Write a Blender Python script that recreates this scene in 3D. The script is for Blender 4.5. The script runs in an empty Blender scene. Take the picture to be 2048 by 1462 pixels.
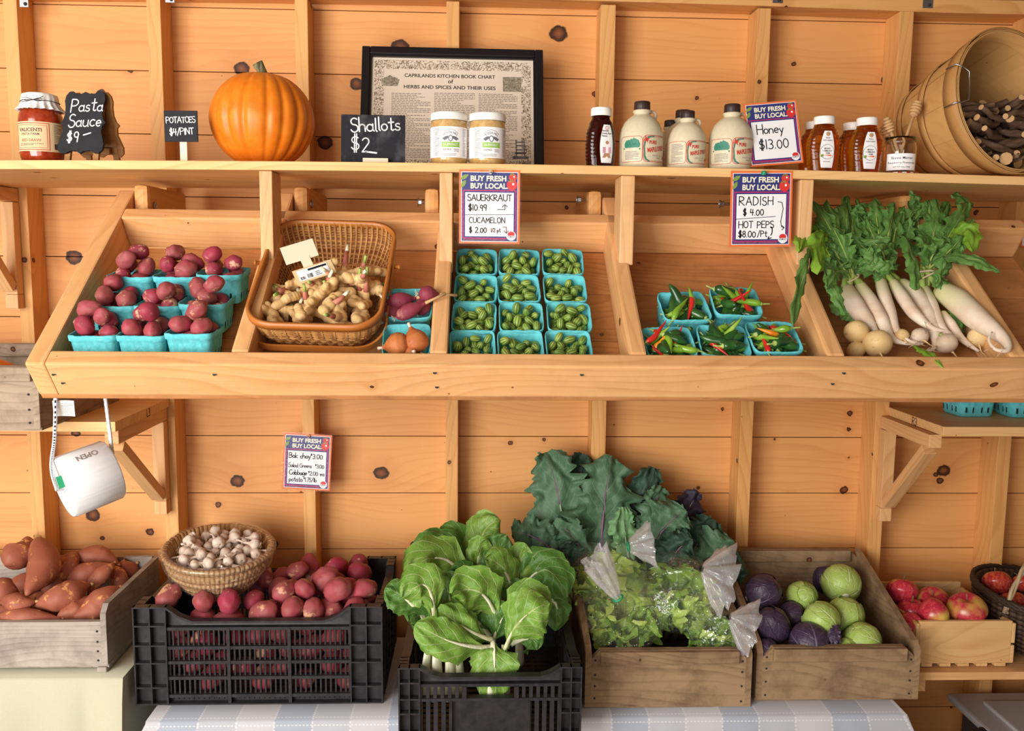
import bpy, bmesh, math, random
from mathutils import Vector, Matrix, Euler, Quaternion, noise
R = math.radians
PI = math.pi
sc = bpy.context.scene
col = sc.collection
V = Vector

# ---------------------------------------------------------------- camera, light, exposure
E = 1.65                                   # eye height above the floor
CAM = V((0.0, -2.51, E))
FPX = 1750.0                               # focal length in pixels of a 2048 px wide frame
def cam_axes(vx=958.0, vy=522.0, roll=0.35):
    y = V((vx - 1024, 731 - vy, -FPX)).normalized()         # world +Y in camera space
    up = V((0, 1, 0)); z = (up - y * up.dot(y)).normalized()
    z = Quaternion(y, R(roll)) @ z
    x = y.cross(z).normalized()
    return Matrix((x, y, z))
CM = cam_axes()
cd = bpy.data.cameras.new('camera'); cam = bpy.data.objects.new('camera', cd); col.objects.link(cam)
cd.sensor_width = 36.0; cd.lens = FPX / 2048 * 36.0; cd.clip_start = 0.05
m4 = CM.to_4x4(); m4.translation = CAM; cam.matrix_world = m4
sc.camera = cam

w = bpy.data.worlds.new('daylight'); sc.world = w; w.use_nodes = True
bgn = w.node_tree.nodes['Background']; bgn.inputs[0].default_value = (1.0, 0.94, 0.87, 1); bgn.inputs[1].default_value = 0.26

def area(name, loc, aim, sx, sy, power, color):
    l = bpy.data.lights.new(name, 'AREA'); l.shape = 'RECTANGLE'; l.size = sx; l.size_y = sy; l.energy = power; l.color = color
    o = bpy.data.objects.new(name, l); col.objects.link(o); o.location = loc
    o.rotation_euler = (V(aim) - V(loc)).to_track_quat('-Z', 'Y').to_euler(); return o
area('open_barn_door', (-2.1, -3.3, 1.6), (-0.3, 0, 1.3), 1.9, 2.2, 165, (1.0, 0.965, 0.92))
area('front_fill', (-0.7, -4.2, 1.2), (-0.3, 0, 1.1), 2.0, 2.0, 46, (1.0, 0.95, 0.89))  # soft fill lamp, added to brighten the parts beneath the shelves
sc.view_settings.view_transform = 'Standard'; sc.view_settings.look = 'None'
sc.view_settings.gamma = 1.0; sc.view_settings.use_curve_mapping = False
sc.view_settings.exposure = -0.02
sc.cycles.max_bounces = 8; sc.cycles.adaptive_threshold = 0.015; sc.cycles.transparent_max_bounces = 24

# ---------------------------------------------------------------- layout helpers
def P(px, py, Y):
    """The point on the plane y=Y seen at a photo pixel (used to measure the place)."""
    r = CM @ V(((px - 1024) / FPX, (731 - py) / FPX, -1.0))
    return CAM + r * ((Y - CAM.y) / r.y)
def PZ(px, py, Z):
    r = CM @ V(((px - 1024) / FPX, (731 - py) / FPX, -1.0))
    return CAM + r * ((Z - CAM.z) / r.z)
def proj(p):
    c = CM.transposed() @ (V(p) - CAM)
    return (1024 + FPX * c.x / -c.z, 731 - FPX * c.y / -c.z)

# ---------------------------------------------------------------- objects
def tag(o, label=None, cat=None, group=None, kind=None):
    if label: o['label'] = label
    if cat: o['category'] = cat
    if group: o['group'] = group
    if kind: o['kind'] = kind
    return o
def thing(name, label, cat, loc=(0, 0, 0), rot=(0, 0, 0), group=None):
    o = bpy.data.objects.new(name, None); col.objects.link(o)
    o.empty_display_size = 0.05; o.location = loc
    if isinstance(rot, Matrix): o.rotation_euler = rot.to_euler()
    elif isinstance(rot, Quaternion): o.rotation_euler = rot.to_euler()
    else: o.rotation_euler = rot
    return tag(o, label, cat, group)
def obj(name, me, parent=None, loc=(0, 0, 0), rot=(0, 0, 0)):
    o = bpy.data.objects.new(name, me); col.objects.link(o)
    o.location = loc
    o.rotation_euler = rot.to_euler() if isinstance(rot, (Matrix, Quaternion)) else rot
    if parent: o.parent = parent
    return o
def dup(root, loc, rot, label=None, group=None):
    r = root.copy(); col.objects.link(r); r.location = loc
    r.rotation_euler = rot.to_euler() if isinstance(rot, (Matrix, Quaternion)) else rot
    if label: r['label'] = label
    if group: r['group'] = group
    for ch in list(root.children):
        c = ch.copy(); col.objects.link(c); c.parent = r
        for g in list(ch.children):
            d = g.copy(); col.objects.link(d); d.parent = c
    return r

class MB:
    """collects shapes into one mesh"""
    def __init__(s): s.v = []; s.f = []; s.mi = []; s.sm = []; s.uv = {}
    def add(s, vs, fs, mi=0, smooth=False, M=None, uvs=None):
        b = len(s.v)
        s.v += [tuple(M @ V(p)) if M else tuple(p) for p in vs]
        for f in fs:
            s.f.append(tuple(b + i for i in f)); s.mi.append(mi); s.sm.append(smooth)
        if uvs:
            for i, u in enumerate(uvs): s.uv[b + i] = u
        return s
    def box(s, c, d, mi=0, M=None, bev=0.0):
        x, y, z = d[0] / 2, d[1] / 2, d[2] / 2
        T = Matrix.Translation(c)
        if M is not None: T = T @ M.to_4x4()
        if bev <= 0:
            vs = [(i, j, k) for i in (-x, x) for j in (-y, y) for k in (-z, z)]
            return s.add(vs, [(0, 1, 3, 2), (4, 6, 7, 5), (0, 4, 5, 1), (2, 3, 7, 6), (0, 2, 6, 4), (1, 5, 7, 3)], mi, False, T)
        b = bmesh.new(); bmesh.ops.create_cube(b, size=1.0)
        for v in b.verts: v.co = (v.co.x * d[0], v.co.y * d[1], v.co.z * d[2])
        bmesh.ops.bevel(b, geom=list(b.edges), offset=bev, segments=2, affect='EDGES', profile=0.6)
        s.add([v.co.copy() for v in b.verts], [[v.index for v in f.verts] for f in b.faces], mi, False, T); b.free(); return s
    def lathe(s, prof, n=32, mi=0, M=None, smooth=True, a0=0.0, a1=2 * PI, mod=None):
        """prof: (radius, z) from bottom to top"""
        full = abs(a1 - a0 - 2 * PI) < 1e-6; k = n if full else n + 1
        vs = []; uv = []
        for j, (r, z) in enumerate(prof):
            for i in range(k):
                a = a0 + (a1 - a0) * i / n
                rr = r * (mod(a, j) if mod else 1.0)
                vs.append((rr * math.cos(a), rr * math.sin(a), z)); uv.append((i / n, j / max(1, len(prof) - 1)))
        fs = []
        for j in range(len(prof) - 1):
            for i in range(n):
                i2 = (i + 1) % k
                fs.append((j * k + i, j * k + i2, (j + 1) * k + i2, (j + 1) * k + i))
        return s.add(vs, fs, mi, smooth, M, uv)
    def tube(s, pts, rad, n=8, mi=0, caps=True, smooth=True, M=None, flat=1.0):
        pts = [V(p) for p in pts]; k = len(pts)
        if not hasattr(rad, '__len__'): rad = [rad] * k
        t = (pts[1] - pts[0]).normalized()
        u = t.orthogonal().normalized(); vs = []
        for i, p in enumerate(pts):
            t2 = (pts[min(i + 1, k - 1)] - pts[max(i - 1, 0)])
            if t2.length > 1e-9: t2.normalize()
            else: t2 = t
            u = (u - t2 * u.dot(t2)); u = u.normalized() if u.length > 1e-6 else t2.orthogonal().normalized()
            w_ = t2.cross(u); t = t2
            for a in range(n):
                an = 2 * PI * a / n
                vs.append(p + (u * math.cos(an) + w_ * (math.sin(an) * flat)) * rad[i])
        fs = [(j * n + i, j * n + (i + 1) % n, (j + 1) * n + (i + 1) % n, (j + 1) * n + i) for j in range(k - 1) for i in range(n)]
        if caps: fs += [tuple(range(n - 1, -1, -1)), tuple((k - 1) * n + i for i in range(n))]
        return s.add(vs, fs, mi, smooth, M)
    def prism(s, outline, y0, y1, mi=0, M=None):
        """outline of (x, z) points, extruded in y from y0 (front) to y1"""
        n = len(outline)
        vs = [(x, y0, z) for x, z in outline] + [(x, y1, z) for x, z in outline]
        fs = [tuple(range(n)), tuple(range(2 * n - 1, n - 1, -1))] + [(i, i + n, (i + 1) % n + n, (i + 1) % n) for i in range(n)]
        return s.add(vs, fs, mi, False, M)
    def rect(s, x0, x1, z0, z1, y, mi=0):
        return s.add([(x0, y, z0), (x1, y, z0), (x1, y, z1), (x0, y, z1)], [(0, 1, 2, 3)], mi)
    def disc(s, x, z, r, y, mi=0, n=20, sx=1.0):
        return s.add([(x + r * sx * math.cos(2 * PI * i / n), y, z + r * math.sin(2 * PI * i / n)) for i in range(n)], [tuple(range(n))], mi)
    def stroke(s, pts, wd, y, mi=0):
        for a, b in zip(pts[:-1], pts[1:]):
            a = V((a[0], a[1])); b = V((b[0], b[1])); d = b - a
            if d.length < 1e-7: continue
            q = V((-d.y, d.x)).normalized() * wd / 2
            s.add([(a.x - q.x, y, a.y - q.y), (b.x - q.x, y, b.y - q.y), (b.x + q.x, y, b.y + q.y), (a.x + q.x, y, a.y + q.y)], [(0, 1, 2, 3)], mi)
        for p in pts: s.disc(p[0], p[1], wd / 2, y, mi, 8)
        return s
    def mesh(s, name, mats, fixn=False):
        me = bpy.data.meshes.new(name)
        me.from_pydata(s.v, [], s.f)
        for m in (mats if isinstance(mats, (list, tuple)) else [mats]): me.materials.append(m)
        me.polygons.foreach_set('material_index', s.mi)
        me.polygons.foreach_set('use_smooth', s.sm)
        if s.uv:
            l = me.uv_layers.new(name='UVMap')
            for lp in me.loops: l.data[lp.index].uv = s.uv.get(lp.vertex_index, (0, 0))
        if fixn:
            b = bmesh.new(); b.from_mesh(me); bmesh.ops.recalc_face_normals(b, faces=b.faces); b.to_mesh(me); b.free()
        me.update(); return me
    def build(s, name, mats, parent=None, loc=(0, 0, 0), rot=(0, 0, 0), fixn=False):
        return obj(name, s.mesh(name, mats, fixn), parent, loc, rot)

def fr(x, y, z):
    """rotation whose columns are the given axes"""
    return Matrix((x, y, z)).transposed()
def board(name, a, b, wd, th, up, mat, parent=None, bev=0.002, rel=None):
    """a timber from a to b; wd across along `up`, th along the third axis; local x runs with the grain"""
    a, b = V(a), V(b); x = (b - a).normalized(); up = V(up); z = (up - x * up.dot(x)).normalized(); y = z.cross(x)
    mb = MB(); mb.box((0, 0, 0), ((b - a).length, th, wd), bev=bev)
    o = mb.build(name, mat, None, (a + b) / 2, fr(x, y, z))
    if parent:
        o.parent = parent
        Mi = (Matrix.Translation(parent.location) @ parent.rotation_euler.to_matrix().to_4x4()).inverted()
        m = Mi @ (Matrix.Translation((a + b) / 2) @ fr(x, y, z).to_4x4())
        o.location = m.translation; o.rotation_euler = m.to_euler()
    return o
ORD = ['first', 'second', 'third', 'fourth', 'fifth', 'sixth', 'seventh', 'eighth', 'ninth', 'tenth', 'eleventh', 'twelfth', 'thirteenth',
       'fourteenth', 'fifteenth', 'sixteenth', 'seventeenth', 'eighteenth', 'nineteenth', 'twentieth']
def order_label(items, fmt, fmtrow=None, rows=1):
    """labels by the place each item has: fmt.format(which) with 'second from the left'"""
    its = [(proj(o.matrix_world.translation if False else world_loc(o)), o) for o in items]
    its.sort(key=lambda t: t[0][1])
    n = len(its); k = max(1, rows); out = []
    for r in range(k):
        row = sorted(its[r * n // k:(r + 1) * n // k], key=lambda t: t[0][0])
        for i, (_, o) in enumerate(row):
            m = len(row)
            wch = 'only' if m == 1 else 'leftmost' if i == 0 else 'rightmost' if i == m - 1 else ORD[i] + ' from left'
            rw = '' if k == 1 else ('top row' if r == 0 else 'bottom row' if r == k - 1 else ('middle row' if k == 3 else ORD[r] + ' row'))
            o['label'] = fmt.format(w=wch, row=rw)
def world_loc(o):
    return o.location.copy()
# ---------------------------------------------------------------- materials
def lin(h):
    h = h.lstrip('#'); c = [int(h[i:i + 2], 16) / 255 for i in (0, 2, 4)]
    return tuple(x / 12.92 if x <= 0.04045 else ((x + 0.055) / 1.055) ** 2.4 for x in c) + (1.0,)
class NT:
    def __init__(s, name):
        s.m = bpy.data.materials.new(name); s.m.use_nodes = True; s.t = s.m.node_tree
        s.b = s.t.nodes['Principled BSDF']; s.out = s.t.nodes['Material Output']
    def n(s, typ, **kw):
        nd = s.t.nodes.new(typ)
        for k, v in kw.items(): setattr(nd, k, v)
        return nd
    def put(s, sock, val):
        if hasattr(val, 'is_linked') or isinstance(val, bpy.types.NodeSocket): s.t.links.new(val, sock)
        else:
            if isinstance(val, str): val = lin(val)
            sock.default_value = val
    def math(s, op, a, b=None, c=None, clamp=False):
        nd = s.n('ShaderNodeMath', operation=op, use_clamp=clamp); s.put(nd.inputs[0], a)
        if b is not None: s.put(nd.inputs[1], b)
        if c is not None: s.put(nd.inputs[2], c)
        return nd.outputs[0]
    def coord(s, kind='Object'): return s.n('ShaderNodeTexCoord').outputs[kind]
    def rnd(s): return s.n('ShaderNodeObjectInfo').outputs['Random']
    def vm(s, op, a, b=None):
        nd = s.n('ShaderNodeVectorMath', operation=op); s.put(nd.inputs[0], a)
        if b is not None: s.put(nd.inputs[1], b)
        return nd.outputs['Value'] if op in ('LENGTH', 'DISTANCE', 'DOT_PRODUCT') else nd.outputs[0]
    def noise(s, vec, scale=5, detail=2, rough=0.5, dist=0.0, col=False):
        nd = s.n('ShaderNodeTexNoise'); s.put(nd.inputs['Vector'], vec)
        nd.inputs['Scale'].default_value = scale; nd.inputs['Detail'].default_value = detail
        nd.inputs['Roughness'].default_value = rough; nd.inputs['Distortion'].default_value = dist
        return nd.outputs['Color' if col else 'Fac']
    def ramp(s, fac, stops, interp='LINEAR'):
        nd = s.n('ShaderNodeValToRGB'); s.put(nd.inputs[0], fac); cr = nd.color_ramp; cr.interpolation = interp
        while len(cr.elements) < len(stops): cr.elements.new(0.5)
        for e, (p, c) in zip(cr.elements, stops):
            e.position = p; e.color = lin(c) if isinstance(c, str) else (c, c, c, 1)
        return nd.outputs[0]
    def mix(s, f, a, b, typ='MIX'):
        nd = s.n('ShaderNodeMix', data_type='RGBA', blend_type=typ); s.put(nd.inputs[0], f); s.put(nd.inputs[6], a); s.put(nd.inputs[7], b)
        return nd.outputs[2]
    def sep(s, v):
        nd = s.n('ShaderNodeSeparateXYZ'); s.put(nd.inputs[0], v); return nd.outputs
    def comb(s, x, y, z):
        nd = s.n('ShaderNodeCombineXYZ'); s.put(nd.inputs[0], x); s.put(nd.inputs[1], y); s.put(nd.inputs[2], z); return nd.outputs[0]
    def bump(s, h, strength=0.3, dist=0.002):
        nd = s.n('ShaderNodeBump'); nd.inputs['Strength'].default_value = strength; nd.inputs['Distance'].default_value = dist
        s.put(nd.inputs['Height'], h); s.t.links.new(nd.outputs[0], s.b.inputs['Normal']); return nd
    def set(s, color=None, rough=None, metal=None, spec=None, trans=None, ior=None, sss=None, coat=None):
        b = s.b
        if color is not None: s.put(b.inputs['Base Color'], color)
        if rough is not None: s.put(b.inputs['Roughness'], rough)
        if metal is not None: s.put(b.inputs['Metallic'], metal)
        if spec is not None: s.put(b.inputs['Specular IOR Level'], spec)
        if trans is not None: s.put(b.inputs['Transmission Weight'], trans)
        if ior is not None: s.put(b.inputs['IOR'], ior)
        if sss is not None:
            s.put(b.inputs['Subsurface Weight'], sss); b.inputs['Subsurface Scale'].default_value = 0.01
        if coat is not None: s.put(b.inputs['Coat Weight'], coat); b.inputs['Coat Roughness'].default_value = 0.15
        return s.m

def plain(name, c, rough=0.6, **k): return NT(name).set(c, rough, **k)

def wood(name, light, mid, dark, knots=True, ring=1.0, plank=0.0, spots=(), rough=0.55, dirt=0.0, grain=1.0):
    """sawn timber, grain along local x; `plank` = height of the planks a wall is made of; spots = knots (x, z, radius)"""
    t = NT(name); c = t.coord('Object'); x, y, z = t.sep(c); rn = t.rnd()
    off = t.math('MULTIPLY', rn, 37.0)
    if plank:
        idx = t.math('FLOOR', t.math('DIVIDE', z, plank)); off = t.math('ADD', off, t.math('MULTIPLY', idx, 7.31))
    base = t.comb(t.math('ADD', x, off), y, t.math('ADD', z, off))
    # knots
    vor = t.n('ShaderNodeTexVoronoi', voronoi_dimensions='2D'); vor.inputs['Scale'].default_value = 4.2 if plank else 5.5
    t.put(vor.inputs['Vector'], t.comb(t.math('ADD', x, off), t.math('ADD', t.math('ADD', z, y), off), 0.0))
    vr = t.sep(vor.outputs['Color'])
    dk = t.math('DIVIDE', vor.outputs['Distance'], 4.2 if plank else 5.5)
    size = t.math('MULTIPLY', t.math('MAXIMUM', t.math('SUBTRACT', vr[0], 0.55 if knots else 2.0), 0.0), 0.022)
    wob = t.math('MULTIPLY', t.math('SUBTRACT', t.noise(base, 55, 3), 0.5), 0.013)
    q = t.math('DIVIDE', t.math('ADD', dk, wob), t.math('ADD', size, 0.0005))          # 1 on the rim of a knot
    for (sx, sz, sr) in spots:
        d = t.vm('LENGTH', t.vm('MULTIPLY', t.vm('SUBTRACT', c, (sx, 0, sz)), (0.85, 0.0, 1.0)))
        q = t.math('MINIMUM', q, t.math('DIVIDE', t.math('ADD', d, wob), sr))
    swirl = t.math('MULTIPLY', t.math('DIVIDE', 1.0, t.math('ADD', 1.0, t.math('MULTIPLY', q, q))), 0.03)
    # rings
    big = t.noise(t.vm('MULTIPLY', base, (0.9, 3.0, 3.5)), 1.0, 2, 0.5)
    v = t.math('ADD', t.math('ADD', t.math('MULTIPLY', t.math('ADD', z, t.math('MULTIPLY', y, 0.7)), 0.8), t.math('MULTIPLY', big, 0.26 * ring)), swirl)
    ph = t.math('FRACT', t.math('MULTIPLY', v, 58.0))
    rg = t.ramp(ph, [(0.0, 0.0), (0.55, 0.25), (0.88, 1.0), (1.0, 0.0)])
    fine = t.noise(t.vm('MULTIPLY', base, (6, 260, 260)), 1.0, 2, 0.6)
    mid_ = t.noise(t.vm('MULTIPLY', base, (1.3, 14, 14)), 1.0, 3, 0.55)
    f = t.math('ADD', t.math('MULTIPLY', rg, 0.42 * grain), t.math('ADD', t.math('MULTIPLY', t.math('SUBTRACT', mid_, 0.5), 1.3), t.math('MULTIPLY', t.math('SUBTRACT', fine, 0.5), 0.5 * grain)), clamp=True)
    cc = t.mix(f, light, mid)
    tone = t.noise(t.comb(off, 0.0, 0.0), 3.0, 0)
    cc = t.mix(t.math('MULTIPLY', t.math('SUBTRACT', tone, 0.42), 1.6, clamp=True), cc, t.mix(0.55, cc, mid))
    halo = t.ramp(t.math('DIVIDE', q, 3.2), [(0.0, 1.0), (0.33, 0.75), (1.0, 0.0)])
    cc = t.mix(t.math('MULTIPLY', halo, 0.5), cc, mid)
    core = t.ramp(q, [(0.0, '#8a5630'), (0.45, '#6b3a1c'), (0.7, dark), (0.98, dark), (1.0, '#000000')])
    cc = t.mix(t.ramp(q, [(0.0, 1.0), (0.86, 1.0), (1.0, 0.0)]), cc, core)
    if dirt:
        sp = t.noise(base, 9, 5, 0.7); cc = t.mix(t.ramp(sp, [(0.45, 0.0), (0.72, dirt)]), cc, dark)
    t.bump(t.math('ADD', f, t.math('MULTIPLY', fine, 0.6)), 0.12 + 0.3 * dirt, 0.0012)
    return t.set(cc, rough, spec=0.3)

M = {}
M['stud'] = wood('framing_pine', '#dfa968', '#c07f42', '#4a2814', True, 1.2)
M['shelfwood'] = wood('planed_pine', '#e6bb80', '#cb9152', '#5a3216', True, 1.0)
M['binwood'] = wood('bin_pine', '#e6b27a', '#c98b52', '#4a2814', True, 1.2, dirt=0.12)
M['post'] = wood('post_pine', '#e2b582', '#c58d58', '#4a2814', True, 1.0, dirt=0.15)
M['floorwood'] = wood('worn_pine', '#c78b55', '#9a6237', '#432514', True, 1.6, dirt=0.3)
M['bracket'] = wood('bracket_pine', '#e0b07a', '#b9824e', '#4a2a16', False, 1.3)
M['oldwood'] = wood('weathered_wood', '#a5927e', '#77644f', '#35291f', True, 1.4, dirt=0.55, rough=0.8)
M['darkcrate'] = wood('aged_crate_wood', '#9c8060', '#6c543c', '#2f2116', True, 1.2, dirt=0.6, rough=0.75)
M['greycrate'] = wood('grey_crate_wood', '#b0a59a', '#857a70', '#3a322b', False, 1.2, dirt=0.5, rough=0.85)
M['newcrate'] = wood('new_crate_pine', '#deb67e', '#bd8a52', '#7a4a24', False, 2.2, rough=0.5)
M['easel'] = wood('easel_wood', '#a87a48', '#80562e', '#3a2212', False, 1.0)
M['splint'] = wood('basket_splint', '#c99a5e', '#a97a44', '#60401e', False, 0.8, grain=.5)
M['hoop'] = wood('basket_hoop', '#b98a52', '#94652f', '#60401e', False, 0.8, grain=.5)

def speck(name, c, rough=0.8, s=0.35, scale=60): 
    t = NT(name); v = t.coord('Object'); n = t.noise(v, scale, 4, 0.65)
    t.bump(n, s, 0.004)
    return t.set(t.mix(t.ramp(n, [(0.3, 0.0), (0.75, 1.0)]), c[0], c[1]), rough, spec=0.3)
M['pulp'] = speck('blue_paper_pulp', ('#4fb4bd', '#74cdd2'), 0.9, 0.35, 90)
M['slot'] = plain('slot_dark', '#1d2b2d', 0.9)
M['black_plastic'] = speck('black_crate_plastic', ('#1d1d21', '#343234'), 0.42, 0.08, 40)
M['chalkboard'] = speck('chalkboard', ('#1e1e22', '#2a2a2f'), 0.75, 0.05, 25)
def dusty():
    t = NT('dusty_chalkboard'); v = t.coord('Object'); n = t.noise(t.vm('MULTIPLY', v, (14, 14, 9)), 1.0, 5, 0.62)
    return t.set(t.mix(t.ramp(n, [(0.48, 0.0), (0.85, 0.6)]), '#26262b', '#85858b'), 0.85, spec=0.2)
M['dusty'] = dusty()
M['chalk'] = plain('white_chalk', '#f2f2f4', 0.95)
M['ink'] = plain('black_marker', '#15141c', 0.5)
M['brown_ink'] = plain('brown_marker', '#6b3a1e', 0.5)
M['white'] = plain('white_paper', '#f3f2f3', 0.6)
M['card'] = plain('cream_card', '#e9d9bd', 0.75)
M['orange'] = plain('orange_print', '#e8743c', 0.5)
M['navy'] = plain('navy_print', '#2f3478', 0.5)
M['magenta'] = plain('magenta_print', '#c22a63', 0.5)
M['cream'] = plain('cream_print', '#f2ecd2', 0.5)
M['tomato'] = plain('tomato_print', '#d8342e', 0.5)
M['leafprint'] = plain('leaf_print', '#7d9a4a', 0.5)
M['green'] = plain('green_plastic', '#1f9464', 0.35)
M['limeprint'] = plain('lime_print', '#8fbc45', 0.5)
M['greyprint'] = plain('grey_print', '#6a6870', 0.6)
M['paleink'] = plain('faded_ink', '#8d8078', 0.7)
M['redprint'] = plain('red_print', '#c4352f', 0.55)
M['maroon'] = plain('maroon_print', '#5a1d2a', 0.55)
M['tealprint'] = plain('teal_print', '#2f7d68', 0.55)
M['kraft'] = plain('kraft_label', '#d9bd90', 0.75)
M['steel'] = plain('zinc_steel', '#a9adb2', 0.35, metal=1.0)
M['lid'] = plain('white_lid', '#f2efe9', 0.4)
M['rubber'] = plain('rubber_band', '#e3c9b0', 0.6)
M['twine'] = plain('dark_twine', '#2c2a2e', 0.8)
M['black_gloss'] = plain('black_frame', '#121217', 0.3)
M['brown_cap'] = plain('brown_cap', '#33211f', 0.5)
M['jug'] = speck('beige_jug', ('#cfc3a4', '#d9ceb2'), 0.38, 0.02, 120)
M['glass'] = NT('clear_glass').set('#ffffff', 0.02, trans=1.0, ior=1.45)
def film(name, tint, gl, white, bumps=0.0, scale=25):
    """thin clear plastic film with creases"""
    t = NT(name); T = t.n('ShaderNodeBsdfTransparent'); T.inputs[0].default_value = tint
    G = t.n('ShaderNodeBsdfGlossy'); G.inputs['Roughness'].default_value = 0.07; G.inputs[0].default_value = (1, 1, 1, 1)
    D = t.n('ShaderNodeBsdfDiffuse'); D.inputs[0].default_value = (0.97, 0.97, 1.0, 1)
    fres = t.n('ShaderNodeLayerWeight'); fres.inputs[0].default_value = 0.35
    c = t.coord('Object')
    if bumps:
        bp = t.n('ShaderNodeBump'); bp.inputs['Strength'].default_value = bumps; bp.inputs['Distance'].default_value = 0.010
        vo = t.n('ShaderNodeTexVoronoi', feature='DISTANCE_TO_EDGE'); vo.inputs['Scale'].default_value = scale
        t.put(vo.inputs['Vector'], t.vm('ADD', c, t.vm('SCALE', t.noise(c, 18, 2, col=True), None)))
        t.put(bp.inputs['Height'], t.math('ADD', t.math('MINIMUM', vo.outputs['Distance'], 0.15), t.math('MULTIPLY', t.noise(c, 40, 3), 0.25)))
        for nd in (G, fres): t.t.links.new(bp.outputs[0], nd.inputs['Normal'])
    m1 = t.n('ShaderNodeMixShader'); t.put(m1.inputs[0], white); t.t.links.new(T.outputs[0], m1.inputs[1]); t.t.links.new(D.outputs[0], m1.inputs[2])
    m2 = t.n('ShaderNodeMixShader'); t.put(m2.inputs[0], t.math('ADD', t.math('MULTIPLY', fres.outputs['Facing'], gl * 1.2), gl * 0.25, clamp=True))
    t.t.links.new(m1.outputs[0], m2.inputs[1]); t.t.links.new(G.outputs[0], m2.inputs[2]); t.t.links.new(m2.outputs[0], t.out.inputs[0])
    return t.m
M['film'] = film('clear_plastic_bag', (0.99, 0.995, 0.99, 1), 0.27, 0.015, 1.0, 17)
M['film_neck'] = film('gathered_plastic', (0.985, 0.985, 0.985, 1), 0.34, 0.24, 1.0, 40)
M['wrap'] = film('cling_film', (0.99, 0.99, 0.99, 1), 0.22, 0.015, 0.8, 30)
M['laminate'] = film('laminate_sleeve', (0.99, 0.99, 0.99, 1), 0.03, 0.0, 0.12, 14)

def potato_mat(name, a, b, c, th=.66, sc2=14, unit=1.0):
    t = NT(name); v = t.vm('ADD', t.vm('MULTIPLY', t.coord('Object'), (unit, unit, unit)), t.comb(t.math('MULTIPLY', t.rnd(), 9.0), 0, 0))
    n = t.noise(v, 22, 4, 0.6); n2 = t.noise(v, 60, 3, 0.7); rn = t.rnd()
    cc = t.mix(t.ramp(n, [(0.35, 0.0), (0.65, 1.0)]), a, b)
    cc = t.mix(t.math('MULTIPLY', t.math('FRACT', t.math('MULTIPLY', rn, 7.3)), 0.55), cc, b)
    cc = t.mix(t.ramp(t.noise(v, sc2, 4, 0.65), [(th, 0.0), (th + .05, 0.85)]), cc, c)
    cc = t.mix(t.ramp(n2, [(0.62, 0.0), (0.75, 0.5)]), cc, '#6b3a34')
    vo = t.n('ShaderNodeTexVoronoi'); vo.inputs['Scale'].default_value = 55; t.put(vo.inputs['Vector'], v)
    eye = t.ramp(vo.outputs['Distance'], [(0.05, 1.0), (0.16, 0.0)]); cc = t.mix(t.math('MULTIPLY', eye, 0.35), cc, '#5a3028')
    t.bump(t.math('SUBTRACT', t.math('MULTIPLY', n2, 0.7), t.math('MULTIPLY', eye, 0.6)), 0.3, 0.002); return t.set(cc, 0.55, spec=0.3)
M['potato'] = potato_mat('red_potato_skin', '#a5384c', '#94524d', '#cf9a78', .60, 22, .032)
M['potato2'] = potato_mat('crimson_potato_skin', '#a32a45', '#8f3f49', '#d9a98a', .58, 22, .032)
M['sweet'] = potato_mat('sweet_potato_skin', '#a8654c', '#95533f', '#d69a5c', .60, 26)
M['shallot'] = potato_mat('shallot_skin', '#7d2a45', '#8c3a46', '#b07a6a')
M['onion'] = potato_mat('onion_skin', '#c07a44', '#a95c30', '#dcae7a')
M['ginger'] = potato_mat('ginger_skin', '#e0c08c', '#d0a86e', '#ecd9ae')
M['pink'] = potato_mat('pink_shoot', '#b5505c', '#c98a6a', '#d8a070')
M['garlic'] = potato_mat('garlic_skin', '#e6d8c8', '#cdb7a4', '#f0e6da')
M['turnip'] = potato_mat('turnip_skin', '#e8cd98', '#d9b67c', '#f0e2bf')
M['whiteturnip'] = potato_mat('white_turnip_skin', '#e0cfba', '#d0b79c', '#ece0d0')
def daikon():
    t = NT('daikon_skin'); x, y, z = t.sep(t.coord('UV')); v = t.coord('Object'); n = t.noise(v, 25, 3, 0.6)
    cc = t.mix(t.ramp(n, [(0.4, 0.0), (0.75, 0.6)]), '#ead9c4', '#cda384')
    cc = t.mix(t.ramp(t.math('ADD', y, t.math('MULTIPLY', n, 0.2)), [(0.1, 0.75), (0.34, 0.0)]), cc, '#b9c070')
    t.bump(n, 0.15, 0.002); return t.set(cc, 0.42, spec=0.4)
M['daikon'] = daikon()
def pumpkin_mat():
    t = NT('pumpkin_skin'); v = t.coord('Object'); n = t.noise(v, 30, 4, 0.6)
    t.bump(n, 0.12, 0.003); return t.set(t.mix(t.ramp(n, [(0.3, 0.0), (0.7, 1.0)]), '#d86e10', '#e8851f'), 0.42, spec=0.4)
M['pumpkin'] = pumpkin_mat()
def stem_mat(name, a, b):
    t = NT(name); v = t.coord('Object'); n = t.noise(t.vm('MULTIPLY', v, (90, 90, 12)), 1.0, 3)
    t.bump(n, 0.5, 0.003); return t.set(t.mix(t.ramp(n, [(0.35, 0.0), (0.6, 1.0)]), a, b), 0.7)
M['dry_stem'] = stem_mat('dry_stem', '#3f3a26', '#8d8458')
M['green_stem'] = stem_mat('green_stem', '#7f9a3e', '#a9bb66')
M['pale_stem'] = stem_mat('pale_stem', '#cfd2a4', '#e9e6cf')
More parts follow.
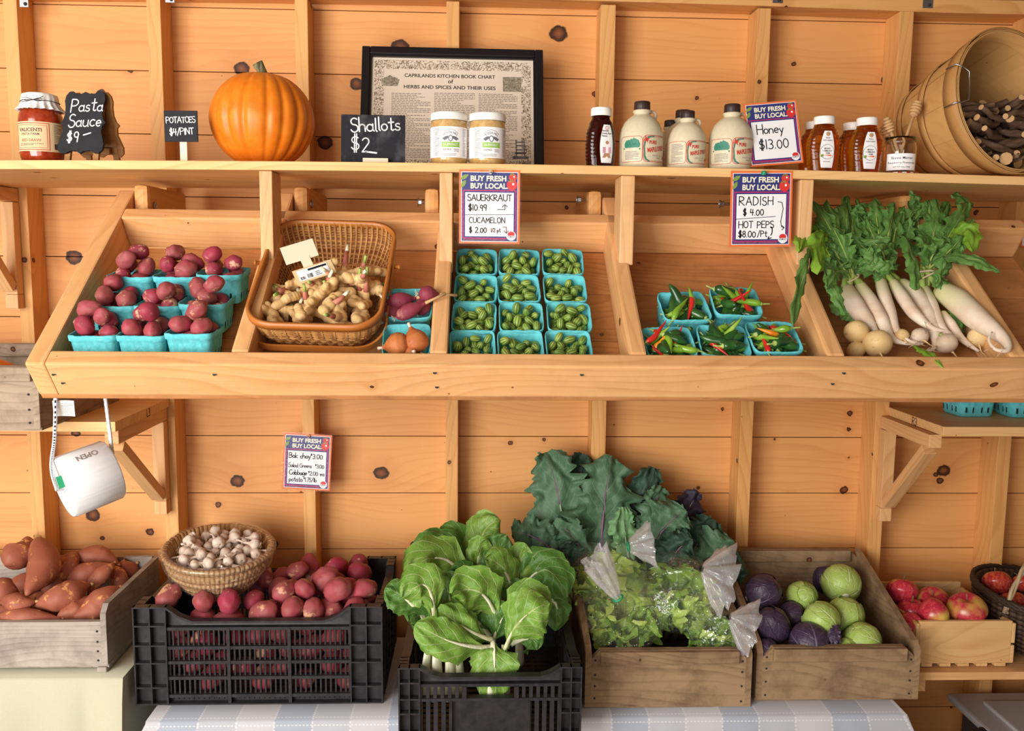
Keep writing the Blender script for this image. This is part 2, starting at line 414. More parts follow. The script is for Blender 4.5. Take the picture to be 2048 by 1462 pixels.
def cuke():
    t = NT('cucamelon_skin'); u, v, _ = t.sep(t.coord('UV')); rn = t.rnd(); o = t.coord('Object')
    st = t.math('SINE', t.math('ADD', t.math('MULTIPLY', u, 2 * PI * 9), t.math('MULTIPLY', t.noise(o, 160, 3), 7.0)))
    k = t.ramp(t.math('ADD', t.math('MULTIPLY', st, 0.35), t.noise(o, 420, 2)), [(0.35, 0.0), (0.62, 1.0)])
    a = t.mix(rn, '#b0bd58', '#7f9a45'); b = t.mix(t.math('FRACT', t.math('MULTIPLY', rn, 5.7)), '#5d8234', '#37602c')
    return t.set(t.mix(k, b, a), 0.38, spec=0.4)
M['cuke'] = cuke()
def pepper(name, a, b, r=0.18):
    t = NT(name); n = t.noise(t.vm('ADD', t.coord('Object'), t.comb(t.math('MULTIPLY', t.rnd(), 5), 0, 0)), 22, 2)
    return t.set(t.mix(t.ramp(n, [(0.35, 0.0), (0.7, 1.0)]), a, b), r, spec=0.5)
M['jalapeno'] = pepper('jalapeno_skin', '#1d4420', '#37642a'); M['gpepper'] = pepper('green_chilli_skin', '#5f8f24', '#8db03a')
M['rpepper'] = pepper('red_chilli_skin', '#b3191c', '#cf3426'); M['opepper'] = pepper('orange_chilli_skin', '#d8721c', '#c9a02c')

def leaf_mat(name, a, b, vein, rough=0.45, vw=0.035, side=7.0, sv=0.5, tr=0.25, mid=None):
    """leaf with a midrib and side veins, laid out by the leaf's own u (across) and v (along)"""
    t = NT(name); u, v, _ = t.sep(t.coord('UV')); o = t.coord('Object'); n = t.noise(o, 35, 4, 0.6)
    du = t.math('ABSOLUTE', t.math('SUBTRACT', u, 0.5))
    wd = t.math('MULTIPLY', t.math('SUBTRACT', 1.12, v), vw)
    rib = t.math('SUBTRACT', 1.0, t.math('DIVIDE', du, wd), clamp=True)
    ph = t.math('ADD', t.math('MULTIPLY', t.math('SUBTRACT', v, t.math('MULTIPLY', du, 0.75)), side), t.math('MULTIPLY', n, 0.5))
    fr_ = t.math('ABSOLUTE', t.math('SUBTRACT', t.math('FRACT', ph), 0.5))
    sd = t.math('MULTIPLY', t.math('SUBTRACT', 1.0, t.math('DIVIDE', fr_, 0.09), clamp=True), sv)
    vo = t.n('ShaderNodeTexVoronoi', feature='DISTANCE_TO_EDGE'); vo.inputs['Scale'].default_value = 60; t.put(vo.inputs['Vector'], o)
    net = t.math('MULTIPLY', t.math('SUBTRACT', 1.0, t.math('DIVIDE', vo.outputs['Distance'], 0.08), clamp=True), sv * 0.3)
    cc = t.mix(t.ramp(n, [(0.3, 0.0), (0.7, 1.0)]), a, b)
    cc = t.mix(t.math('MULTIPLY', t.rnd(), 0.5), cc, b)
    cc = t.mix(t.math('MAXIMUM', sd, net), cc, vein); cc = t.mix(rib, cc, mid or vein)
    t.bump(t.math('SUBTRACT', t.math('MULTIPLY', n, 0.6), t.math('MAXIMUM', t.math('MAXIMUM', sd, net), rib)), 0.45, 0.004)
    t.set(cc, rough, spec=0.4)
    tl = t.n('ShaderNodeBsdfTranslucent'); t.put(tl.inputs[0], cc); mx = t.n('ShaderNodeMixShader'); mx.inputs[0].default_value = tr
    t.t.links.new(t.b.outputs[0], mx.inputs[1]); t.t.links.new(tl.outputs[0], mx.inputs[2]); t.t.links.new(mx.outputs[0], t.out.inputs[0])
    return t.m
M['bok'] = leaf_mat('bok_choy_leaf', '#62922f', '#8ab04c', '#cddc9c', 0.4, 0.05, 6, 0.55)
M['bokdark'] = leaf_mat('dark_bok_choy_leaf', '#3f6f2a', '#5f8c3c', '#a9c284', 0.4, 0.04, 6, 0.5)
M['kale'] = leaf_mat('kale_leaf', '#3f5f47', '#587a5c', '#7f9a80', 0.55, 0.03, 8, 0.35, 0.12, '#8a5a7c')
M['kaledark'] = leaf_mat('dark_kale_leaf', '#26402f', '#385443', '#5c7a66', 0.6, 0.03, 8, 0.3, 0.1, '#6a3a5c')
M['kalepale'] = leaf_mat('pale_kale_leaf', '#5c8a58', '#79a472', '#9cbf94', 0.55, 0.03, 8, 0.35, 0.15)
M['kalepurple'] = leaf_mat('purple_kale_leaf', '#2c2a38', '#3c3346', '#574a60', 0.6, 0.03, 8, 0.3, 0.1)
M['radleaf'] = leaf_mat('radish_leaf', '#4b7c36', '#6b9848', '#b3c88c', 0.5, 0.05, 6, 0.4)
M['radleaf2'] = leaf_mat('bright_radish_leaf', '#6fa02a', '#8fb83a', '#b9d070', 0.45, 0.04, 6, 0.4)
M['lettuce'] = leaf_mat('lettuce_leaf', '#b6d848', '#d2e878', '#ecf4c0', 0.4, 0.05, 6, 0.4, 0.3)
M['lettuce2'] = leaf_mat('green_lettuce_leaf', '#82b43c', '#a8d05a', '#d6e8a8', 0.4, 0.05, 6, 0.4, 0.3)
M['cabbage'] = leaf_mat('green_cabbage_leaf', '#93b04a', '#b3cb6c', '#dbe5ae', 0.35, 0.05, 5, 0.55, 0.1)
M['redcabbage'] = leaf_mat('red_cabbage_leaf', '#33263c', '#463648', '#75637a', 0.4, 0.05, 5, 0.45, 0.05)
def apple_mat(name, red, red2, yel, th):
    t = NT(name); o = t.vm('ADD', t.coord('Object'), t.comb(t.math('MULTIPLY', t.rnd(), 7), 0, 0)); x, y, z = t.sep(t.coord('Object'))
    n = t.noise(t.vm('MULTIPLY', o, (1, 1, 0.5)), 14, 2); st = t.noise(t.vm('MULTIPLY', o, (1, 1, 0.12)), 140, 2)
    cc = t.mix(t.ramp(st, [(0.4, 0.0), (0.65, 1.0)]), red, red2)
    cc = t.mix(t.ramp(n, [(th, 0.0), (th + 0.16, 1.0)]), cc, yel)
    vo = t.n('ShaderNodeTexVoronoi'); vo.inputs['Scale'].default_value = 150; t.put(vo.inputs['Vector'], o)
    cc = t.mix(t.ramp(vo.outputs['Distance'], [(0.1, 0.6), (0.2, 0.0)]), cc, '#e0a080')
    return t.set(cc, 0.25, spec=0.5)
M['apple'] = apple_mat('apple_skin', '#b0283c', '#c4404a', '#cdb250', 0.48)
M['apple2'] = apple_mat('striped_apple_skin', '#a52a2c', '#c4573c', '#d09a50', 0.58)
def bark():
    t = NT('twig_bark'); o = t.coord('Object'); n = t.noise(t.vm('MULTIPLY', o, (60, 60, 14)), 1.0, 4); g = t.noise(o, 12, 4, 0.7)
    cc = t.mix(t.ramp(n, [(0.35, 0.0), (0.65, 1.0)]), '#4a3528', '#7d624e'); cc = t.mix(t.ramp(g, [(0.66, 0.0), (0.7, 0.8)]), cc, '#8fa08f')
    t.bump(n, 0.8, 0.004); return t.set(cc, 0.9, spec=0.2)
M['bark'] = bark(); M['cutwood'] = plain('cut_wood', '#c59c6c', 0.8)
def wicker(name, a, b, sx, sz, holes=False):
    """woven strips laid out by u (round the basket) and v (up it)"""
    t = NT(name); u, v, _ = t.sep(t.coord('UV'))
    pu = t.math('MULTIPLY', u, sx); pv = t.math('MULTIPLY', v, sz)
    wu = t.math('ABSOLUTE', t.math('SINE', t.math('MULTIPLY', pu, PI))); wv = t.math('ABSOLUTE', t.math('SINE', t.math('MULTIPLY', pv, PI)))
    ck = t.math('SINE', t.math('MULTIPLY', t.math('ADD', t.math('FLOOR', pu), t.math('FLOOR', pv)), PI))
    h = t.math('ADD', wv, t.math('MULTIPLY', wu, 0.6)); n = t.noise(t.comb(t.math('MULTIPLY', pu, 0.7), pv, 0), 2.0, 3)
    t.bump(h, 0.9, 0.004)
    return t.set(t.mix(t.math('MULTIPLY', t.math('SUBTRACT', t.math('ADD', n, 0.75), t.math('MULTIPLY', h, 0.5)), 1.2, clamp=True), a, b), 0.6, spec=0.35)
M['cane'] = plain('cane_rim', '#b06a2c', 0.4)
M['rattan'] = stem_mat('rattan_strip', '#9c6733', '#c08c50')
M['straw'] = wicker('straw_coil', '#dcc096', '#a67c4c', 70, 7)
M['wicker'] = wicker('dark_wicker', '#6b5240', '#33241a', 60, 12)
M['rope'] = stem_mat('vine_handle', '#8d7355', '#b39a78')
def cloth(name, a, b, c, per):
    t = NT(name); x, y, z = t.sep(t.coord('UV')); p = t.math('FRACT', t.math('DIVIDE', x, per))
    st = t.ramp(p, [(0.0, 0.0), (0.33, 1.0), (0.66, 0.5)], 'CONSTANT')
    cc = t.mix(st, a, b)
    e = t.math('ABSOLUTE', t.math('SUBTRACT', t.math('FRACT', t.math('MULTIPLY', p, 3.0)), 0.5))
    dash = t.math('MULTIPLY', t.math('GREATER_THAN', e, 0.475), t.math('GREATER_THAN', t.math('FRACT', t.math('MULTIPLY', y, 110.0)), 0.4))
    e2 = t.math('LESS_THAN', t.math('ABSOLUTE', t.math('SUBTRACT', y, 0.012)), 0.0016)
    dash2 = t.math('MULTIPLY', e2, t.math('GREATER_THAN', t.math('FRACT', t.math('MULTIPLY', x, 110.0)), 0.4))
    cc = t.mix(t.math('MULTIPLY', t.math('MAXIMUM', dash, dash2), 0.45), cc, c)
    n = t.noise(t.vm('MULTIPLY', t.coord('UV'), (500, 500, 1)), 1.0, 2); t.bump(n, 0.2, 0.001)
    return t.set(cc, 0.9, spec=0.15)
M['plaid'] = cloth('striped_tablecloth', '#bdbcc1', '#a2a9b4', '#e2e0e0', 0.276)
M['yellowcloth'] = speck('yellow_tablecloth', ('#b8b59c', '#bebba4'), 0.9, 0.1, 300)
M['tote'] = plain('grey_tote_lid', '#aaa5a2', 0.4); M['tote_dark'] = plain('dark_tote', '#3a3536', 0.45)
def sauce(name, a, b):
    t = NT(name); n = t.noise(t.coord('Object'), 70, 4, 0.7); t.bump(n, 0.05, 0.001)
    return t.set(t.mix(t.ramp(n, [(0.35, 0.0), (0.65, 1.0)]), a, b), 0.12, spec=0.5, coat=0.6)
M['sauce'] = sauce('tomato_sauce', '#84260f', '#a83c18'); M['kraut'] = sauce('sauerkraut', '#b58a4a', '#d0b078')
M['honey'] = NT('amber_honey').set('#e58f1a', 0.03, trans=0.96, ior=1.42)
M['darkhoney'] = NT('dark_honey').set('#4a1408', 0.04, trans=0.75, ior=1.42)
def spiral():
    t = NT('rolled_plastic_end'); o = t.coord('Object'); x, y, z = t.sep(o)
    r = t.vm('LENGTH', t.comb(0.0, y, z)); f = t.math('FRACT', t.math('MULTIPLY', r, 260)); t.bump(f, 0.5, 0.001)
    return t.set(t.mix(f, '#f3f3f4', '#d9dadd'), 0.35)
M['roll_end'] = spiral()
def rollside():
    t = NT('rolled_plastic_bags'); o = t.coord('Object'); n = t.noise(t.vm('MULTIPLY', o, (4, 120, 120)), 1.0, 3); t.bump(n, 0.35, 0.002)
    return t.set(t.mix(n, '#efeff1', '#dcdde0'), 0.28, spec=0.5, coat=0.4)
M['roll'] = rollside()
def bungee():
    t = NT('checked_bungee'); u, v, _ = t.sep(t.coord('UV'))
    k = t.math('MULTIPLY', t.math('GREATER_THAN', t.math('FRACT', t.math('MULTIPLY', v, 150.0)), 0.5), t.math('GREATER_THAN', t.math('FRACT', t.math('MULTIPLY', u, 2.0)), 0.5))
    return t.set(t.mix(k, '#f0eef0', '#17151c'), 0.7)
M['bungee'] = bungee()
def foxed():
    t = NT('chart_paper'); n = t.noise(t.coord('Object'), 3, 3); return t.set(t.mix(n, '#dccbb6', '#e6d8c6'), 0.25, spec=0.5, coat=0.3)
M['chart'] = foxed()
def swirlprint():
    t = NT('leafy_border_print'); o = t.coord('Object'); n = t.noise(o, 95, 2, 0.5, 1.6)
    return t.set(t.mix(t.ramp(n, [(0.47, 0.0), (0.5, 1.0), (0.56, 1.0), (0.6, 0.0)]), '#dfcfba', '#77684f'), 0.4)
M['border'] = swirlprint()
M['sketch'] = speck('engraving', ('#4a4438', '#bdb29a'), 0.6, 0.0, 260)
# ---------------------------------------------------------------- lettering
def arc(cx, cy, rx, ry, a0, a1, n=9):
    return [(cx + rx * math.cos(R(a0 + (a1 - a0) * i / n)), cy + ry * math.sin(R(a0 + (a1 - a0) * i / n))) for i in range(n + 1)]
o_ = lambda w=.45, h=.5: arc(w / 2, h / 2, w / 2, h / 2, 90, 450, 14)
HAND = {
 'A': (.7, [[(0, 0), (.35, 1), (.7, 0)], [(.12, .36), (.6, .36)]]), 'B': (.55, [[(0, 0), (0, 1)] + arc(.2, .76, .28, .24, 90, -90) + [(0, .52)], arc(.2, .26, .32, .26, 90, -90) + [(0, 0)]]),
 'C': (.6, [arc(.35, .5, .35, .5, 50, 310)]), 'D': (.62, [[(0, 0), (0, 1)] + arc(.12, .5, .48, .5, 90, -90) + [(0, 0)]]),
 'E': (.5, [[(.5, 1), (0, 1), (0, 0), (.5, 0)], [(0, .52), (.4, .52)]]), 'G': (.65, [arc(.35, .5, .35, .5, 50, 330) + [(.66, .42), (.4, .42)]]),
 'H': (.6, [[(0, 0), (0, 1)], [(.6, 0), (.6, 1)], [(0, .5), (.6, .5)]]), 'I': (.1, [[(.05, 0), (.05, 1)]]),
 'K': (.58, [[(0, 0), (0, 1)], [(.55, 1), (.02, .45), (.58, 0)]]), 'L': (.5, [[(0, 1), (0, 0), (.5, 0)]]),
 'M': (.75, [[(0, 0), (.1, 1), (.37, .35), (.65, 1), (.75, 0)]]), 'N': (.6, [[(0, 0), (.02, 1), (.58, .02), (.6, 1)]]), 'O': (.66, [o_(.66, 1)]),
 'P': (.55, [[(0, 0), (0, 1)] + arc(.2, .74, .34, .26, 90, -90) + [(0, .48)]]), 'R': (.6, [[(0, 0), (0, 1)] + arc(.2, .75, .34, .25, 90, -90) + [(.02, .5), (.6, 0)]]),
 'S': (.5, [arc(.26, .76, .24, .24, 40, 250) + arc(.25, .25, .26, .27, 80, -160)]), 'T': (.6, [[(0, 1), (.6, 1)], [(.3, 1), (.3, 0)]]),
 'U': (.6, [[(0, 1)] + arc(.3, .32, .3, .32, 180, 360) + [(.6, 1)]]), 'Z': (.5, [[(0, 1), (.5, 1), (0, 0), (.5, 0)]]),
 'a': (.48, [arc(.22, .24, .22, .24, 60, 400, 12), [(.43, .5), (.43, .1), (.5, 0)]]), 'b': (.45, [[(0, 1), (0, 0)], arc(.22, .24, .21, .24, 170, -170, 12)]),
 'c': (.4, [arc(.24, .25, .23, .25, 50, 310)]), 'd': (.46, [arc(.22, .24, .22, .24, 50, 390, 12), [(.44, 1), (.44, 0)]]),
 'e': (.44, [[(.03, .26), (.42, .28)] + arc(.22, .26, .21, .25, 8, 310)]), 'g': (.46, [arc(.22, .25, .22, .24, 50, 400, 12), [(.43, .5), (.42, -.2)] + arc(.22, -.2, .2, .17, 0, -150)]),
 'h': (.44, [[(0, 1), (0, 0)], [(0, .3)] + arc(.21, .28, .2, .22, 150, 0) + [(.42, 0)]]), 'i': (.1, [[(.05, .5), (.05, 0)], [(.05, .72), (.05, .74)]]),
 'k': (.42, [[(0, 1), (0, 0)], [(.38, .5), (.02, .22), (.42, 0)]]), 'l': (.14, [[(.06, 1), (.06, .1), (.14, 0)]]),
 'm': (.66, [[(0, .5), (0, 0)], arc(.16, .3, .15, .2, 170, 0) + [(.31, 0)], arc(.47, .3, .15, .2, 170, 0) + [(.63, 0)]]),
 'n': (.44, [[(0, .5), (0, 0)], arc(.21, .28, .2, .22, 160, 0) + [(.42, 0)]]), 'o': (.46, [o_(.46, .5)]),
 'p': (.45, [[(0, .5), (0, -.38)], arc(.22, .25, .21, .24, 170, -170, 12)]), 'r': (.34, [[(0, .5), (0, 0)], [(0, .25)] + arc(.2, .3, .18, .2, 150, 50)]),
 's': (.36, [arc(.19, .38, .15, .12, 40, 250) + arc(.17, .13, .17, .13, 70, -160)]), 't': (.4, [[(.2, .95), (.2, .08), (.3, 0), (.4, .06)], [(0, .62), (.4, .64)]]),
 'u': (.46, [[(0, .5)] + arc(.21, .2, .21, .2, 180, 350) + [(.43, .5), (.43, .06), (.48, 0)]]), 'y': (.45, [[(0, .5), (.2, .05)], [(.42, .52), (.08, -.4)]]),
 '0': (.52, [o_(.52, .92)]), '1': (.12, [[(.06, 1), (.06, 0)]]), '2': (.5, [arc(.24, .74, .23, .24, 160, -40) + [(0, 0), (.5, .02)]]),
 '3': (.46, [arc(.2, .74, .24, .24, 130, -90) + arc(.2, .25, .26, .26, 90, -140)]), '4': (.52, [[(.08, 1), (0, .42), (.5, .45)], [(.4, .95), (.36, 0)]]),
 '5': (.48, [[(.46, 1), (.06, 1), (.03, .55)] + arc(.2, .3, .26, .3, 110, -140)]), '7': (.46, [[(0, .95), (.46, .97), (.16, 0)]]),
 '8': (.46, [arc(.23, .75, .2, .23, -90, 270, 14), arc(.23, .26, .23, .26, 90, 450, 14)]), '9': (.46, [arc(.23, .7, .22, .26, 20, 380, 14) + [(.42, .6), (.36, 0)]]),
 '$': (.5, [arc(.26, .7, .22, .2, 40, 250) + arc(.25, .3, .24, .21, 80, -160), [(.22, 1.08), (.2, -.08)], [(.34, 1.08), (.32, -.08)]]),
 '/': (.4, [[(0, -.1), (.4, 1.05)]]), '.': (.12, [[(.06, .02), (.06, .05)]]), '-': (.6, [[(0, .55), (.6, .68)]]), ' ': (.35, []),
 '>': (1.0, [[(0, .1), (.75, .12), (.78, .75)], [(.52, .55), (.78, .85), (1.0, .55)]]), '<': (.5, [[(.1, 1), (.5, .95), (.35, .1)], [(.1, .3), (.34, .02), (.6, .3)]]),
 '*': (.25, [arc(.12, .9, .09, .06, 40, 250) + arc(.12, .76, .1, .07, 80, -160), [(.12, 1.02), (.12, .62)]]),
}
def hand(mb, s, x, z, h, y, wd=None, mi=0, gap=.16, slant=0.0, tilt=0.0, seed=1, jit=.03):
    rr = random.Random(seed); wd = wd or h * .1; cx = 0.0
    for ch in s:
        w_, strokes = HAND[ch]; dz = rr.uniform(-jit, jit); k = 1 + rr.uniform(-jit, jit) * 2
        for st in strokes:
            pts = []
            for a, b in st:
                a2 = cx + (a + slant * b) * k; b2 = b * k + dz
                pts.append((x + h * (a2 * math.cos(tilt) - b2 * math.sin(tilt)), z + h * (a2 * math.sin(tilt) + b2 * math.cos(tilt))))
            mb.stroke(pts, wd, y, mi)
        cx += w_ * k + gap
    return cx * h
def hand_width(s, gap=.16): return sum(HAND[c][0] + gap for c in s) - gap
_tc = {}
def type_verts(s, bold=0.0):
    """flat lettering in the built-in face, one unit high, centred; (verts, faces, width)"""
    key = (s, bold)
    if key not in _tc:
        cu = bpy.data.curves.new('lettering', 'FONT'); cu.body = s; cu.align_x = 'CENTER'; cu.size = 1.0; cu.offset = bold; cu.resolution_u = 3
        cu.fill_mode = 'BOTH'; o = bpy.data.objects.new('lettering', cu); col.objects.link(o)
        me = bpy.data.meshes.new_from_object(o.evaluated_get(bpy.context.evaluated_depsgraph_get()))
        vs = [(v.co.x, v.co.y) for v in me.vertices]; fs = [tuple(p.vertices) for p in me.polygons]
        bpy.data.objects.remove(o); bpy.data.curves.remove(cu); bpy.data.meshes.remove(me)
        if vs:
            x0 = min(v[0] for v in vs); x1 = max(v[0] for v in vs); hh = max(v[1] for v in vs)
            vs = [((a - (x0 + x1) / 2), b) for a, b in vs]
        else: x0 = x1 = 0
        _tc[key] = (vs, fs, x1 - x0)
    return _tc[key]
def typed(mb, s, x, z, y, w=None, h=None, bold=0.0, mi=0, wrap=None, tilt=0.0, archr=0.0):
    """printed line centred at (x, z); w = its width; wrap = radius of the jar it is pasted on"""
    vs, fs, ww = type_verts(s, bold); sx = w / max(ww, .01) if w else h / .73; sz = h / .73 if h else sx
    out = []
    for a, b in vs:
        a2, b2 = a * sx, b * sz
        if archr:
            th = a2 / archr; a2, b2 = (archr + b2) * math.sin(th), (archr + b2) * math.cos(th) - archr
        p = (x + a2 * math.cos(tilt) - b2 * math.sin(tilt), z + a2 * math.sin(tilt) + b2 * math.cos(tilt))
        out.append(p)
    return put2d(mb, out, [tuple(reversed(f)) if False else f for f in fs], y, mi, wrap)
def put2d(mb, pts, fs, y, mi=0, wrap=None):
    if callable(wrap): vs = [wrap(a, b, y) for a, b in pts]
    elif wrap: vs = [((wrap - y) * math.sin(a / wrap), -(wrap - y) * math.cos(a / wrap), b) for a, b in pts]
    else: vs = [(a, y, b) for a, b in pts]
    return mb.add(vs, fs, mi)
def wrap_rect(mb, x0, x1, z0, z1, wrap, y, mi=0, n=14, prof=None):
    """a pasted paper patch on a jar of radius `wrap`; y < 0 is outwards; prof(z) gives the local radius"""
    vs = []; 
    for j in range(7):
        zz = z0 + (z1 - z0) * j / 6; r = (prof(zz) if prof else wrap) - y
        for i in range(n + 1):
            a = (x0 + (x1 - x0) * i / n) / wrap; vs.append((r * math.sin(a), -r * math.cos(a), zz))
    k = n + 1
    return mb.add(vs, [(j * k + i, j * k + i + 1, (j + 1) * k + i + 1, (j + 1) * k + i) for j in range(6) for i in range(n)], mi, True)
def lines_of_print(mb, x0, x1, z0, z1, y, n, mi, seed=0, wrap=None, th=.35):
    """small print: broken dashes too small to read"""
    rr = random.Random(seed); dz = (z1 - z0) / n
    for i in range(n):
        z = z1 - dz * (i + .5); x = x0; end = x1 if rr.random() < .7 else x0 + (x1 - x0) * rr.uniform(.4, .9)
        while x < end:
            l = rr.uniform(.04, .12) * (x1 - x0); e = min(end, x + l)
            pts = [(x, z - dz * th / 2), (e, z - dz * th / 2), (e, z + dz * th / 2), (x, z + dz * th / 2)]
            put2d(mb, pts, [(0, 1, 2, 3)], y, mi, wrap); x = e + .02 * (x1 - x0)
# ---------------------------------------------------------------- the setting
def structure(o): o['kind'] = 'structure'; return o
WY = 0.089                                              # wall boards stand one stud behind the stud faces
PL = 0.1752
spots = []
for px, py, r in [(800, 95, 17), (1117, 67, 17), (483, 137, 14), (203, 187, 9), (713, 168, 13), (762, 946, 15), (475, 962, 14), (1887, 941, 14), (1880, 962, 7),
                  (148, 515, 15), (143, 622, 17), (1020, 886, 5), (152, 866, 9), (186, 1030, 14), (300, 1064, 8), (1190, 990, 8), (1588, 128, 5), (1700, 826, 6), (1697, 858, 5),
                  (1688, 980, 9), (205, 1076, 5), (1770, 160, 9), (650, 285, 14), (830, 1090, 10), (1190, 188, 6), (544, 1088, 12)]:
    p = P(px, py, WY); spots.append((p.x, p.z - E, r * 0.00142))
M['wall'] = wood('wall_pine', '#e1a464', '#c67e44', '#3f2210', True, 1.0, PL, spots, grain=.62)
mb = MB()
for k in range(-10, 6):
    z0 = k * PL; mb.box((0.1, WY + .01, z0 + PL / 2), (4.6, .02, PL - .0022), bev=.0012)
mb.box((0.1, WY + .03, -.35), (4.6, .02, 2.9), mi=1)
structure(mb.build('wall_back', [M['wall'], M['slot']], None, (0, 0, E)))
mb = MB(); mb.box((1.93, -.75, 1.3), (.02, 1.65, 2.7)); structure(mb.build('shade_wall_right', M['oldwood']))  # unseen wall, added to block sky light and darken the right end
mb = MB(); mb.box((1.15, -3.2, 1.3), (1.6, .03, 2.9)); structure(mb.build('shade_wall_front', M['oldwood']))  # unseen occluder, put in to hold front light off the right bays
mb = MB(); mb.box((0.1, -1.6, 2.76), (4.4, 3.3, .03)); structure(mb.build('shade_ceiling', M['oldwood']))  # out of view, added so ambient light enters only from front left
mb = MB(); mb.box((0.1, -1.9, -.02), (4.6, 4.2, .04)); structure(mb.build('floor', M['oldwood']))
nt = 0
for fl, fright in [(36, 63), (313, 340), (599, 624), (892, 917), (1190, 1219), (1493, 1519), (1768, 1795), (2022, 2049)]:
    nt += 1; a = P(fl, 560, 0).x; b = P(fright, 560, 0).x
    structure(board('trim_%d' % nt, ((a + b) / 2, WY / 2, 0.02), ((a + b) / 2, WY / 2, E + .708), b - a, WY, (1, 0, 0), M['stud']))
zc = lambda x: .012 * (1 - min(1, (x / 1.3) ** 2))
def bowed(name, x0, x1, y0, y1, z0, z1, mat, n=24, k=1.0, bev=.0025):
    """a long timber with a little crown"""
    b = bmesh.new(); bmesh.ops.create_cube(b, size=1.0)
    for v in b.verts: v.co = (v.co.x * (x1 - x0), v.co.y * (y1 - y0), v.co.z * (z1 - z0))
    bmesh.ops.bevel(b, geom=list(b.edges), offset=bev, segments=2, affect='EDGES', profile=.6)
    for i in range(1, n):
        X = -(x1 - x0) / 2 + (x1 - x0) * i / n
        bmesh.ops.bisect_plane(b, geom=b.verts[:] + b.edges[:] + b.faces[:], plane_co=(X, 0, 0), plane_no=(1, 0, 0))
    for v in b.verts: v.co.z += k * zc(v.co.x + (x0 + x1) / 2)
    me = bpy.data.meshes.new(name); b.to_mesh(me); b.free(); me.materials.append(mat)
    return obj(name, me, None, ((x0 + x1) / 2, (y0 + y1) / 2, (z0 + z1) / 2))
structure(bowed('trim_9', -2.1, 2.2, 0, WY, E + .706, E + .744, M['stud']))
structure(bowed('trim_10', -2.1, 2.2, 0, WY, E + .745, E + .783, M['stud']))
for i, (x0, x1, yb) in enumerate([(40, 57, 14), (331, 349, 5), (1545, 1565, 6), (1845, 1865, 16)]):
    a = P(x0, yb, -.001); b = P(x1, yb, -.001)
    t = thing('metal_tie', ['grey metal strap on the top plate, above the chalkboard easel', 'small grey metal strap on the top plate, nearest left of the pumpkin',
              'small grey metal strap on the top plate, above the leaning honey sign', 'grey metal strap on the top plate, just left of the bushel basket'][i], 'metal strap', ((a.x + b.x) / 2, -.001, a.z), group='straps along the top plate')
    mb = MB(); mb.box((0, 0, .04), (b.x - a.x, .002, .08)); mb.build('strap', M['steel'], t)
    mb = MB(); mb.lathe([(0, .003), (.004, .003), (.005, 0)], 10, M=Matrix.Rotation(PI / 2, 4, 'X')); mb.build('nail_head', M['twine'], t, (.004, -.001, .008))

# ---------------------------------------------------------------- top shelf
ST, SB, SF = E + .206, E + .186, -.50
o = bowed('shelf_board', -1.9, 2.0, SF, -.001, SB, ST, M['shelfwood'])
tag(o, 'long pine shelf board carrying the jars, pumpkin and framed chart', 'shelf')
def shelf_z(x): return ST + zc(x)

# ---------------------------------------------------------------- sloping display bin
TH = R(37)
U = V((0, -math.cos(TH), -math.sin(TH))); NN = V((0, -math.sin(TH), math.cos(TH)))
UF = .6215
TP0 = V((0, -.77, E - .209)) - U * UF
def TP(x, u, n=0.0): return V((x, 0, 0)) + TP0 + U * u + NN * n
#                                               # front face of the rail
XL = P(68, 728, -.77).x; XR = 1.36
bin_ = thing('display_bin', 'sloping pine display bin with dividers, holding the fresh produce', 'display bin', TP(0, UF, -.1))
bev = .004
fl = -.089
for i, (a, b) in enumerate([(.1175, .28), (.282, .445), (.447, UF - .002)]):
    board('floor_board', TP(XL - .018, (a + b) / 2, fl - .006), TP(XR, (a + b) / 2, fl - .006), b - a, .012, U, M['floorwood'], bin_)
def rail(name, u0, u1, x0, x1, mat): return board(name, TP(x0, (u0 + u1) / 2, fl / 2), TP(x1, (u0 + u1) / 2, fl / 2), .089, u1 - u0, NN, mat, bin_, bev)
RU = UF - .038
rail('front_rail', RU, UF, XL + .0192, XR, M['binwood'])
rail('back_rail', .079, .117, XL + .0192, XR, M['binwood'])
board('side_board', TP(XL, .0, fl / 2), TP(XL, UF, fl / 2), .089, .038, NN, M['binwood'], bin_, bev)
def divx(pxs, u): 
    p = TP(0, u); return (P(pxs[0], pxs[2], p.y).x + P(pxs[1], pxs[2], p.y).x) / 2
DX = [divx((462, 496, 705), RU), divx((857, 897, 705), RU), divx((1263, 1291, 705), RU), divx((1657, 1692, 705), RU), 1.128]
for x in DX:
    board('divider', TP(x, .0, fl / 2), TP(x, RU - .0005, fl / 2), .089, .036, NN, M['binwood'], bin_, .006)
PXW = [((520, 546), 548), ((879, 905), 545), ((1240, 1268), 530), ((1597, 1624), 560)]
for (f0, f1), yb in PXW:
    a = P(f0, 450, SF + .006).x; b = P(f1, 450, SF + .006).x; zb = P(f0, yb, SF + .006).z
    yy = SF + .006
    o = board('post', ((a + b) / 2, yy + .045, zb), ((a + b) / 2, yy + .045, SB + zc((a + b) / 2) - .0005), b - a, .089, (1, 0, 0), M['post'], bin_, .003)
for px, py, side in [(298, 412, 1), (612, 408, 0), (848, 405, -1), (1166, 400, -1), (1452, 408, -1)]:
    p = P(px, py, -.25)
    mb = MB(); A = Matrix.Rotation(PI / 2, 4, 'Y')
    mb.lathe([(0, -.012), (.0035, -.012), (.0035, .012)], 10, M=A); mb.lathe([(0, .014), (.008, .014), (.008, .006), (0, .006)], 6, M=A, smooth=False); mb.lathe([(.011, .016), (.011, .0145), (0, .0145)], 12, M=A)
    if side < 0: mb.v = [(-x, y, z) for x, y, z in mb.v]
    mb.build('bolt', M['steel'], bin_, p - V(bin_.location))
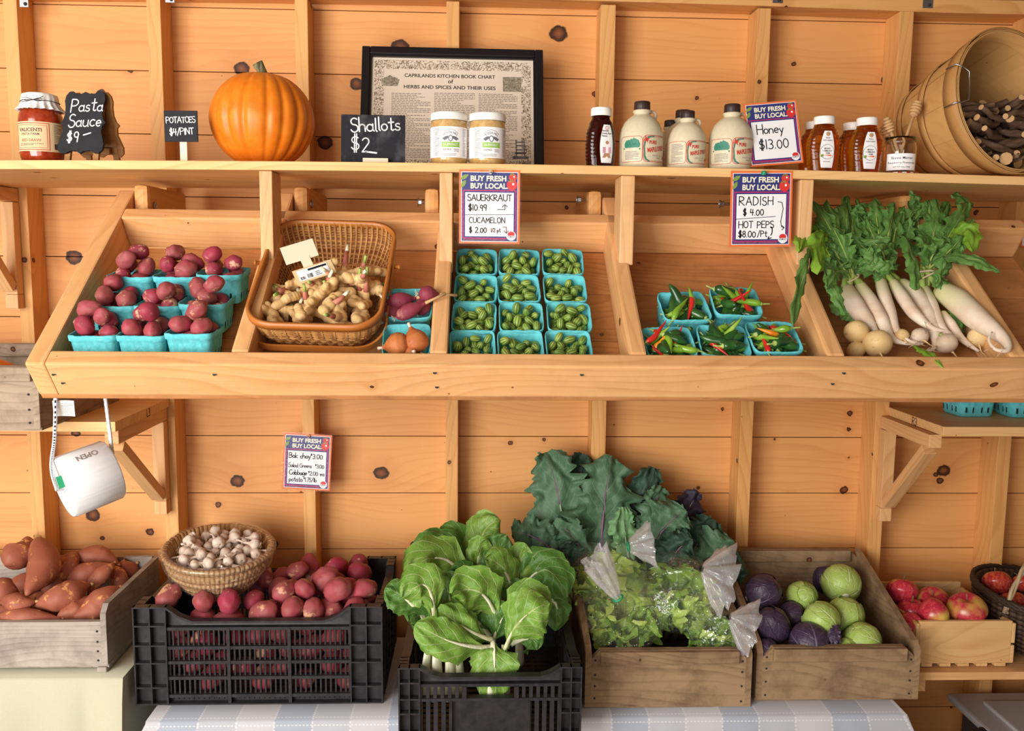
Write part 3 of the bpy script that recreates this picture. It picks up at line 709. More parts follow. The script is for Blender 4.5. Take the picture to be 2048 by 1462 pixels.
for x in (XL + .0385, DX[0] + .0375, DX[1] - .0375, DX[2] - .0375, DX[3] - .0375, DX[4] - .0375):
    board('arm', (x, -.29, E + .134), (x, -.0005, E + .134), .089, .036, (0, 0, 1), M['stud'], bin_, .012)
# nail holes and stains on the rail: dark screw heads
for px, py in [(108, 748), (120, 767), (430, 748), (870, 744), (873, 776), (1163, 748), (1683, 744), (1668, 768)]:
    p = P(px, py, -.752); mb = MB(); mb.disc(0, 0, .0042, 0, 0, 10)
    q = TP(p.x, UF + .0006, 0); k = (p.z - q.z) / NN.z
    mb.build('screw_hole', M['slot'], bin_, q + NN * k - V(bin_.location), Matrix.Rotation(-TH, 3, 'X'))

# ---------------------------------------------------------------- shelves on brackets at both ends
def bracket(label, x, ztop, run, drop, facing):
    """wall bracket of square stock; x = its middle, ztop = underside of the shelf it carries"""
    t = thing('shelf_bracket', label, 'bracket', (x, -.002, ztop - drop))
    w = .034; Z = ztop
    board('arm', (x, -.003, Z - .0185), (x, -run, Z - .0185), .036, w, (0, 0, 1), M['bracket'], t)
    board('upright', (x, -.0195, Z - .038), (x, -.0195, Z - drop + .04), .034, w, (0, 1, 0), M['bracket'], t)
    board('brace', (x, -run + .03, Z - .046), (x, -.047, Z - drop + .058), .028, w, (0, 0, 1), M['bracket'], t)
    board('foot_block', (x, -.0195, Z - drop), (x, -.0195, Z - drop + .0395), w, w, (0, 1, 0), M['bracket'], t)
    return t
b1 = bracket('square pine bracket under the top shelf beside the grey crate', P(24, 500, -.02).x, SB - .001, .30, .33, 1)
LZ = E - .3985
sh = board('end_shelf', (-2.08, -.188, LZ - .0125), (-.883, -.188, LZ - .0125), .375, .025, (0, 1, 0), M['shelfwood'])
tag(sh, 'short pine shelf marked L3 under the grey crate', 'shelf')
b2 = bracket('pine bracket below the L3 shelf, beside the bag roll', -.906, LZ - .0255, .345, .307, 1)
RZ = E - .416
XR3 = 1.212
sh2 = board('end_shelf', (XR3, -.155, RZ - .0125), (XR3 + .8, -.155, RZ - .0125), .31, .025, (0, 1, 0), M['shelfwood'])
tag(sh2, 'short pine shelf marked R3 holding empty blue pint baskets', 'shelf')
b3 = bracket('pine bracket below the R3 shelf, above the cabbages', P(1777, 900, -.02).x - .004, RZ - .0255, .285, .311, 1)
for txt, s_, sx, par in [('L3', 1, -.883, sh), ('R3', -1, XR3, sh2)]:
    mb = MB(); wdt = hand_width(txt) * .024; hand(mb, txt, -wdt / 2, -.011, .02, 0, .0022, seed=3)
    L = mb.build('pencil_mark', M['twine'], None)
    W = Matrix.Translation((sx + s_ * .0006, -.16, (LZ if s_ > 0 else RZ) - .0125)) @ Matrix.Rotation(s_ * PI / 2, 4, 'Z')
    L.parent = par; Mi = (Matrix.Translation(par.location) @ par.rotation_euler.to_matrix().to_4x4()).inverted() @ W
    L.location = Mi.translation; L.rotation_euler = Mi.to_euler()
# low shelf at the far end, with the apples
AZ = E - 1.079
XA = P(1840, 1350, -.33).x
o = board('low_shelf', (XA - .03, -.165, AZ - .011), (XA + .75, -.165, AZ - .011), .33, .022, (0, 1, 0), M['bracket']); tag(o, 'low pine shelf under the crate of apples', 'shelf')
o = board('shelf_cleat', (XA + .01, -.002, AZ - .043), (XA + .01, -.31, AZ - .043), .04, .036, (0, 0, 1), M['bracket']); tag(o, 'short pine cleat holding up the low apple shelf', 'cleat')

# ---------------------------------------------------------------- tables and cloths
TZ = E - 1.118; YZ = E - 1.034
def table_cloth(name, label, x0, x1, y0, y1, ztop, zlow, mat, flare, seed, folds):
    """cloth over a table: flat top, wavy front and end drops"""
    mb = MB(); nx = 110; rows = [(y1, 0)] + [(y1 + (y0 - y1) * i / 6, 0) for i in range(1, 7)] + [(y0, .006)] + [(y0, .006 + (ztop - zlow) * i / 12) for i in range(1, 13)]
    vs = []; uv = []
    for j, (y, d) in enumerate(rows):
        for i in range(nx + 1):
            s = i / nx; x = x0 + (x1 - x0) * s; f = min(1, d / .12)
            wv = sum(a * math.sin(x * k + p) for a, k, p in folds) * f
            side = (s - .5) * 2; ex = side ** 9 * flare * min(d, .1) if d > .006 else 0
            yy = y - (0.008 * min(1, d / .02) + abs(wv)) if d > 0 else y
            vs.append((x + ex, yy, ztop - d)); uv.append((x + 5, d if d > 0 else -(y0 - y) * -1 * -1))
    k = nx + 1
    fs = [(j * k + i, (j + 1) * k + i, (j + 1) * k + i + 1, j * k + i + 1) for j in range(len(rows) - 1) for i in range(nx)]
    b0 = len(vs)
    for sgn, col0 in ((-1, 0), (1, nx)):                 # ends
        n0 = len(vs)
        for j in range(13):
            d = .006 + (ztop - zlow) * j / 12
            for i in range(9):
                y = y0 + (y1 - y0) * i / 8; bx = (x0 if sgn < 0 else x1) + sgn * flare * min(d, .1) * (1 if i == 0 else 0)
                if i == 0: bx = vs[(7 + j) * k + col0][0]
                vs.append((bx, vs[(7 + j) * k + col0][1] if i == 0 else y, ztop - (d if j else 0))); uv.append((bx + 5 + i * .04, d))
        fs += [(n0 + j * 9 + i, n0 + j * 9 + i + 1, n0 + (j + 1) * 9 + i + 1, n0 + (j + 1) * 9 + i) for j in range(12) for i in range(8)]
    mb.add(vs, fs, 0, True, None, uv)
    return tag(mb.build(name, mat), label, 'tablecloth')
def table(label, x0, x1, y0, y1, z):
    t = thing('display_table', label, 'table', ((x0 + x1) / 2, (y0 + y1) / 2, 0))
    mb = MB(); mb.box((0, 0, z - .014), (x1 - x0, y1 - y0, .026), bev=.003); mb.build('tabletop', M['oldwood'], t)
    for sx in (-1, 1):
        for sy in (-1, 1):
            mb = MB(); mb.box((sx * (x1 - x0 - .1) / 2, sy * (y1 - y0 - .1) / 2, (z - .028) / 2), (.05, .05, z - .028)); mb.build('leg', M['oldwood'], t)
TX0 = P(290, 1395, -.47).x; TX1 = P(1815, 1390, -.47).x
table('wooden table hidden under the blue striped cloth', TX0 + .003, TX1 - .003, -.47, -.004, TZ - .002)
table_cloth('tablecloth', 'pale blue and grey striped cloth with white stitching under the crates', TX0, TX1, -.472, -.003, TZ, .05, M['plaid'], .45, 1, [(.006, 21, 0), (.004, 47, 1.2)])
YX1 = P(250, 1330, -.40).x
table('wooden table hidden under the plain yellow cloth', -1.75, YX1 - .006, -.41, -.004, YZ - .002)
table_cloth('tablecloth', 'plain pale yellow cloth hanging below the sweet potato crate', -1.755, YX1, -.412, -.003, YZ, .05, M['yellowcloth'], .06, 2, [(.02, 13, .5), (.012, 29, 2.0)])
# storage tote below the apple shelf
tx = P(1905, 1388, -.06).x
t = thing('storage_tote', 'grey lidded plastic tote below the apple shelf', 'tote', (tx + .4, -.28, E - 1.645))
mb = MB(); prof = [(-.36, -.20, 0), (-.385, -.225, .33)]
mb.box((0, 0, .165), (.74, .44, .33), bev=.015); mb.build('tub', M['tote_dark'], t)
mb = MB(); mb.box((0, 0, .342), (.80, .50, .022), bev=.008); mb.box((0, 0, .358), (.66, .36, .012), bev=.005); mb.build('lid', M['tote'], t)
mb = MB(); mb.box((-.405, 0, .32), (.02, .12, .06), bev=.006); mb.build('latch', M['black_plastic'], t)
# ---------------------------------------------------------------- price posters
def mpp(Y): return (2.51 + Y) / FPX
def poster(label, loc, rot, lines, w=.152, pin=None, glare=False):
    """printed price poster in a clear sleeve; lines are hand written on its white panel"""
    t = thing('price_poster', label, 'price sign', loc, rot, 'buy fresh buy local price signs')
    k = w / .150; mb = MB(); mm = .001 * k; y = lambda i: -.00035 * i * k
    q = lambda x0, x1, z0, z1, i, mi: mb.rect(x0 * mm, x1 * mm, z0 * mm, z1 * mm, y(i), mi)
    mb.box((0, .0005, 0), (150 * mm, .0008, 180 * mm), 0)
    q(-70, 70, -85, 85, 1, 1); q(-68.5, 68.5, -83.5, 83.5, 2, 2); q(-66, 66, -78, 41, 3, 3); q(-63.5, 63.5, -75.5, 38.5, 4, 2); q(-60, 60, -72, 35, 5, 1)
    def lf(x, z, a, l, wd, i=4):
        pts = [(l * u, wd * math.sin(PI * u) * s_) for s_, us in ((1, [0, .2, .4, .6, .8, 1]), (-1, [.8, .6, .4, .2])) for u in us]
        c, s_ = math.cos(a), math.sin(a)
        mb.add([((x + p * c - r_ * s_) * mm, y(i), (z + p * s_ + r_ * c) * mm) for p, r_ in pts], [tuple(range(len(pts)))[::-1]], 5)
    lf(-72, 66, .55, 24, 5); lf(-70, 46, 1.05, 22, 5, 4.5)
    for cx, cz, r_ in [(57, 72, 10), (55, 54, 13)]:
        mb.disc(cx * mm, cz * mm, r_ * mm, y(4 + (cz < 60) * .5), 4, 22)
        mb.disc((cx + 3) * mm, (cz + 2) * mm, r_ * .22 * mm, y(5.2), 1, 10)
        for a in (60, 110, 160, 20): mb.stroke([((cx - 2) * mm, (cz + r_ * .6) * mm), ((cx - 2 + r_ * .6 * math.cos(R(a))) * mm, (cz + r_ * .6 + r_ * .5 * math.sin(R(a))) * mm)], 1.6 * mm, y(5.5), 5)
    mb.disc(54 * mm, -70 * mm, 12 * mm, y(6), 1, 24); mb.disc(54 * mm, -66.5 * mm, 7 * mm, y(6.5), 4, 16, 1.25); mb.rect(43 * mm, 65 * mm, -75 * mm, -69.5 * mm, y(7), 1)
    mb.build('sheet', [M['orange'], M['white'], M['navy'], M['magenta'], M['tomato'], M['leafprint']], t)
    mb = MB()
    typed(mb, 'BUY FRESH', -3 * mm, 63 * mm, y(5), w=88 * mm, h=13 * mm, bold=.034, mi=0); typed(mb, 'BUY LOCAL.', -1 * mm, 45 * mm, y(5), w=92 * mm, h=13 * mm, bold=.034, mi=0)
    typed(mb, 'SEMAP', 54 * mm, -74.5 * mm, y(7.5), w=19 * mm, bold=.01, mi=2)
    typed(mb, 'SOUTHEASTERN MASSACHUSETTS / WWW.SEMAPONLINE.ORG', -12 * mm, -81.5 * mm, y(3.5), w=105 * mm, mi=1)
    mb.build('printed_lettering', [M['cream'], M['orange'], M['greyprint']], t)
    mb = MB()
    for ln in lines:
        if ln[0] == 'line': mb.stroke([(a * mm, b * mm) for a, b in ln[1]], ln[2] * mm, y(6.5), ln[3] if len(ln) > 3 else 0)
        else:
            s_, x, z, h = ln[:4]; kw = dict(ln[4]) if len(ln) > 4 else {}
            wd = kw.pop('wd', .11) * 1.25 * h * mm; hand(mb, s_, x * mm, z * mm, h * mm, y(6.5), wd, **kw)
    mb.build('handwriting', [M['ink'], M['brown_ink']], t)
    mb = MB(); mb.box((0, y(9), 0), (158 * mm, .0003, 189 * mm)); mb.build('clear_sleeve', M['laminate'], t)
    if pin:
        mb = MB(); A = Matrix.Rotation(PI / 2, 4, 'X')
        mb.lathe([(0, .012), (.004, .0115), (.005, .009), (.0032, .006), (.0045, .002), (.0055, .0008), (0, .0005)], 14, M=A); mb.build('push_pin', pin, t, (2 * mm, y(10), 84 * mm))
    return t
def sign_at(x0, x1, y0, y1, Y): 
    a = P((x0 + x1) / 2, (y0 + y1) / 2, Y); return (a.x, Y, a.z), abs(P(x1, y0, Y).x - P(x0, y0, Y).x)
l, wd = sign_at(918, 1040, 340, 488, SF - .0012)
poster('price poster pinned under the shelf, reading SAUERKRAUT and CUCAMELON', l, (0, 0, R(.3)), [
    ('SAUERKRAUT', -54, 15, 15, {'wd': .12, 'gap': .14}), ('$10.99', -52, -9, 15, {'wd': .12}), ('line', [(20, -6), (38, -6), (38, 4)], 1.8), ('line', [(31, 0), (38, 6), (44, 1)], 1.8),
    ('line', [(-60, -20), (60, -18)], 1.3), ('CUCAMELON', -50, -39, 13, {'wd': .12, 'gap': .16}), ('$ 2.00', -50, -63, 13, {'wd': .13, 'mi': 0}), ('1/2 pt', 4, -61, 9, {'wd': .16, 'mi': 1, 'gap': .08}),
    ('line', [(34, -49), (42, -49), (42, -62)], 1.8, 1), ('line', [(36, -58), (42, -64), (47, -58)], 1.8, 1)], w=wd, pin=M['glass'])
l, wd = sign_at(1460, 1584, 344, 492, SF - .0012)
poster('price poster with a green pin, reading RADISH and HOT PEPS', l, (0, R(-1.0), 0), [
    ('RADISH', -54, 9, 20, {'wd': .085, 'gap': .2}), ('$ 4.00', -44, -15, 15, {'wd': .11}), ('line', [(-60, -24), (35, -18)], 1.3), ('HOT PEPS', -54, -45, 16, {'wd': .1, 'gap': .15}),
    ('$8.00', -54, -67, 15, {'wd': .11}), ('/Pt', -8, -66, 14, {'wd': .11}), ('line', arc(22, -52, 6, 12, 50, -60), 2.4), ('line', [(20, -66), (18, -71), (26, -69)], 2.4),
    ('line', [(40, 17), (50, 15), (53, 0), (48, -30), (50, -42), (56, -45)], 1.7), ('line', [(52, -40), (57, -45), (51, -50)], 1.7)], w=wd, pin=M['green'])
l, wd = sign_at(566, 662, 868, 980, -.0015)
poster('price poster on the wall stud, listing Bok choy and Salad Greens', l, (0, R(3.2), 0), [
    ('Bok choy', -56, 12, 16, {'wd': .12, 'gap': .1}), ('*3.00', 12, 12, 15, {'wd': .12, 'gap': .14}), ('Salad Greens', -57, -18, 13, {'wd': .11, 'gap': .05}), ('*3.00', 27, -18, 12, {'wd': .12, 'gap': .1}),
    ('Cabbage', -54, -42, 15, {'wd': .12, 'gap': .06}), ('*2.00 ea', 6, -42, 13, {'wd': .12, 'gap': .1}), ('potato', -54, -64, 14, {'wd': .12, 'gap': .08}), ('*1.75/lb', -8, -63, 13, {'wd': .12, 'gap': .1})], w=wd, pin=M['glass'])
p0 = P(1559, 334, -.455); p0.z = shelf_z(p0.x)
ht = .182; tl = R(11)
t = poster('leaning price poster reading Honey, stood among the jars on the shelf', (p0.x - .012, -.455 + .095 * math.sin(tl), p0.z + .0912 * math.cos(tl)), Euler((-tl, R(-5.5), 0)).to_matrix(), [
    ('Honey', -46, 0, 26, {'wd': .085, 'gap': .12}), ('$13.00', -44, -44, 27, {'wd': .08, 'gap': .16})], w=.126)
for px, Y in [(2049, -.02)]:
    p = P(2049, 468, Y)
    t = thing('price_poster', 'price poster cut by the right edge, beyond the radish greens', 'price sign', (p.x + .055, Y, p.z), (0, 0, 0), 'buy fresh buy local price signs')
    mb = MB(); mb.box((0, .001, 0), (.13, .001, .075), 0); mb.rect(-.06, .06, -.033, .033, 0, 1); mb.build('sheet', [M['orange'], M['white']], t)

# ---------------------------------------------------------------- chalk signs
SH = -.09
_before = set(bpy.data.objects)
def on_shelf(px, Y):
    Y = Y + (SH if Y < -.2 else 0); x = P(px, 335, Y).x
    return V((x, Y, shelf_z(x)))
p = on_shelf(178, -.355)
t = thing('easel_sign', 'scalloped chalkboard easel reading Pasta Sauce, beside the sauce jar', 'chalkboard sign', p, (0, 0, R(-12)))
half = [(0, .168), (.012, .163), (.026, .163), (.034, .170), (.044, .169), (.052, .160), (.0545, .147), (.051, .132), (.050, .115), (.054, .100), (.061, .092), (.054, .085), (.052, .070), (.058, .052), (.062, .040), (.060, .026), (.050, .018), (.038, .019), (.026, .025), (.012, .024), (0, .018)]
outl = half + [(-x, z) for x, z in half[-2:0:-1]]
for nm, s_, dy in (('front_board', 1, 0), ('back_board', -1, .0)):
    mb = MB(); k = .96; lean = R(-13 * s_)
    mb.prism([(x * k, z) for x, z in outl[::-1]], -.003, .003)
    me = mb.build(nm, M['chalkboard' if s_ > 0 else 'easel'], t, (.0 if s_ > 0 else .004, -.034 * s_ + (0 if s_ > 0 else .02), 0), Euler((lean, 0, 0)).to_matrix())
    if s_ > 0:
        mb = MB()
        hand(mb, 'Pasta', -.034, .119, .030, -.0035, .0028, slant=.08, gap=.12, tilt=.02); hand(mb, 'Sauce', -.036, .082, .030, -.0035, .0029, slant=.08, gap=.13, tilt=.02); hand(mb, '$9', -.036, .046, .026, -.0035, .0030, gap=.22, seed=4)
        mb.stroke([(.006, .062), (.024, .067)], .003, -.0035)
        mb.build('chalk_writing', M['chalk'], me)
    for sx in (-1, 1):
        mb = MB(); mb.box((sx * .037, .0045 * s_ + .004, .078), (.014, .007, .150)); mb.build('leg', M['easel'], t, (.0 if s_ > 0 else .004, -.034 * s_ + (0 if s_ > 0 else .02), 0), Euler((lean, 0, 0)).to_matrix())
mb = MB(); mb.box((0, .032, .03), (.07, .006, .014)); mb.build('crossbar', M['easel'], t)

p = on_shelf(365, -.36)
t = thing('potato_sign', 'small square chalkboard on a stick reading POTATOES', 'chalkboard sign', p, (0, 0, R(-4)))
mb = MB(); mb.box((0, 0, .085), (.080, .004, .072), bev=.0008); b_ = mb.build('board', M['chalkboard'], t)
mb = MB(); wdt = hand_width('POTATOES', .1) * .0165
hand(mb, 'POTATOES', -.0345, .092, .0135, -.0025, .0019, gap=.06, tilt=.03); hand(mb, '$4/PINT', -.027, .064, .0150, -.0025, .0020, gap=.1, tilt=.05); mb.build('chalk_writing', M['chalk'], b_)
mb = MB(); mb.box((.003, .0035, .026), (.017, .003, .052)); mb.build('stick', M['card'], t)
mb = MB(); mb.box((.0, .004, .002), (.062, .022, .004)); mb.build('base', M['card'], t)

p = on_shelf(746, -.365)
t = thing('shallot_sign', 'dusty black chalkboard reading Shallots, in front of the framed chart', 'chalkboard sign', p, (R(-7), 0, R(1)))
mb = MB(); mb.box((0, .003, .0605), (.153, .004, .117), bev=.0015); b_ = mb.build('board', M['dusty'], t)
mb = MB(); hand(mb, 'Shallots', -.052, .076, .032, -.0002, .0033, gap=.1, tilt=.06, seed=5); hand(mb, '$2', -.052, .030, .036, -.0002, .0028, gap=.2, seed=2); mb.stroke([(-.018, .030), (.008, .027)], .004, -.0002); mb.build('chalk_writing', M['chalk'], b_)
mb = MB(); mb.box((.007, -.002, .006), (.060, .022, .012), bev=.001); mb.build('holder', M['card'], t)

# ---------------------------------------------------------------- framed chart
p = on_shelf(904, -.135)
t = thing('framed_chart', 'black framed chart of herbs and spices leaning behind the sauerkraut jars', 'framed print', p, (R(-17), 0, R(.6)))
FW, FH, FT = .492, .372, .022
mb = MB()
for sx in (-1, 1):
    mb.box((sx * (FW - FT) / 2, 0, FH / 2), (FT, .02, FH), bev=.003); mb.box((sx * (FW / 2 - FT - .002), .002, FH / 2), (.006, .014, FH - 2 * FT), bev=.001)
for z in (FT / 2, FH - FT / 2):
    mb.box((0, 0, z), (FW - 2 * FT, .02, FT), bev=.003)
for z in (FT + .002, FH - FT - .002): mb.box((0, .002, z), (FW - 2 * FT, .014, .006), bev=.001)
mb.build('frame', M['black_gloss'], t)
mb = MB(); mb.box((0, .004, FH / 2), (FW - 2 * FT, .004, FH - 2 * FT)); pr = mb.build('chart', M['chart'], t)
mb = MB(); a, b = FW / 2 - FT - .012, FH - FT - .012; bw = .026
for x0, x1, z0, z1 in [(-a, a, b - bw, b), (-a, -a + bw, .03, b - bw), (a - bw, a, .03, b - bw), (-a, a, .026, .026 + bw)]: mb.rect(x0, x1, z0, z1, .0016, 0)
mb.build('leafy_border', M['border'], pr)
mb = MB(); yy = .0015
typed(mb, 'CAPRILANDS KITCHEN BOOK CHART', -.008, .289, yy, w=.246, h=.0105, bold=.012); typed(mb, 'of', -.006, .273, yy, w=.014, bold=.01); typed(mb, 'HERBS AND SPICES AND THEIR USES', -.008, .256, yy, w=.248, h=.0105, bold=.012)
for i, (x0, x1, zt) in enumerate([(-.165, -.06, .243), (-.05, .06, .246), (.07, .175, .246)]): lines_of_print(mb, x0, x1, .05, zt, yy, 40, 1, i, th=.42)
mb.build('printed_lettering', [M['ink'], M['paleink']], pr)
mb = MB(); mb.rect(.136, .186, .252, .295, yy, 0); mb.build('hearth_picture', [M['sketch']], pr)
mb = MB()
pot = [(-.187, .262), (-.15, .262), (-.144, .280), (-.152, .286), (-.165, .290), (-.17, .294), (-.175, .290), (-.186, .286), (-.193, .280)]
mb.add([(x, yy, z) for x, z in pot], [tuple(range(len(pot)))], 0)
mb.build('pot_picture', [M['sketch']], pr)
mb = MB()
for x in (.172, .194): mb.stroke([(x, .066), (x - .001, .112)], .0028, yy, 1)
for z in (.074, .084, .096, .106): mb.stroke([(.172, z), (.194, z)], .0035, yy, 1)
mb.stroke([(.165, .062), (.202, .062)], .008, yy, 1); mb.stroke([(.170, .075), (.197, .075)], .006, yy, 1)
mb.build('chair_picture', [M['sketch'], M['greyprint']], pr)

# ---------------------------------------------------------------- pumpkin
p = on_shelf(524, -.245)
t = thing('pumpkin', 'large round orange pumpkin with a short dry stem', 'pumpkin', p, (0, R(2), 0))
rr = random.Random(4); nr = 19; cuts = sorted((i + rr.uniform(-.28, .28)) / nr * 2 * PI for i in range(nr)); deep = [rr.uniform(.6, 1.2) for _ in cuts]
def ribs(a, j):
    d = min((abs((a - c + PI) % (2 * PI) - PI) / .10, k) for c, k in zip(cuts, deep)); f = math.sin(PI * j / 30) ** .6
    return 1 - .052 * d[1] * f * math.exp(-(d[0] * 1.5) ** 2)
prof = []
for j in range(31):
    th = PI * j / 30; r = math.sin(th) ** .86; z = -math.cos(th)
    zz = .118 + .117 * (abs(z) ** 1.1) * (1 if z > 0 else -1) - .014 * math.exp(-(r / .25) ** 2) * (1 if z > 0 else -.6)
    prof.append((max(r, .001) * .1285, zz))
mb = MB(); mb.lathe(prof, 190, mod=ribs); mb.build('body', M['pumpkin'], t)
mb = MB(); pts = [V((0, 0, .212)), V((.002, 0, .226)), V((-.004, 0, .240)), V((-.014, -.003, .257))]
mb.tube(pts, [.026, .013, .0115, .014], 12); mb.build('stem', M['dry_stem'], t)

# ---------------------------------------------------------------- jars
def neat(s): return s
def jar_text(mb, wrap):
    def f(s, x, z, w=None, h=None, bold=0, mi=0, y=-.0009, **k): typed(mb, s, x, z, y, w, h, bold, mi, wrap, **k)
    return f
p = on_shelf(87, -.335)
t = thing('sauce_jar', 'jar of red pasta sauce with a white cloth cap tied with twine', 'jar', p, (0, 0, R(10)))
r0 = .0495
mb = MB(); mb.lathe([(0, .001), (.036, 0), (.044, .003), (.0475, .012), (r0, .022), (r0, .098), (.048, .110), (.043, .121), (.037, .127), (.036, .138), (0, .138)], 48); mb.build('sauce_glass', M['sauce'], t)
def ruff(a, j): return 1 + [0, 0, 0, .012, .03, .07, .1][min(j, 6)] * math.sin(a * 21 + 1.3 * math.sin(a * 3))
mb = MB(); mb.lathe([(.0005, .1625), (.030, .162), (.0385, .159), (.0405, .150), (.0405, .139), (.044, .131), (.051, .122)], 90, mod=ruff)
mb.build('cloth_cap', M['lid'], t)
mb = MB(); mb.tube([V((.0425 * math.cos(a), .0425 * math.sin(a), .142 + .0005 * math.sin(5 * a))) for a in [2 * PI * i / 24 for i in range(25)]], .0008, 6)
for s_ in (1, -1):
    mb.tube([V((-.004 + s_ * x, -.0435 - .002 * abs(x) / .02, .142 + z)) for x, z in [(0, 0), (.012, .004), (.021, .003), (.020, -.002), (.010, -.003), (0, 0)]], .0007, 5)
    mb.tube([V((-.004 + s_ * x, -.0445, .142 + z)) for x, z in [(0, 0), (.012, -.004 + .006 * (s_ > 0)), (.024, -.007 + .016 * (s_ > 0))]], .0008, 5)
mb.build('twine_bow', M['twine'], t)
mb = MB(); wrap_rect(mb, -.062, .088, .024, .092, r0, -.0006, 0, 30)
def frame_lines(mb, x0, x1, z0, z1, wd, mi, wrap, y=-.0009):
    for a0, a1, b0, b1 in [(x0, x1, z0, z0 + wd), (x0, x1, z1 - wd, z1), (x0, x0 + wd, z0, z1), (x1 - wd, x1, z0, z1)]:
        n = 12 if a1 - a0 > wd * 2 else 1
        for i in range(n):
            c0 = a0 + (a1 - a0) * i / n; c1 = a0 + (a1 - a0) * (i + 1) / n
            put2d(mb, [(c0, b0), (c1, b0), (c1, b1), (c0, b1)], [(0, 1, 2, 3)], y, mi, wrap)
frame_lines(mb, -.056, .030, .027, .089, .0016, 1, r0); frame_lines(mb, -.051, .025, .032, .084, .0008, 1, r0)
lb = mb.build('paper_label', [M['kraft'], M['redprint']], t)
mb = MB(); tx_ = jar_text(mb, r0)
tx_('VALICENTI', -.014, .069, w=.055, h=.0085, bold=.02, mi=0); tx_('PASTA FARM', -.013, .061, w=.042, h=.005, bold=.01, mi=0); tx_('RED GRAVY', -.011, .046, w=.046, h=.0065, bold=.008, mi=1)
lines_of_print(mb, -.04, .016, .036, .043, -.0009, 2, 0, 3, r0); lines_of_print(mb, .040, .062, .03, .088, -.0009, 16, 2, 5, r0)
put2d(mb, [(.040, .03), (.054, .03), (.054, .042), (.040, .042)], [(0, 1, 2, 3)], -.0011, 0, r0)
mb.build('printed_lettering', [M['maroon'], M['redprint'], M['greyprint']], lb)

def kraut(px, Y, label, rz):
    p = on_shelf(px, Y); t = thing('sauerkraut_jar', label, 'jar', p, (0, 0, R(rz)), 'sauerkraut jars on the shelf')
    r0 = .0445
    mb = MB(); mb.lathe([(0, .001), (.036, 0), (.042, .004), (r0, .014), (r0, .090), (.0425, .096), (.0435, .102), (.040, .106), (0, .106)], 48); mb.build('kraut_glass', M['kraut'], t)
    mb = MB(); mb.lathe([(.0425, .105), (.0445, .106), (.0445, .1205), (.043, .123), (0, .1235)], 60, mod=lambda a, j: 1 + .006 * math.sin(a * 60)); mb.build('lid', M['lid'], t)
    mb = MB(); wrap_rect(mb, -.06, .06, .016, .088, r0, -.0006, 0, 30)
    for i in range(14):
        a = -.021 + .043 * i / 14 + .008; b = a + .043 / 14
        put2d(mb, [(a, .040), (b, .040), (b, .052), (a, .052)], [(0, 1, 2, 3)], -.0008, 1, r0); 
    put2d(mb, [(-.021 + .008, .0395), (.03, .0395), (.03, .0405), (-.013, .0405)], [(0, 1, 2, 3)], -.0010, 2, r0); put2d(mb, [(-.013, .0515), (.03, .0515), (.03, .0525), (-.013, .0525)], [(0, 1, 2, 3)], -.0010, 2, r0)
    put2d(mb, [(-.017, .018), (-.0165, .018), (-.0165, .086), (-.017, .086)], [(0, 1, 2, 3)], -.0010, 2, r0)
    lb = mb.build('paper_label', [M['white'], M['limeprint'], M['greyprint']], t)
    mb = MB(); cx = .008
    typed(mb, 'HOSTA HILL', cx, .0715, -.001, w=.034, h=.0058, bold=.006, wrap=r0, archr=.024)
    A_ = arc(cx, .055, .024, .026, 140, 40, 10); mb2 = MB(); mb2.stroke(A_, .0008, 0)
    put2d(mb, [(a, c) for a, b, c in mb2.v], mb2.f, -.001, 0, r0)
    for s_ in (1, -1):
        fan = [(cx + s_ * x, z) for x, z in [(.005, .066), (.012, .065), (.020, .060), (.014, .055), (.006, .060)]]
        put2d(mb, fan if s_ > 0 else fan[::-1], [(0, 1, 2, 3, 4)], -.001, 0, r0)
    put2d(mb, [(cx + .0055 * math.cos(a), .0605 + .0075 * math.sin(a)) for a in [2 * PI * i / 16 for i in range(16)]], [tuple(range(16))], -.0012, 0, r0)
    put2d(mb, [(cx + .0036 * math.cos(a), .0605 + .0055 * math.sin(a)) for a in [2 * PI * i / 16 for i in range(16)]], [tuple(range(16))], -.0014, 1, r0)
    typed(mb, 'SAUERKRAUT', cx, .0435, -.0012, w=.034, h=.006, bold=.008, mi=1, wrap=r0)
    typed(mb, 'HANDMADE', cx - .009, .032, -.001, w=.021, h=.005, wrap=r0); typed(mb, 'FERMENTED', cx + .014, .0335, -.001, w=.013, h=.003, wrap=r0); typed(mb, 'VEGETABLES', cx + .014, .0295, -.001, w=.013, h=.003, wrap=r0)
    lines_of_print(mb, -.012, .03, .019, .026, -.001, 2, 2, 6, r0); lines_of_print(mb, -.034, -.019, .02, .085, -.001, 20, 2, 7, r0); lines_of_print(mb, .04, .052, .02, .085, -.001, 20, 2, 8, r0)
    mb.build('printed_lettering', [M['greyprint'], M['white'], M['paleink']], lb)
kraut(898, -.345, 'white-lidded sauerkraut jar next to the Shallots chalkboard', -4)
kraut(974, -.345, 'white-lidded sauerkraut jar farther from the Shallots chalkboard', 2)

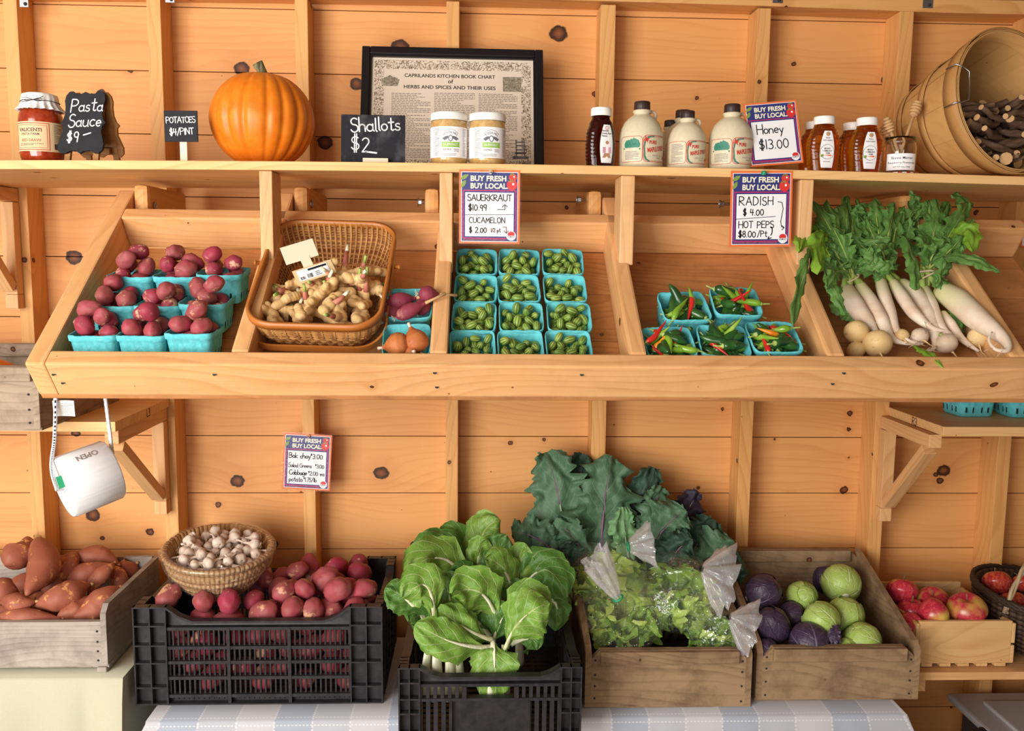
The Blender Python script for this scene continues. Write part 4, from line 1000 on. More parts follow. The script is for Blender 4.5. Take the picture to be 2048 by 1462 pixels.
def honey_bottle(px, Y, label, grp, mat, rz, norfolk=False, h=1.0):
    p = on_shelf(px, Y); t = thing('honey_bottle', label, 'honey bottle', p, (0, 0, R(rz)), grp)
    A, B = .0385 * (.96 if norfolk else 1.07), .024
    keys = [(0, .80), (.006, .86), (.03, .93), (.055, 1.0), (.075, .97), (.098, .80), (.112, .60), (.118, .56)]
    if norfolk: keys = [(0, .86), (.006, .92), (.03, .98), (.055, 1.0), (.080, .95), (.104, .76), (.118, .58), (.124, .55)]
    def wz(z):
        for (z0, a), (z1, b) in zip(keys[:-1], keys[1:]):
            if z <= z1:
                f = (z - z0) / (z1 - z0); f = f * f * (3 - 2 * f); return a + (b - a) * f
        return keys[-1][1]
    H_ = keys[-1][0]; N_ = 46
    prof = [(0, .002)] + [(wz(H_ * i / N_), H_ * i / N_) for i in range(N_ + 1)] + [(0, H_)]
    vs = []; mb = MB(); n = 44
    def pt(a, z, w_):
        ca, sa = math.cos(a), math.sin(a)
        side = max(0.0, abs(ca) - .55) / .45
        rib = 1 + (.028 * math.sin(z * 2 * PI / .0088) * min(1, side * 2) if .012 < z < .096 else 0)
        bz = B + (.0215 - B) * max(0, (z - .095) / (H_ - .095))
        return (A * w_ * rib * math.copysign(abs(ca) ** .85, ca), bz * min(1, w_ * 1.25) * math.copysign(abs(sa) ** .85, sa), z)
    for w_, z in prof:
        for i in range(n): vs.append(pt(2 * PI * i / n, z, w_))
    fs = [(j * n + i, j * n + (i + 1) % n, (j + 1) * n + (i + 1) % n, (j + 1) * n + i) for j in range(len(prof) - 1) for i in range(n)]
    mb.add(vs, fs, 0, True); mb.build('glass_body', mat, t)
    mb = MB(); mb.lathe([(.0235, H_ - .002), (.0250, H_ - .001), (.0250, H_ + .0155), (.0235, H_ + .0175), (0, H_ + .018)], 48, mod=lambda a, j: 1 + .01 * math.sin(a * 48)); mb.build('lid', M['lid'], t)
    def on(x, z, y):
        w_ = wz(z); c = min(.99, abs(x) / (A * w_)) ; bz = B + (.0215 - B) * max(0, (z - .095) / (H_ - .095))
        return (x, -bz * min(1, w_ * 1.25) * (max(0, 1 - c ** (2 / .85))) ** (.85 / 2) + y * 1.6, z)
    cx = .006 if norfolk else .0; zt, zb = (.100, .010) if norfolk else (.099, .011)
    mb = MB(); nx, nz = 14, 26; vs = []
    for j in range(nz + 1):
        z = zb + (zt - zb) * j / nz; f = j / nz
        hw = .0165 * (.80 + .35 * math.sin(PI * f) - .25 * f) * (1.06 if not norfolk else 1.0)
        if f > .95: hw *= .93
        for i in range(nx + 1): vs.append(on(cx + hw * (2 * i / nx - 1), z, -.0007))
    mb.add(vs, [(j * (nx + 1) + i, j * (nx + 1) + i + 1, (j + 1) * (nx + 1) + i + 1, (j + 1) * (nx + 1) + i) for j in range(nz) for i in range(nx)], 0, True)
    lb = mb.build('paper_label', M['white'], t)
    mb = MB(); ty = lambda s, x, z, w=None, h=None, bold=0, mi=0, **k: typed(mb, s, cx + x, z, -.0012, w, h, bold, mi, on, **k)
    ring = lambda x, z, r0, r1, mi: put2d(mb, [(cx + x + r * math.cos(2 * PI * i / 24), z + r * math.sin(2 * PI * i / 24)) for r in (r0, r1) for i in range(24)], [(i, (i + 1) % 24, 24 + (i + 1) % 24, 24 + i) for i in range(24)], -.0011, mi, on)
    dsk = lambda x, z, r, mi, y=-.0010: put2d(mb, [(cx + x + r * math.cos(2 * PI * i / 20), z + r * math.sin(2 * PI * i / 20)) for i in range(20)], [tuple(range(20))], y, mi, on)
    if norfolk:
        ring(0, .092, .0038, .0046, 1); ty('1 lb', 0, .0905, w=.005, mi=1); ty('Norfolk', -.004, .0835, w=.017, h=.0042, bold=.012); ty('County Raw', -.001, .0775, w=.025, h=.0042, bold=.012); ty('Honey', -.006, .0715, w=.014, h=.0042, bold=.012)
        put2d(mb, [(cx - .010, .033), (cx + .011, .033), (cx + .011, .047), (cx - .010, .047)], [(0, 1, 2, 3)], -.0011, 2, on); dsk(.001, .058, .0042, 3); put2d(mb, [(cx - .011, .022), (cx + .010, .022), (cx + .008, .033), (cx - .006, .033)], [(0, 1, 2, 3)], -.0011, 3, on)
    else:
        dsk(0, .0915, .0047, 4); ring(0, .0915, .0042, .0049, 0); ty('1 lb', 0, .0902, w=.006, bold=.01); ty('Native', 0, .081, w=.011, h=.003, bold=.01); ty('RAW HONEY', 0, .0748, w=.023, h=.0032, bold=.004)
        dsk(0, .049, .0178, 0, -.0009); dsk(0, .049, .0170, 5, -.0011)
        ty('MEDWAY', 0, .055, w=.016, h=.0036, bold=.008, mi=0); ty('COMMUNITY', 0, .0495, w=.024, h=.0036, bold=.008, mi=0); ty('FARM', .001, .044, w=.010, h=.0036, bold=.008, mi=0)
        put2d(mb, [(cx - .010, .0405), (cx + .008, .039), (cx + .0125, .0405), (cx + .008, .0425)], [(0, 1, 2, 3)], -.0014, 6, on)
        put2d(mb, [(cx - .016, .036), (cx - .009, .038), (cx - .010, .044), (cx - .017, .041)], [(0, 1, 2, 3)], -.0014, 7, on)
        lines_of_print(mb, cx - .010, cx + .010, .024, .027, -.0012, 1, 0, 2, on)
    mb.build('printed_lettering', [M['ink'], M['redprint'], M['magenta'] if False else plain('pink_print', '#d79aa6'), M['sketch'] if False else plain('tan_print', '#b98a6c'), M['card'] if False else plain('peach_print', '#e0b070'), M['white'], M['orange'], M['leafprint']], lb)
    return t
honey_bottle(1200, -.355, 'dark brown honey bottle labelled Norfolk County Raw Honey', 'honey bottles on the shelf', M['darkhoney'], 14, True)
honey_bottle(1644, -.350, 'amber honey bottle beside the leaning Honey poster', 'honey bottles on the shelf', M['honey'], 3)
honey_bottle(1729, -.350, 'amber honey bottle beside the jar of honey dippers', 'honey bottles on the shelf', M['honey'], 3)
honey_bottle(1627, -.275, 'amber honey bottle half hidden behind the Honey poster', 'honey bottles on the shelf', M['honey'], -8)
honey_bottle(1702, -.275, 'amber honey bottle peeking out between the two front honey bottles', 'honey bottles on the shelf', M['honey'], 5)

def jug(px, Y, k, label, rz):
    p = on_shelf(px, Y); t = thing('syrup_jug', label, 'syrup jug', p, (0, 0, R(rz)), 'maple syrup jugs on the shelf')
    r0 = .0535 * k
    prof = [(0, .002), (.045, 0), (.0515, .004), (.0535, .012), (.0535, .070), (.0525, .084), (.049, .098), (.042, .112), (.033, .122), (.024, .1285), (.0195, .131), (.0195, .134), (.022, .1365), (.022, .141), (.018, .143), (0, .143)]
    mb = MB(); mb.lathe([(a * k, b * k) for a, b in prof], 48); mb.build('body', M['jug'], t)
    mb = MB(); mb.lathe([(.0185 * k, .142 * k), (.0195 * k, .143 * k), (.019 * k, .161 * k), (.0175 * k, .1625 * k), (0, .163 * k)], 60, mod=lambda a, j: 1 + .02 * math.sin(a * 40) * (j in (1, 2))); mb.build('cap', M['brown_cap'], t)
    mb = MB(); mb.tube([V((x * k, .004, z * k)) for x, z in [(.0185, .137), (.028, .141), (.035, .139), (.0375, .131), (.036, .122), (.031, .119)]], [.0042 * k] * 6, 8); mb.build('handle', M['jug'], t)
    mb = MB(); w_ = r0; Y_ = -.0006
    s = lambda pts, wd, mi: (lambda m2: put2d(mb, [(a, c) for a, b, c in m2.v], m2.f, Y_, mi, w_))(MB().stroke([(a * k, b * k) for a, b in pts], wd * k, 0))
    def rrect(x0, x1, z0, z1, r):
        o = arc(x1 - r, z1 - r, r, r, 90, 0, 4) + [(x1, z0 + r + (z1 - z0 - 2 * r) * i / 3) for i in (2, 1)] + arc(x1 - r, z0 + r, r, r, 0, -90, 4)
        nn = 8; o += [(x1 - r - (x1 - x0 - 2 * r) * i / nn, z0) for i in range(1, nn)] + arc(x0 + r, z0 + r, r, r, -90, -180, 4) + arc(x0 + r, z1 - r, r, r, 180, 90, 4)
        o += [(x0 + r + (x1 - x0 - 2 * r) * i / nn, z1) for i in range(1, nn + 1)]; return o
    s(rrect(-.016, .055, .014, .076, .010), .0012, 0); s(rrect(-.014, .053, .0165, .0735, .009), .0007, 0)
    s(rrect(-.078, -.018, .014, .074, .008), .0010, 0)
    s([(-.012, .030), (-.0135, .050), (-.010, .066), (-.002, .0725), (.01, .0735)], .0035, 2); s([(-.012, .028), (-.008, .019), (-.001, .0155)], .004, 2)
    for cx, cz, q in [(-.008, .066, .010), (.050, .026, .009)]:
        o = []
        for i in range(16):
            a = 2 * PI * i / 16; r = q * (1.0 if i % 4 == 0 else .62 if i % 2 == 0 else .36); o.append(((cx + r * math.cos(a + .4)) * k, (cz + r * math.sin(a + .4)) * k))
        put2d(mb, o + [(cx * k, cz * k)], [(i, (i + 1) % 16, 16) for i in range(16)], Y_ * 1.3, 0, w_)
    typed(mb, 'PURE', .009 * k, .056 * k, Y_, w=.020 * k, h=.0085 * k, bold=.03, mi=0, wrap=w_); typed(mb, 'MAPLE SYRUP', .022 * k, .040 * k, Y_, w=.054 * k, h=.011 * k, bold=.03, mi=0, wrap=w_, tilt=.16)
    typed(mb, '32 FL OZ = 1 QT' if k > .95 else '16 FL OZ = 1 PT', .022 * k, .028 * k, Y_, w=.028 * k, mi=1, wrap=w_); typed(mb, '946 ml' if k > .95 else '473 ml', .026 * k, .022 * k, Y_, w=.011 * k, mi=1, wrap=w_)
    if k > .95:
        rr = random.Random(3)
        for i in range(16):
            cx = -.06 + .032 * i / 15; h_ = rr.uniform(.012, .024); put2d(mb, [((cx + .005 * math.cos(a)) * k, (.047 + h_ / 2 + h_ / 2 * math.sin(a)) * k) for a in [2 * PI * j / 8 for j in range(8)]], [tuple(range(8))], Y_, 2, w_)
        s([(-.066, .046), (-.024, .044)], .004, 2)
    lines_of_print(mb, -.062 * k, -.026 * k, .019 * k, (.040 if k > .95 else .068) * k, Y_, 7 if k > .95 else 14, 1, 2, w_)
    mb.build('printed_label', [M['redprint'], M['greyprint'], M['tealprint']], t)
jug(1281, -.335, 1.0, 'large beige maple syrup jug beside the dark honey bottle', 12)
jug(1372, -.335, .88, 'small beige maple syrup jug in front of the row of jugs', 4)
jug(1363, -.235, 1.0, 'large beige maple syrup jug half hidden behind the small front jug', 20)
jug(1339, -.215, .86, 'small syrup jug tucked behind, its cap between two larger jugs', 10)
jug(1460, -.330, 1.0, 'large beige maple syrup jug beside the leaning Honey poster', 6)

# ---------------------------------------------------------------- dipper jar
p = on_shelf(1798, -.33)
t = thing('dipper_jar', 'clear preserve jar holding wooden honey dippers', 'jar', p, (0, 0, R(-14)))
rj = .0385
mb = MB(); mb.lathe([(0, .008), (.034, .008), (rj, .013), (rj, .070), (.036, .078), (.0365, .094), (.0345, .094), (.034, .079), (.0365, .069), (.0365, .015), (.033, .0105), (0, .0105)], 48); mb.build('glass', M['glass'], t)
mb = MB(); mb.lathe([(0, 0), (.0395, 0), (.0395, .0075), (0, .0075)], 48, smooth=False)
for i in range(24): mb.lathe([(.0397, (i % 2) * .0038), (.0397, (i % 2) * .0038 + .0037)], 2, 1, a0=2 * PI * i / 24, a1=2 * PI * (i + 1) / 24)
mb.build('gingham_lid', [M['lid'], M['redprint']], t)
mb = MB(); wrap_rect(mb, -.040, .036, .012, .052, rj, -.0005, 0, 20); lb = mb.build('paper_label', M['white'], t)
mb = MB(); typed(mb, 'Bonne Maman', -.001, .0385, -.0009, w=.050, h=.0065, bold=.004, wrap=rj); typed(mb, 'Raspberry Preserves', -.002, .0275, -.0009, w=.066, h=.0055, bold=.0, wrap=rj); typed(mb, 'NET WT 13oz (370g)', -.002, .018, -.0009, w=.040, h=.0035, wrap=rj)
mb.build('printed_lettering', M['ink'], lb)
def dipper(label, a, b, r=.0125):
    """a at the foot, b at the tip"""
    a, b = V(a), V(b); d = (b - a).normalized(); L = (b - a).length
    t = thing('honey_dipper', label, 'honey dipper', a, V((0, 0, 1)).rotation_difference(d), 'dippers in the jar')
    mb = MB(); mb.tube([(0, 0, 0), (0, 0, L * .35), (0, 0, L - .035)], [.0045, .0035, .004], 10); mb.build('stick', M['cutwood'], t)
    prof = [(.004, L - .036)]
    for i in range(5):
        z = L - .034 + i * .0072; q = r * math.sin(PI * (i + 1.2) / 6.2) ** .5; prof += [(q * .72, z), (q, z + .0006), (q, z + .0052), (q * .72, z + .0056)]
    prof += [(.0, L + .003)]
    mb = MB(); mb.lathe(prof, 24, smooth=False); mb.build('head', M['cutwood'], t)
c = V(t.location)
dipper('wooden honey dipper tilting toward the bushel basket', c + V((-.012, -.006, .014)), P(1836, 204, -.42))
dipper('wooden honey dipper tilting toward the amber honey bottles, in front', c + V((.010, -.008, .014)), P(1772, 236, -.425))
dipper('wooden honey dipper tilting toward the amber honey bottles, behind', c + V((.014, .010, .014)), P(1767, 252, -.40))

for o in list(bpy.data.objects):
    if o not in _before and o.parent is None and o.type == 'EMPTY' and o.name.split('.')[0] not in ('price_poster', 'framed_chart', 'honey_dipper'): o.scale = (.955,) * 3
# ---------------------------------------------------------------- bushel basket of twigs
mc = P(2026, 203, -.465); ax = V((.30, -.93, .19)).normalized(); r1, r2, hb = .168, .117, .235
mc.z = shelf_z(mc.x) + r1 * .985 + .011
bx = V((0, 0, 1)).cross(ax).normalized(); bz = ax.cross(bx)
BR = fr(bx, bz, ax)                      # local z = out of the mouth
bk = thing('bushel_basket', 'splint bushel basket lying on its side, full of cut twigs', 'basket', mc, BR)
rad = lambda z: r2 + (r1 - r2) * ((z + hb) / hb) ** .8
mb = MB(); ns = 24
for i in range(ns):
    a0 = 2 * PI * i / ns; a1 = 2 * PI * (i + 1.12) / ns; o = .0012 * (i % 2); zs = [-hb + hb * j / 8 for j in range(9)]
    mb.lathe([(rad(z) + o, z) for z in zs] + [(rad(z) + o - .0018, z) for z in zs[::-1]], 3, 0, a0=a0, a1=a1)
mb.lathe([(0, -hb + .002), (r2, -hb + .002), (r2, -hb - .003), (0, -hb - .003)], 36, smooth=False); mb.build('staves', M['splint'], bk)
hoop = lambda z, w_, o, th: MB().lathe([(rad(z - w_ / 2) + o, z - w_ / 2), (rad(z - w_ / 2) + o + th, z - w_ / 2), (rad(z + w_ / 2) + o + th, z + w_ / 2), (rad(z + w_ / 2) + o, z + w_ / 2), (rad(z - w_ / 2) + o, z - w_ / 2)], 64)
hoop(-.022, .044, .003, .003).build('outer_hoop', M['hoop'], bk); hoop(-.018, .036, -.0055, .003).build('inner_hoop', M['splint'], bk); hoop(-.13, .022, .003, .0025).build('middle_hoop', M['hoop'], bk); hoop(-hb + .014, .024, .003, .002).build('base_hoop', M['hoop'], bk)
loc_l = BR.transposed() @ (P(1890, 185, -.465) - mc); ang = math.atan2(loc_l.y, loc_l.x)
mb = MB(); ra = r1 + .006; da = .26
def pa(a, r, z): return V((r * math.cos(a), r * math.sin(a), z))
mb.tube([pa(ang - da, ra + .004, -.03), pa(ang - da, ra + .004, .0), pa(ang - da, ra - .012, .004), pa(ang - da * .9, ra - .03, .006), pa(ang, ra - .033, .008), pa(ang + da * .9, ra - .03, .006), pa(ang + da, ra - .012, .004), pa(ang + da, ra + .004, 0), pa(ang + da, ra + .004, -.03)], .0016, 8)
mb.build('wire_handle', M['steel'], bk)
rr = random.Random(11); twig = []
dn = BR.transposed() @ V((0, 0, -1)); dn.z = 0; dn.normalize(); sd = V((-dn.y, dn.x, 0))
def twig_mesh(sd_, L, r):
    q = random.Random(sd_); mb = MB(); pts = []; n = 7
    for i in range(n): pts.append(V((q.uniform(-1, 1) * r * .5, q.uniform(-1, 1) * r * .5, -L / 2 + L * i / (n - 1))))
    rads = [r * q.uniform(.85, 1.12) for _ in range(n)]
    mb.tube(pts, rads, 10, caps=False)
    for e, s_ in ((0, -1), (n - 1, 1)):
        ring = [mb.v[e * 10 + i] for i in range(10)]
        mb.add(ring, [tuple(range(10)) if s_ > 0 else tuple(range(9, -1, -1))], 1)
    if q.random() < .6: mb.tube([pts[3], pts[3] + V((r * 2.2, 0, r * 2.0)), pts[3] + V((r * 3.2, .002, r * 4.0))], [r * .6, r * .5, r * .42], 8)
    return mb.mesh('twig', [M['bark'], M['cutwood']])
tm = [twig_mesh(i, .10 + .012 * (i % 4), .0075 + .0022 * (i % 4)) for i in range(9)]
def dist_seg(p1, q1, p2, q2):
    best = 9
    for i in range(6):
        a = p1.lerp(q1, i / 5)
        for j in range(6): best = min(best, (a - p2.lerp(q2, j / 5)).length)
    return best
placed = []; tries = 0
while len(placed) < 74 and tries < 14000:
    tries += 1; k = rr.randrange(9); L = .10 + .012 * (k % 4); r = .0075 + .0022 * (k % 4)
    z = rr.uniform(-.17, -.03); h = rr.random() ** 1.3; lv = .9 - h * 1.0; side = rr.uniform(-1, 1)
    R_ = rad(z) - .012
    dirn = (V((rr.uniform(-.5, .5), rr.uniform(-.5, .5), 1)) if rr.random() < .5 else (sd + dn * rr.uniform(-.35, .35) + V((0, 0, rr.uniform(-.5, .5))))).normalized()
    pos = dn * (R_ * lv) + sd * (R_ * math.sqrt(max(0, 1 - lv * lv)) * side) + V((0, 0, z))
    a, b = pos - dirn * L / 2, pos + dirn * L / 2
    if any(math.hypot(e.x, e.y) > rad(max(-hb, e.z)) - .006 - r or e.z < -hb + .01 or e.z > .004 for e in (a, b)): continue
    if pos.dot(dn) < -.018 - .03 * side: continue
    if any(dist_seg(a, b, c_, d_) < (r + r_) * .86 for c_, d_, r_ in placed): continue
    placed.append((a, b, r)); W = BR @ pos + mc
    o = obj('twig', tm[k], None, W, BR @ V((0, 0, 1)).rotation_difference(dirn).to_matrix()); tag(o, 'x', 'twig', 'cut twigs in the bushel basket'); twig.append(o)
order_label(twig, 'brown cut twig, {w} in the {row} of twigs in the bushel basket', rows=6)
# ---------------------------------------------------------------- produce shapes
def drop(n, rads, hx, hy, z0, seed, taper=0.0, tries=70, squash=.93, floorf=None, inside=None):
    """let balls of the given radii settle into a box; returns (x, y, z, r)"""
    rr = random.Random(seed); out = []
    for k in range(n):
        r = rr.choice(rads) if not callable(rads) else rads(rr); best = None
        for _ in range(tries):
            x = rr.uniform(-hx + r * .9, hx - r * .9); y = rr.uniform(-hy + r * .9, hy - r * .9)
            if inside and not inside(x, y, r): continue
            z = (floorf(x, y) if floorf else z0) + r
            for a, b, c, q in out:
                d2 = (a - x) ** 2 + (b - y) ** 2; s = (q + r) * squash
                if d2 < s * s: z = max(z, c + math.sqrt(s * s - d2))
            if best is None or z < best[2]: best = (x, y, z, r)
        if best: out.append(best)
    return out
def blob(name, mats, sx, sy, sz, seed, amp=.08, nf=1.6, seg=20, eyes=0, uv=False):
    """lumpy ball of unit size"""
    mb = MB(); rows = seg // 2 + 1; vs = []; uvs = []
    off = V((seed * 3.7, seed * 1.3, seed * 5.1))
    for j in range(rows + 1):
        th = PI * j / rows
        for i in range(seg + (1 if uv else 0)):
            a = 2 * PI * i / seg; d = V((math.sin(th) * math.cos(a), math.sin(th) * math.sin(a), -math.cos(th)))
            r = 1 + amp * noise.noise(d * nf + off) + amp * .35 * noise.noise(d * nf * 2.7 + off)
            vs.append((d.x * sx * r, d.y * sy * r, d.z * sz * r)); uvs.append((i / seg, j / rows))
    k = seg + (1 if uv else 0)
    fs = [(j * k + i, j * k + (i + 1) % k, (j + 1) * k + (i + 1) % k, (j + 1) * k + i) for j in range(rows) for i in range(seg)]
    mb.add(vs, fs, 0, True, None, uvs if uv else None)
    return mb.mesh(name, mats)
def rq(rr): return Quaternion((rr.gauss(0, 1), rr.gauss(0, 1), rr.gauss(0, 1), rr.gauss(0, 1))).normalized()
def bez(a, b, c, t): return a * (1 - t) ** 2 + b * (2 * t * (1 - t)) + c * t ** 2
def leaf3(base, mid, tip, normal, width, mat, prof=None, nu=10, nv=18, ruffle=.0, rfreq=5.0, cup=.0, jag=0.0, jfreq=9, lobes=0, ldepth=.0, seed=0, name='leaf', parent=None, v0=0.0, origin=None, thick=.0007, bump=.0, kind=None, edgecurl=0.0, nz=False):
    """leaf blade along the curve base-mid-tip; `normal` is roughly the side it shows"""
    base, mid, tip, normal = V(base), V(mid), V(tip), V(normal); rr = random.Random(seed * 7 + 1); ph = rr.uniform(0, 6)
    prof = prof or (lambda v: math.sin(PI * min(1, v * .98 + .02)) ** .75)
    mb = MB(); vs = []; uvs = []; org = V(origin) if origin is not None else V((0, 0, 0))
    for j in range(nv + 1):
        v = v0 + (1 - v0) * j / nv; p = bez(base, mid, tip, v); t = (bez(base, mid, tip, min(1, v + .02)) - bez(base, mid, tip, max(0, v - .02))).normalized()
        s = t.cross(normal); s = s.normalized() if s.length > 1e-5 else V((1, 0, 0)); nrm = s.cross(t)
        w_ = width * prof(v)
        if lobes: w_ *= 1 - ldepth * (.5 + .5 * math.cos(v * lobes * 2 * PI + ph)) * (1 if v < .93 else .4)
        for i in range(nu + 1):
            u = i / nu * 2 - 1; sgn = -1 if u < 0 else 1
            e = abs(u)
            ww = w_ * (1 + jag * e ** 2 * (math.sin(v * jfreq * 2 * PI + sgn + ph) + .6 * math.sin(v * jfreq * 4.7 * PI + 2 * sgn)))
            z = -cup * width * e ** 2 + ruffle * width * e ** 1.5 * (math.sin(v * rfreq * 2 * PI + ph + sgn * 1.3) + .5 * math.sin(v * rfreq * 5.2 * PI + sgn * 2)) * (.4 + .6 * min(1, prof(v)))
            if nz:
                ww = u * w_ * (1 + jag * 2.2 * e ** 2 * (noise.noise(V((v * jfreq, sgn * 3.1, seed * 1.7))) + .8 * noise.noise(V((v * jfreq * 2.6, sgn * 5.1, seed * 2.3)))) + .05 * e * noise.noise(V((v * 40, sgn, seed))))
                z = -cup * width * e ** 2 + ruffle * width * (e ** 1.4 * 2.0 * noise.noise(V((v * rfreq, u * 1.2 + sgn * 4, seed * .9))) + e ** 2 * 1.0 * noise.noise(V((v * rfreq * 2.7, u * 2 + sgn * 7, seed * 1.9))))
                ww = ww / max(1e-6, 1)
                q = p + s * ww + nrm * (z + bump * width * noise.noise(V((u * 2.2 + seed, v * 4.5, seed * .7))) + .05 * width * noise.noise(V((u * 7, v * 13, seed))))
                vs.append(q - org); uvs.append((i / nu, v)); continue
            if edgecurl: z += edgecurl * width * max(0, e - .55) ** 1.5
            if bump: z += bump * width * noise.noise(V((u * 2.2 + seed, v * 4.5, seed * .7)))
            q = p + s * (u * ww) + nrm * z
            vs.append(q - org); uvs.append((i / nu, v))
    k = nu + 1
    mb.add(vs, [(j * k + i, j * k + i + 1, (j + 1) * k + i + 1, (j + 1) * k + i) for j in range(nv) for i in range(nu)], 0, True, None, uvs)
    o = mb.build(name, mat, parent)
    return o
def stem_tube(pts, rad, mat, parent, name='stem', origin=(0, 0, 0), n=8, flat=1.0, nv=14):
    pts = [V(p) for p in pts]
    if len(pts) == 3: sm = [bez(*pts, i / nv) for i in range(nv + 1)]
    else: sm = pts
    rads = rad if hasattr(rad, '__len__') and len(rad) == len(sm) else [rad[0] + (rad[1] - rad[0]) * i / (len(sm) - 1) for i in range(len(sm))] if hasattr(rad, '__len__') else rad
    mb = MB(); mb.tube([p - V(origin) for p in sm], rads, n, flat=flat); return mb.build(name, mat, parent)
def spline(pts, n):
    """smooth curve through the points"""
    pts = [V(p) for p in pts]; out = []
    P_ = [pts[0] * 2 - pts[1]] + pts + [pts[-1] * 2 - pts[-2]]
    for k in range(n + 1):
        f = k / n * (len(pts) - 1); i = min(int(f), len(pts) - 2); t = f - i; a, b, c, d = P_[i:i + 4]
        out.append(.5 * ((2 * b) + (c - a) * t + (2 * a - 5 * b + 4 * c - d) * t * t + (3 * b - a - 3 * c + d) * t ** 3))
    return out
def interp(vals, t):
    f = t * (len(vals) - 1); i = min(int(f), len(vals) - 2); f -= i; f = f * f * (3 - 2 * f) if False else f
    return vals[i] + (vals[i + 1] - vals[i]) * f
def bake(o, *mods):
    for typ, kw in mods:
        m = o.modifiers.new(typ.lower(), typ)
        for k, v in kw.items(): setattr(m, k, v)
    me = bpy.data.meshes.new_from_object(o.evaluated_get(bpy.context.evaluated_depsgraph_get()))
    o.modifiers.clear(); old = o.data; o.data = me; me.name = o.name; bpy.data.meshes.remove(old); return o
def PT(px, py, n):
    """where the line of sight meets the plane lying n above the dividers' top plane of the sloping bin"""
    r = CM @ V(((px - 1024) / FPX, (731 - py) / FPX, -1.0)); q = TP(0, 0, n)
    return CAM + r * ((q - CAM).dot(NN) / r.dot(NN))
SLOPE = fr(V((1, 0, 0)), -U, NN)
def tiltx(deg, rz=0.0): return (Matrix.Rotation(R(rz), 3, 'Z') @ Matrix.Rotation(R(deg), 3, 'X'))

# ---------------------------------------------------------------- blue pulp baskets
def pulp_mesh(a, b, h, zf, slots=True, seed=0):
    """moulded paper basket: half width a at the rim, b at the foot; zf = height of its inner floor"""
    rr = random.Random(seed); N = 80; mb = MB()
    def ring(s, z, rib=0.0, wob=0.0):
        out = []
        for i in range(N):
            t = 2 * PI * i / N; c, s_ = math.cos(t), math.sin(t); m = (abs(c) ** 7 + abs(s_) ** 7) ** (-1 / 7)
            rb = rib * (1 if (i % 10) in (2, 3, 6, 7) else 0)
            out.append((s * m * c * (1 + rb), s * m * s_ * (1 + rb), z + wob * (noise.noise(V((c * 3 + seed, s_ * 3, z))) + .4 * noise.noise(V((c * 11 + seed, s_ * 11, z))))))
        return out
    lv = [(0, .5), (0.0, 1)]
    zs = [0, .004, .010, .024, .036, h - .014, h - .0125, h - .004, h]
    f = lambda z: b + (a * .955 - b) * z / h
    rings = []
    for k, z in enumerate(zs):
        if k == 0: rings.append(ring(f(z) * .96, z))
        elif k <= 5: rings.append(ring(f(z), z, .022 if k in (2, 3, 4, 5) else .0))
        else: rings.append(ring(a * (.985 if k == 6 else 1.0 if k == 7 else .99), z, 0, .0022 if k == 8 else .0015))
    inner = [ring(a * .955, h - .001, 0, .0022), ring(f(h * .7) - .0022, h * .7), ring(f(zf) - .0025, zf)]
    allr = rings + inner; vs = [p for r_ in allr for p in r_]; fs = []
    for j in range(len(allr) - 1):
        for i in range(N):
            if slots and j == 2 and (i % 10) in (2, 6): continue
            fs.append((j * N + i, j * N + (i + 1) % N, (j + 1) * N + (i + 1) % N, (j + 1) * N + i))
    mb.add(vs, fs, 0, True); n0 = (len(allr) - 1) * N
    mb.add(allr[-1] + [(0, 0, zf)], [(i, (i + 1) % N, N) for i in range(N)], 0, True)
    mb.add(rings[0] + [(0, 0, .0015)], [((i + 1) % N, i, N) for i in range(N)], 0, True)
    if slots:
        mb.add(ring(f(.017) * .97, .0095) + ring(f(.024) * .97, .0245), [(i, (i + 1) % N, N + (i + 1) % N, N + i) for i in range(N)], 1, True)
    return mb.mesh('pulp_basket', [M['pulp'], M['slot']])
PINT = [pulp_mesh(.0505, .041, .066, .026, True, i) for i in range(3)]
HALF = [pulp_mesh(.0490, .041, .053, .012, False, 5 + i) for i in range(3)]
DEEP = [pulp_mesh(.0530, .044, .074, .030, True, 9 + i) for i in range(2)]
def basket_at(me, a, h, front, rot, label, group, cat='berry basket', name='pulp_basket'):
    """front = where the middle of its front rim is"""
    rot = rot if isinstance(rot, Matrix) else rot
    o = obj(name, me, None, V(front) - rot @ V((0, -a, h)), rot); return tag(o, label, cat, group)
# ---------------------------------------------------------------- red potatoes in pint baskets
POT = [blob('red_potato', M['potato'], 1.08, .84 + .05 * i, .78 + .05 * (i % 3), i + 1, .15, 1.5, 26) for i in range(4)] + [blob('red_potato', M['potato2'], 1, .84, .80, 9 + i, .14, 1.4, 22) for i in range(2)]
def fill(meshes, name, bk, pos, cat, group, fmt, rows, rr, sc_=1.0, flat=True, stretch=None):
    Rm = bk.rotation_euler.to_matrix(); its = []
    for (x, y, z, r) in pos:
        q = rq(rr) if not flat else (Quaternion(V((0, 0, 1)), rr.uniform(0, 6.3)) @ Quaternion(V((0, 1, 0)), rr.gauss(0, .35)))
        o = obj(name, rr.choice(meshes), None, bk.location + Rm @ V((x, y, z)), Rm @ q.to_matrix()); o.scale = (r * sc_,) * 3
        tag(o, None, cat, group); its.append(o)
    order_label(its, fmt, rows=rows); return its
rr = random.Random(21)
rowsP = [('front', 672, -.715, [(131, 228), (228, 326), (323, 421)]), ('middle', 613, -.640, [(172, 266), (262, 356), (354, 446)]), ('back', 554, -.567, [(209, 301), (301, 391), (390, 478)])]
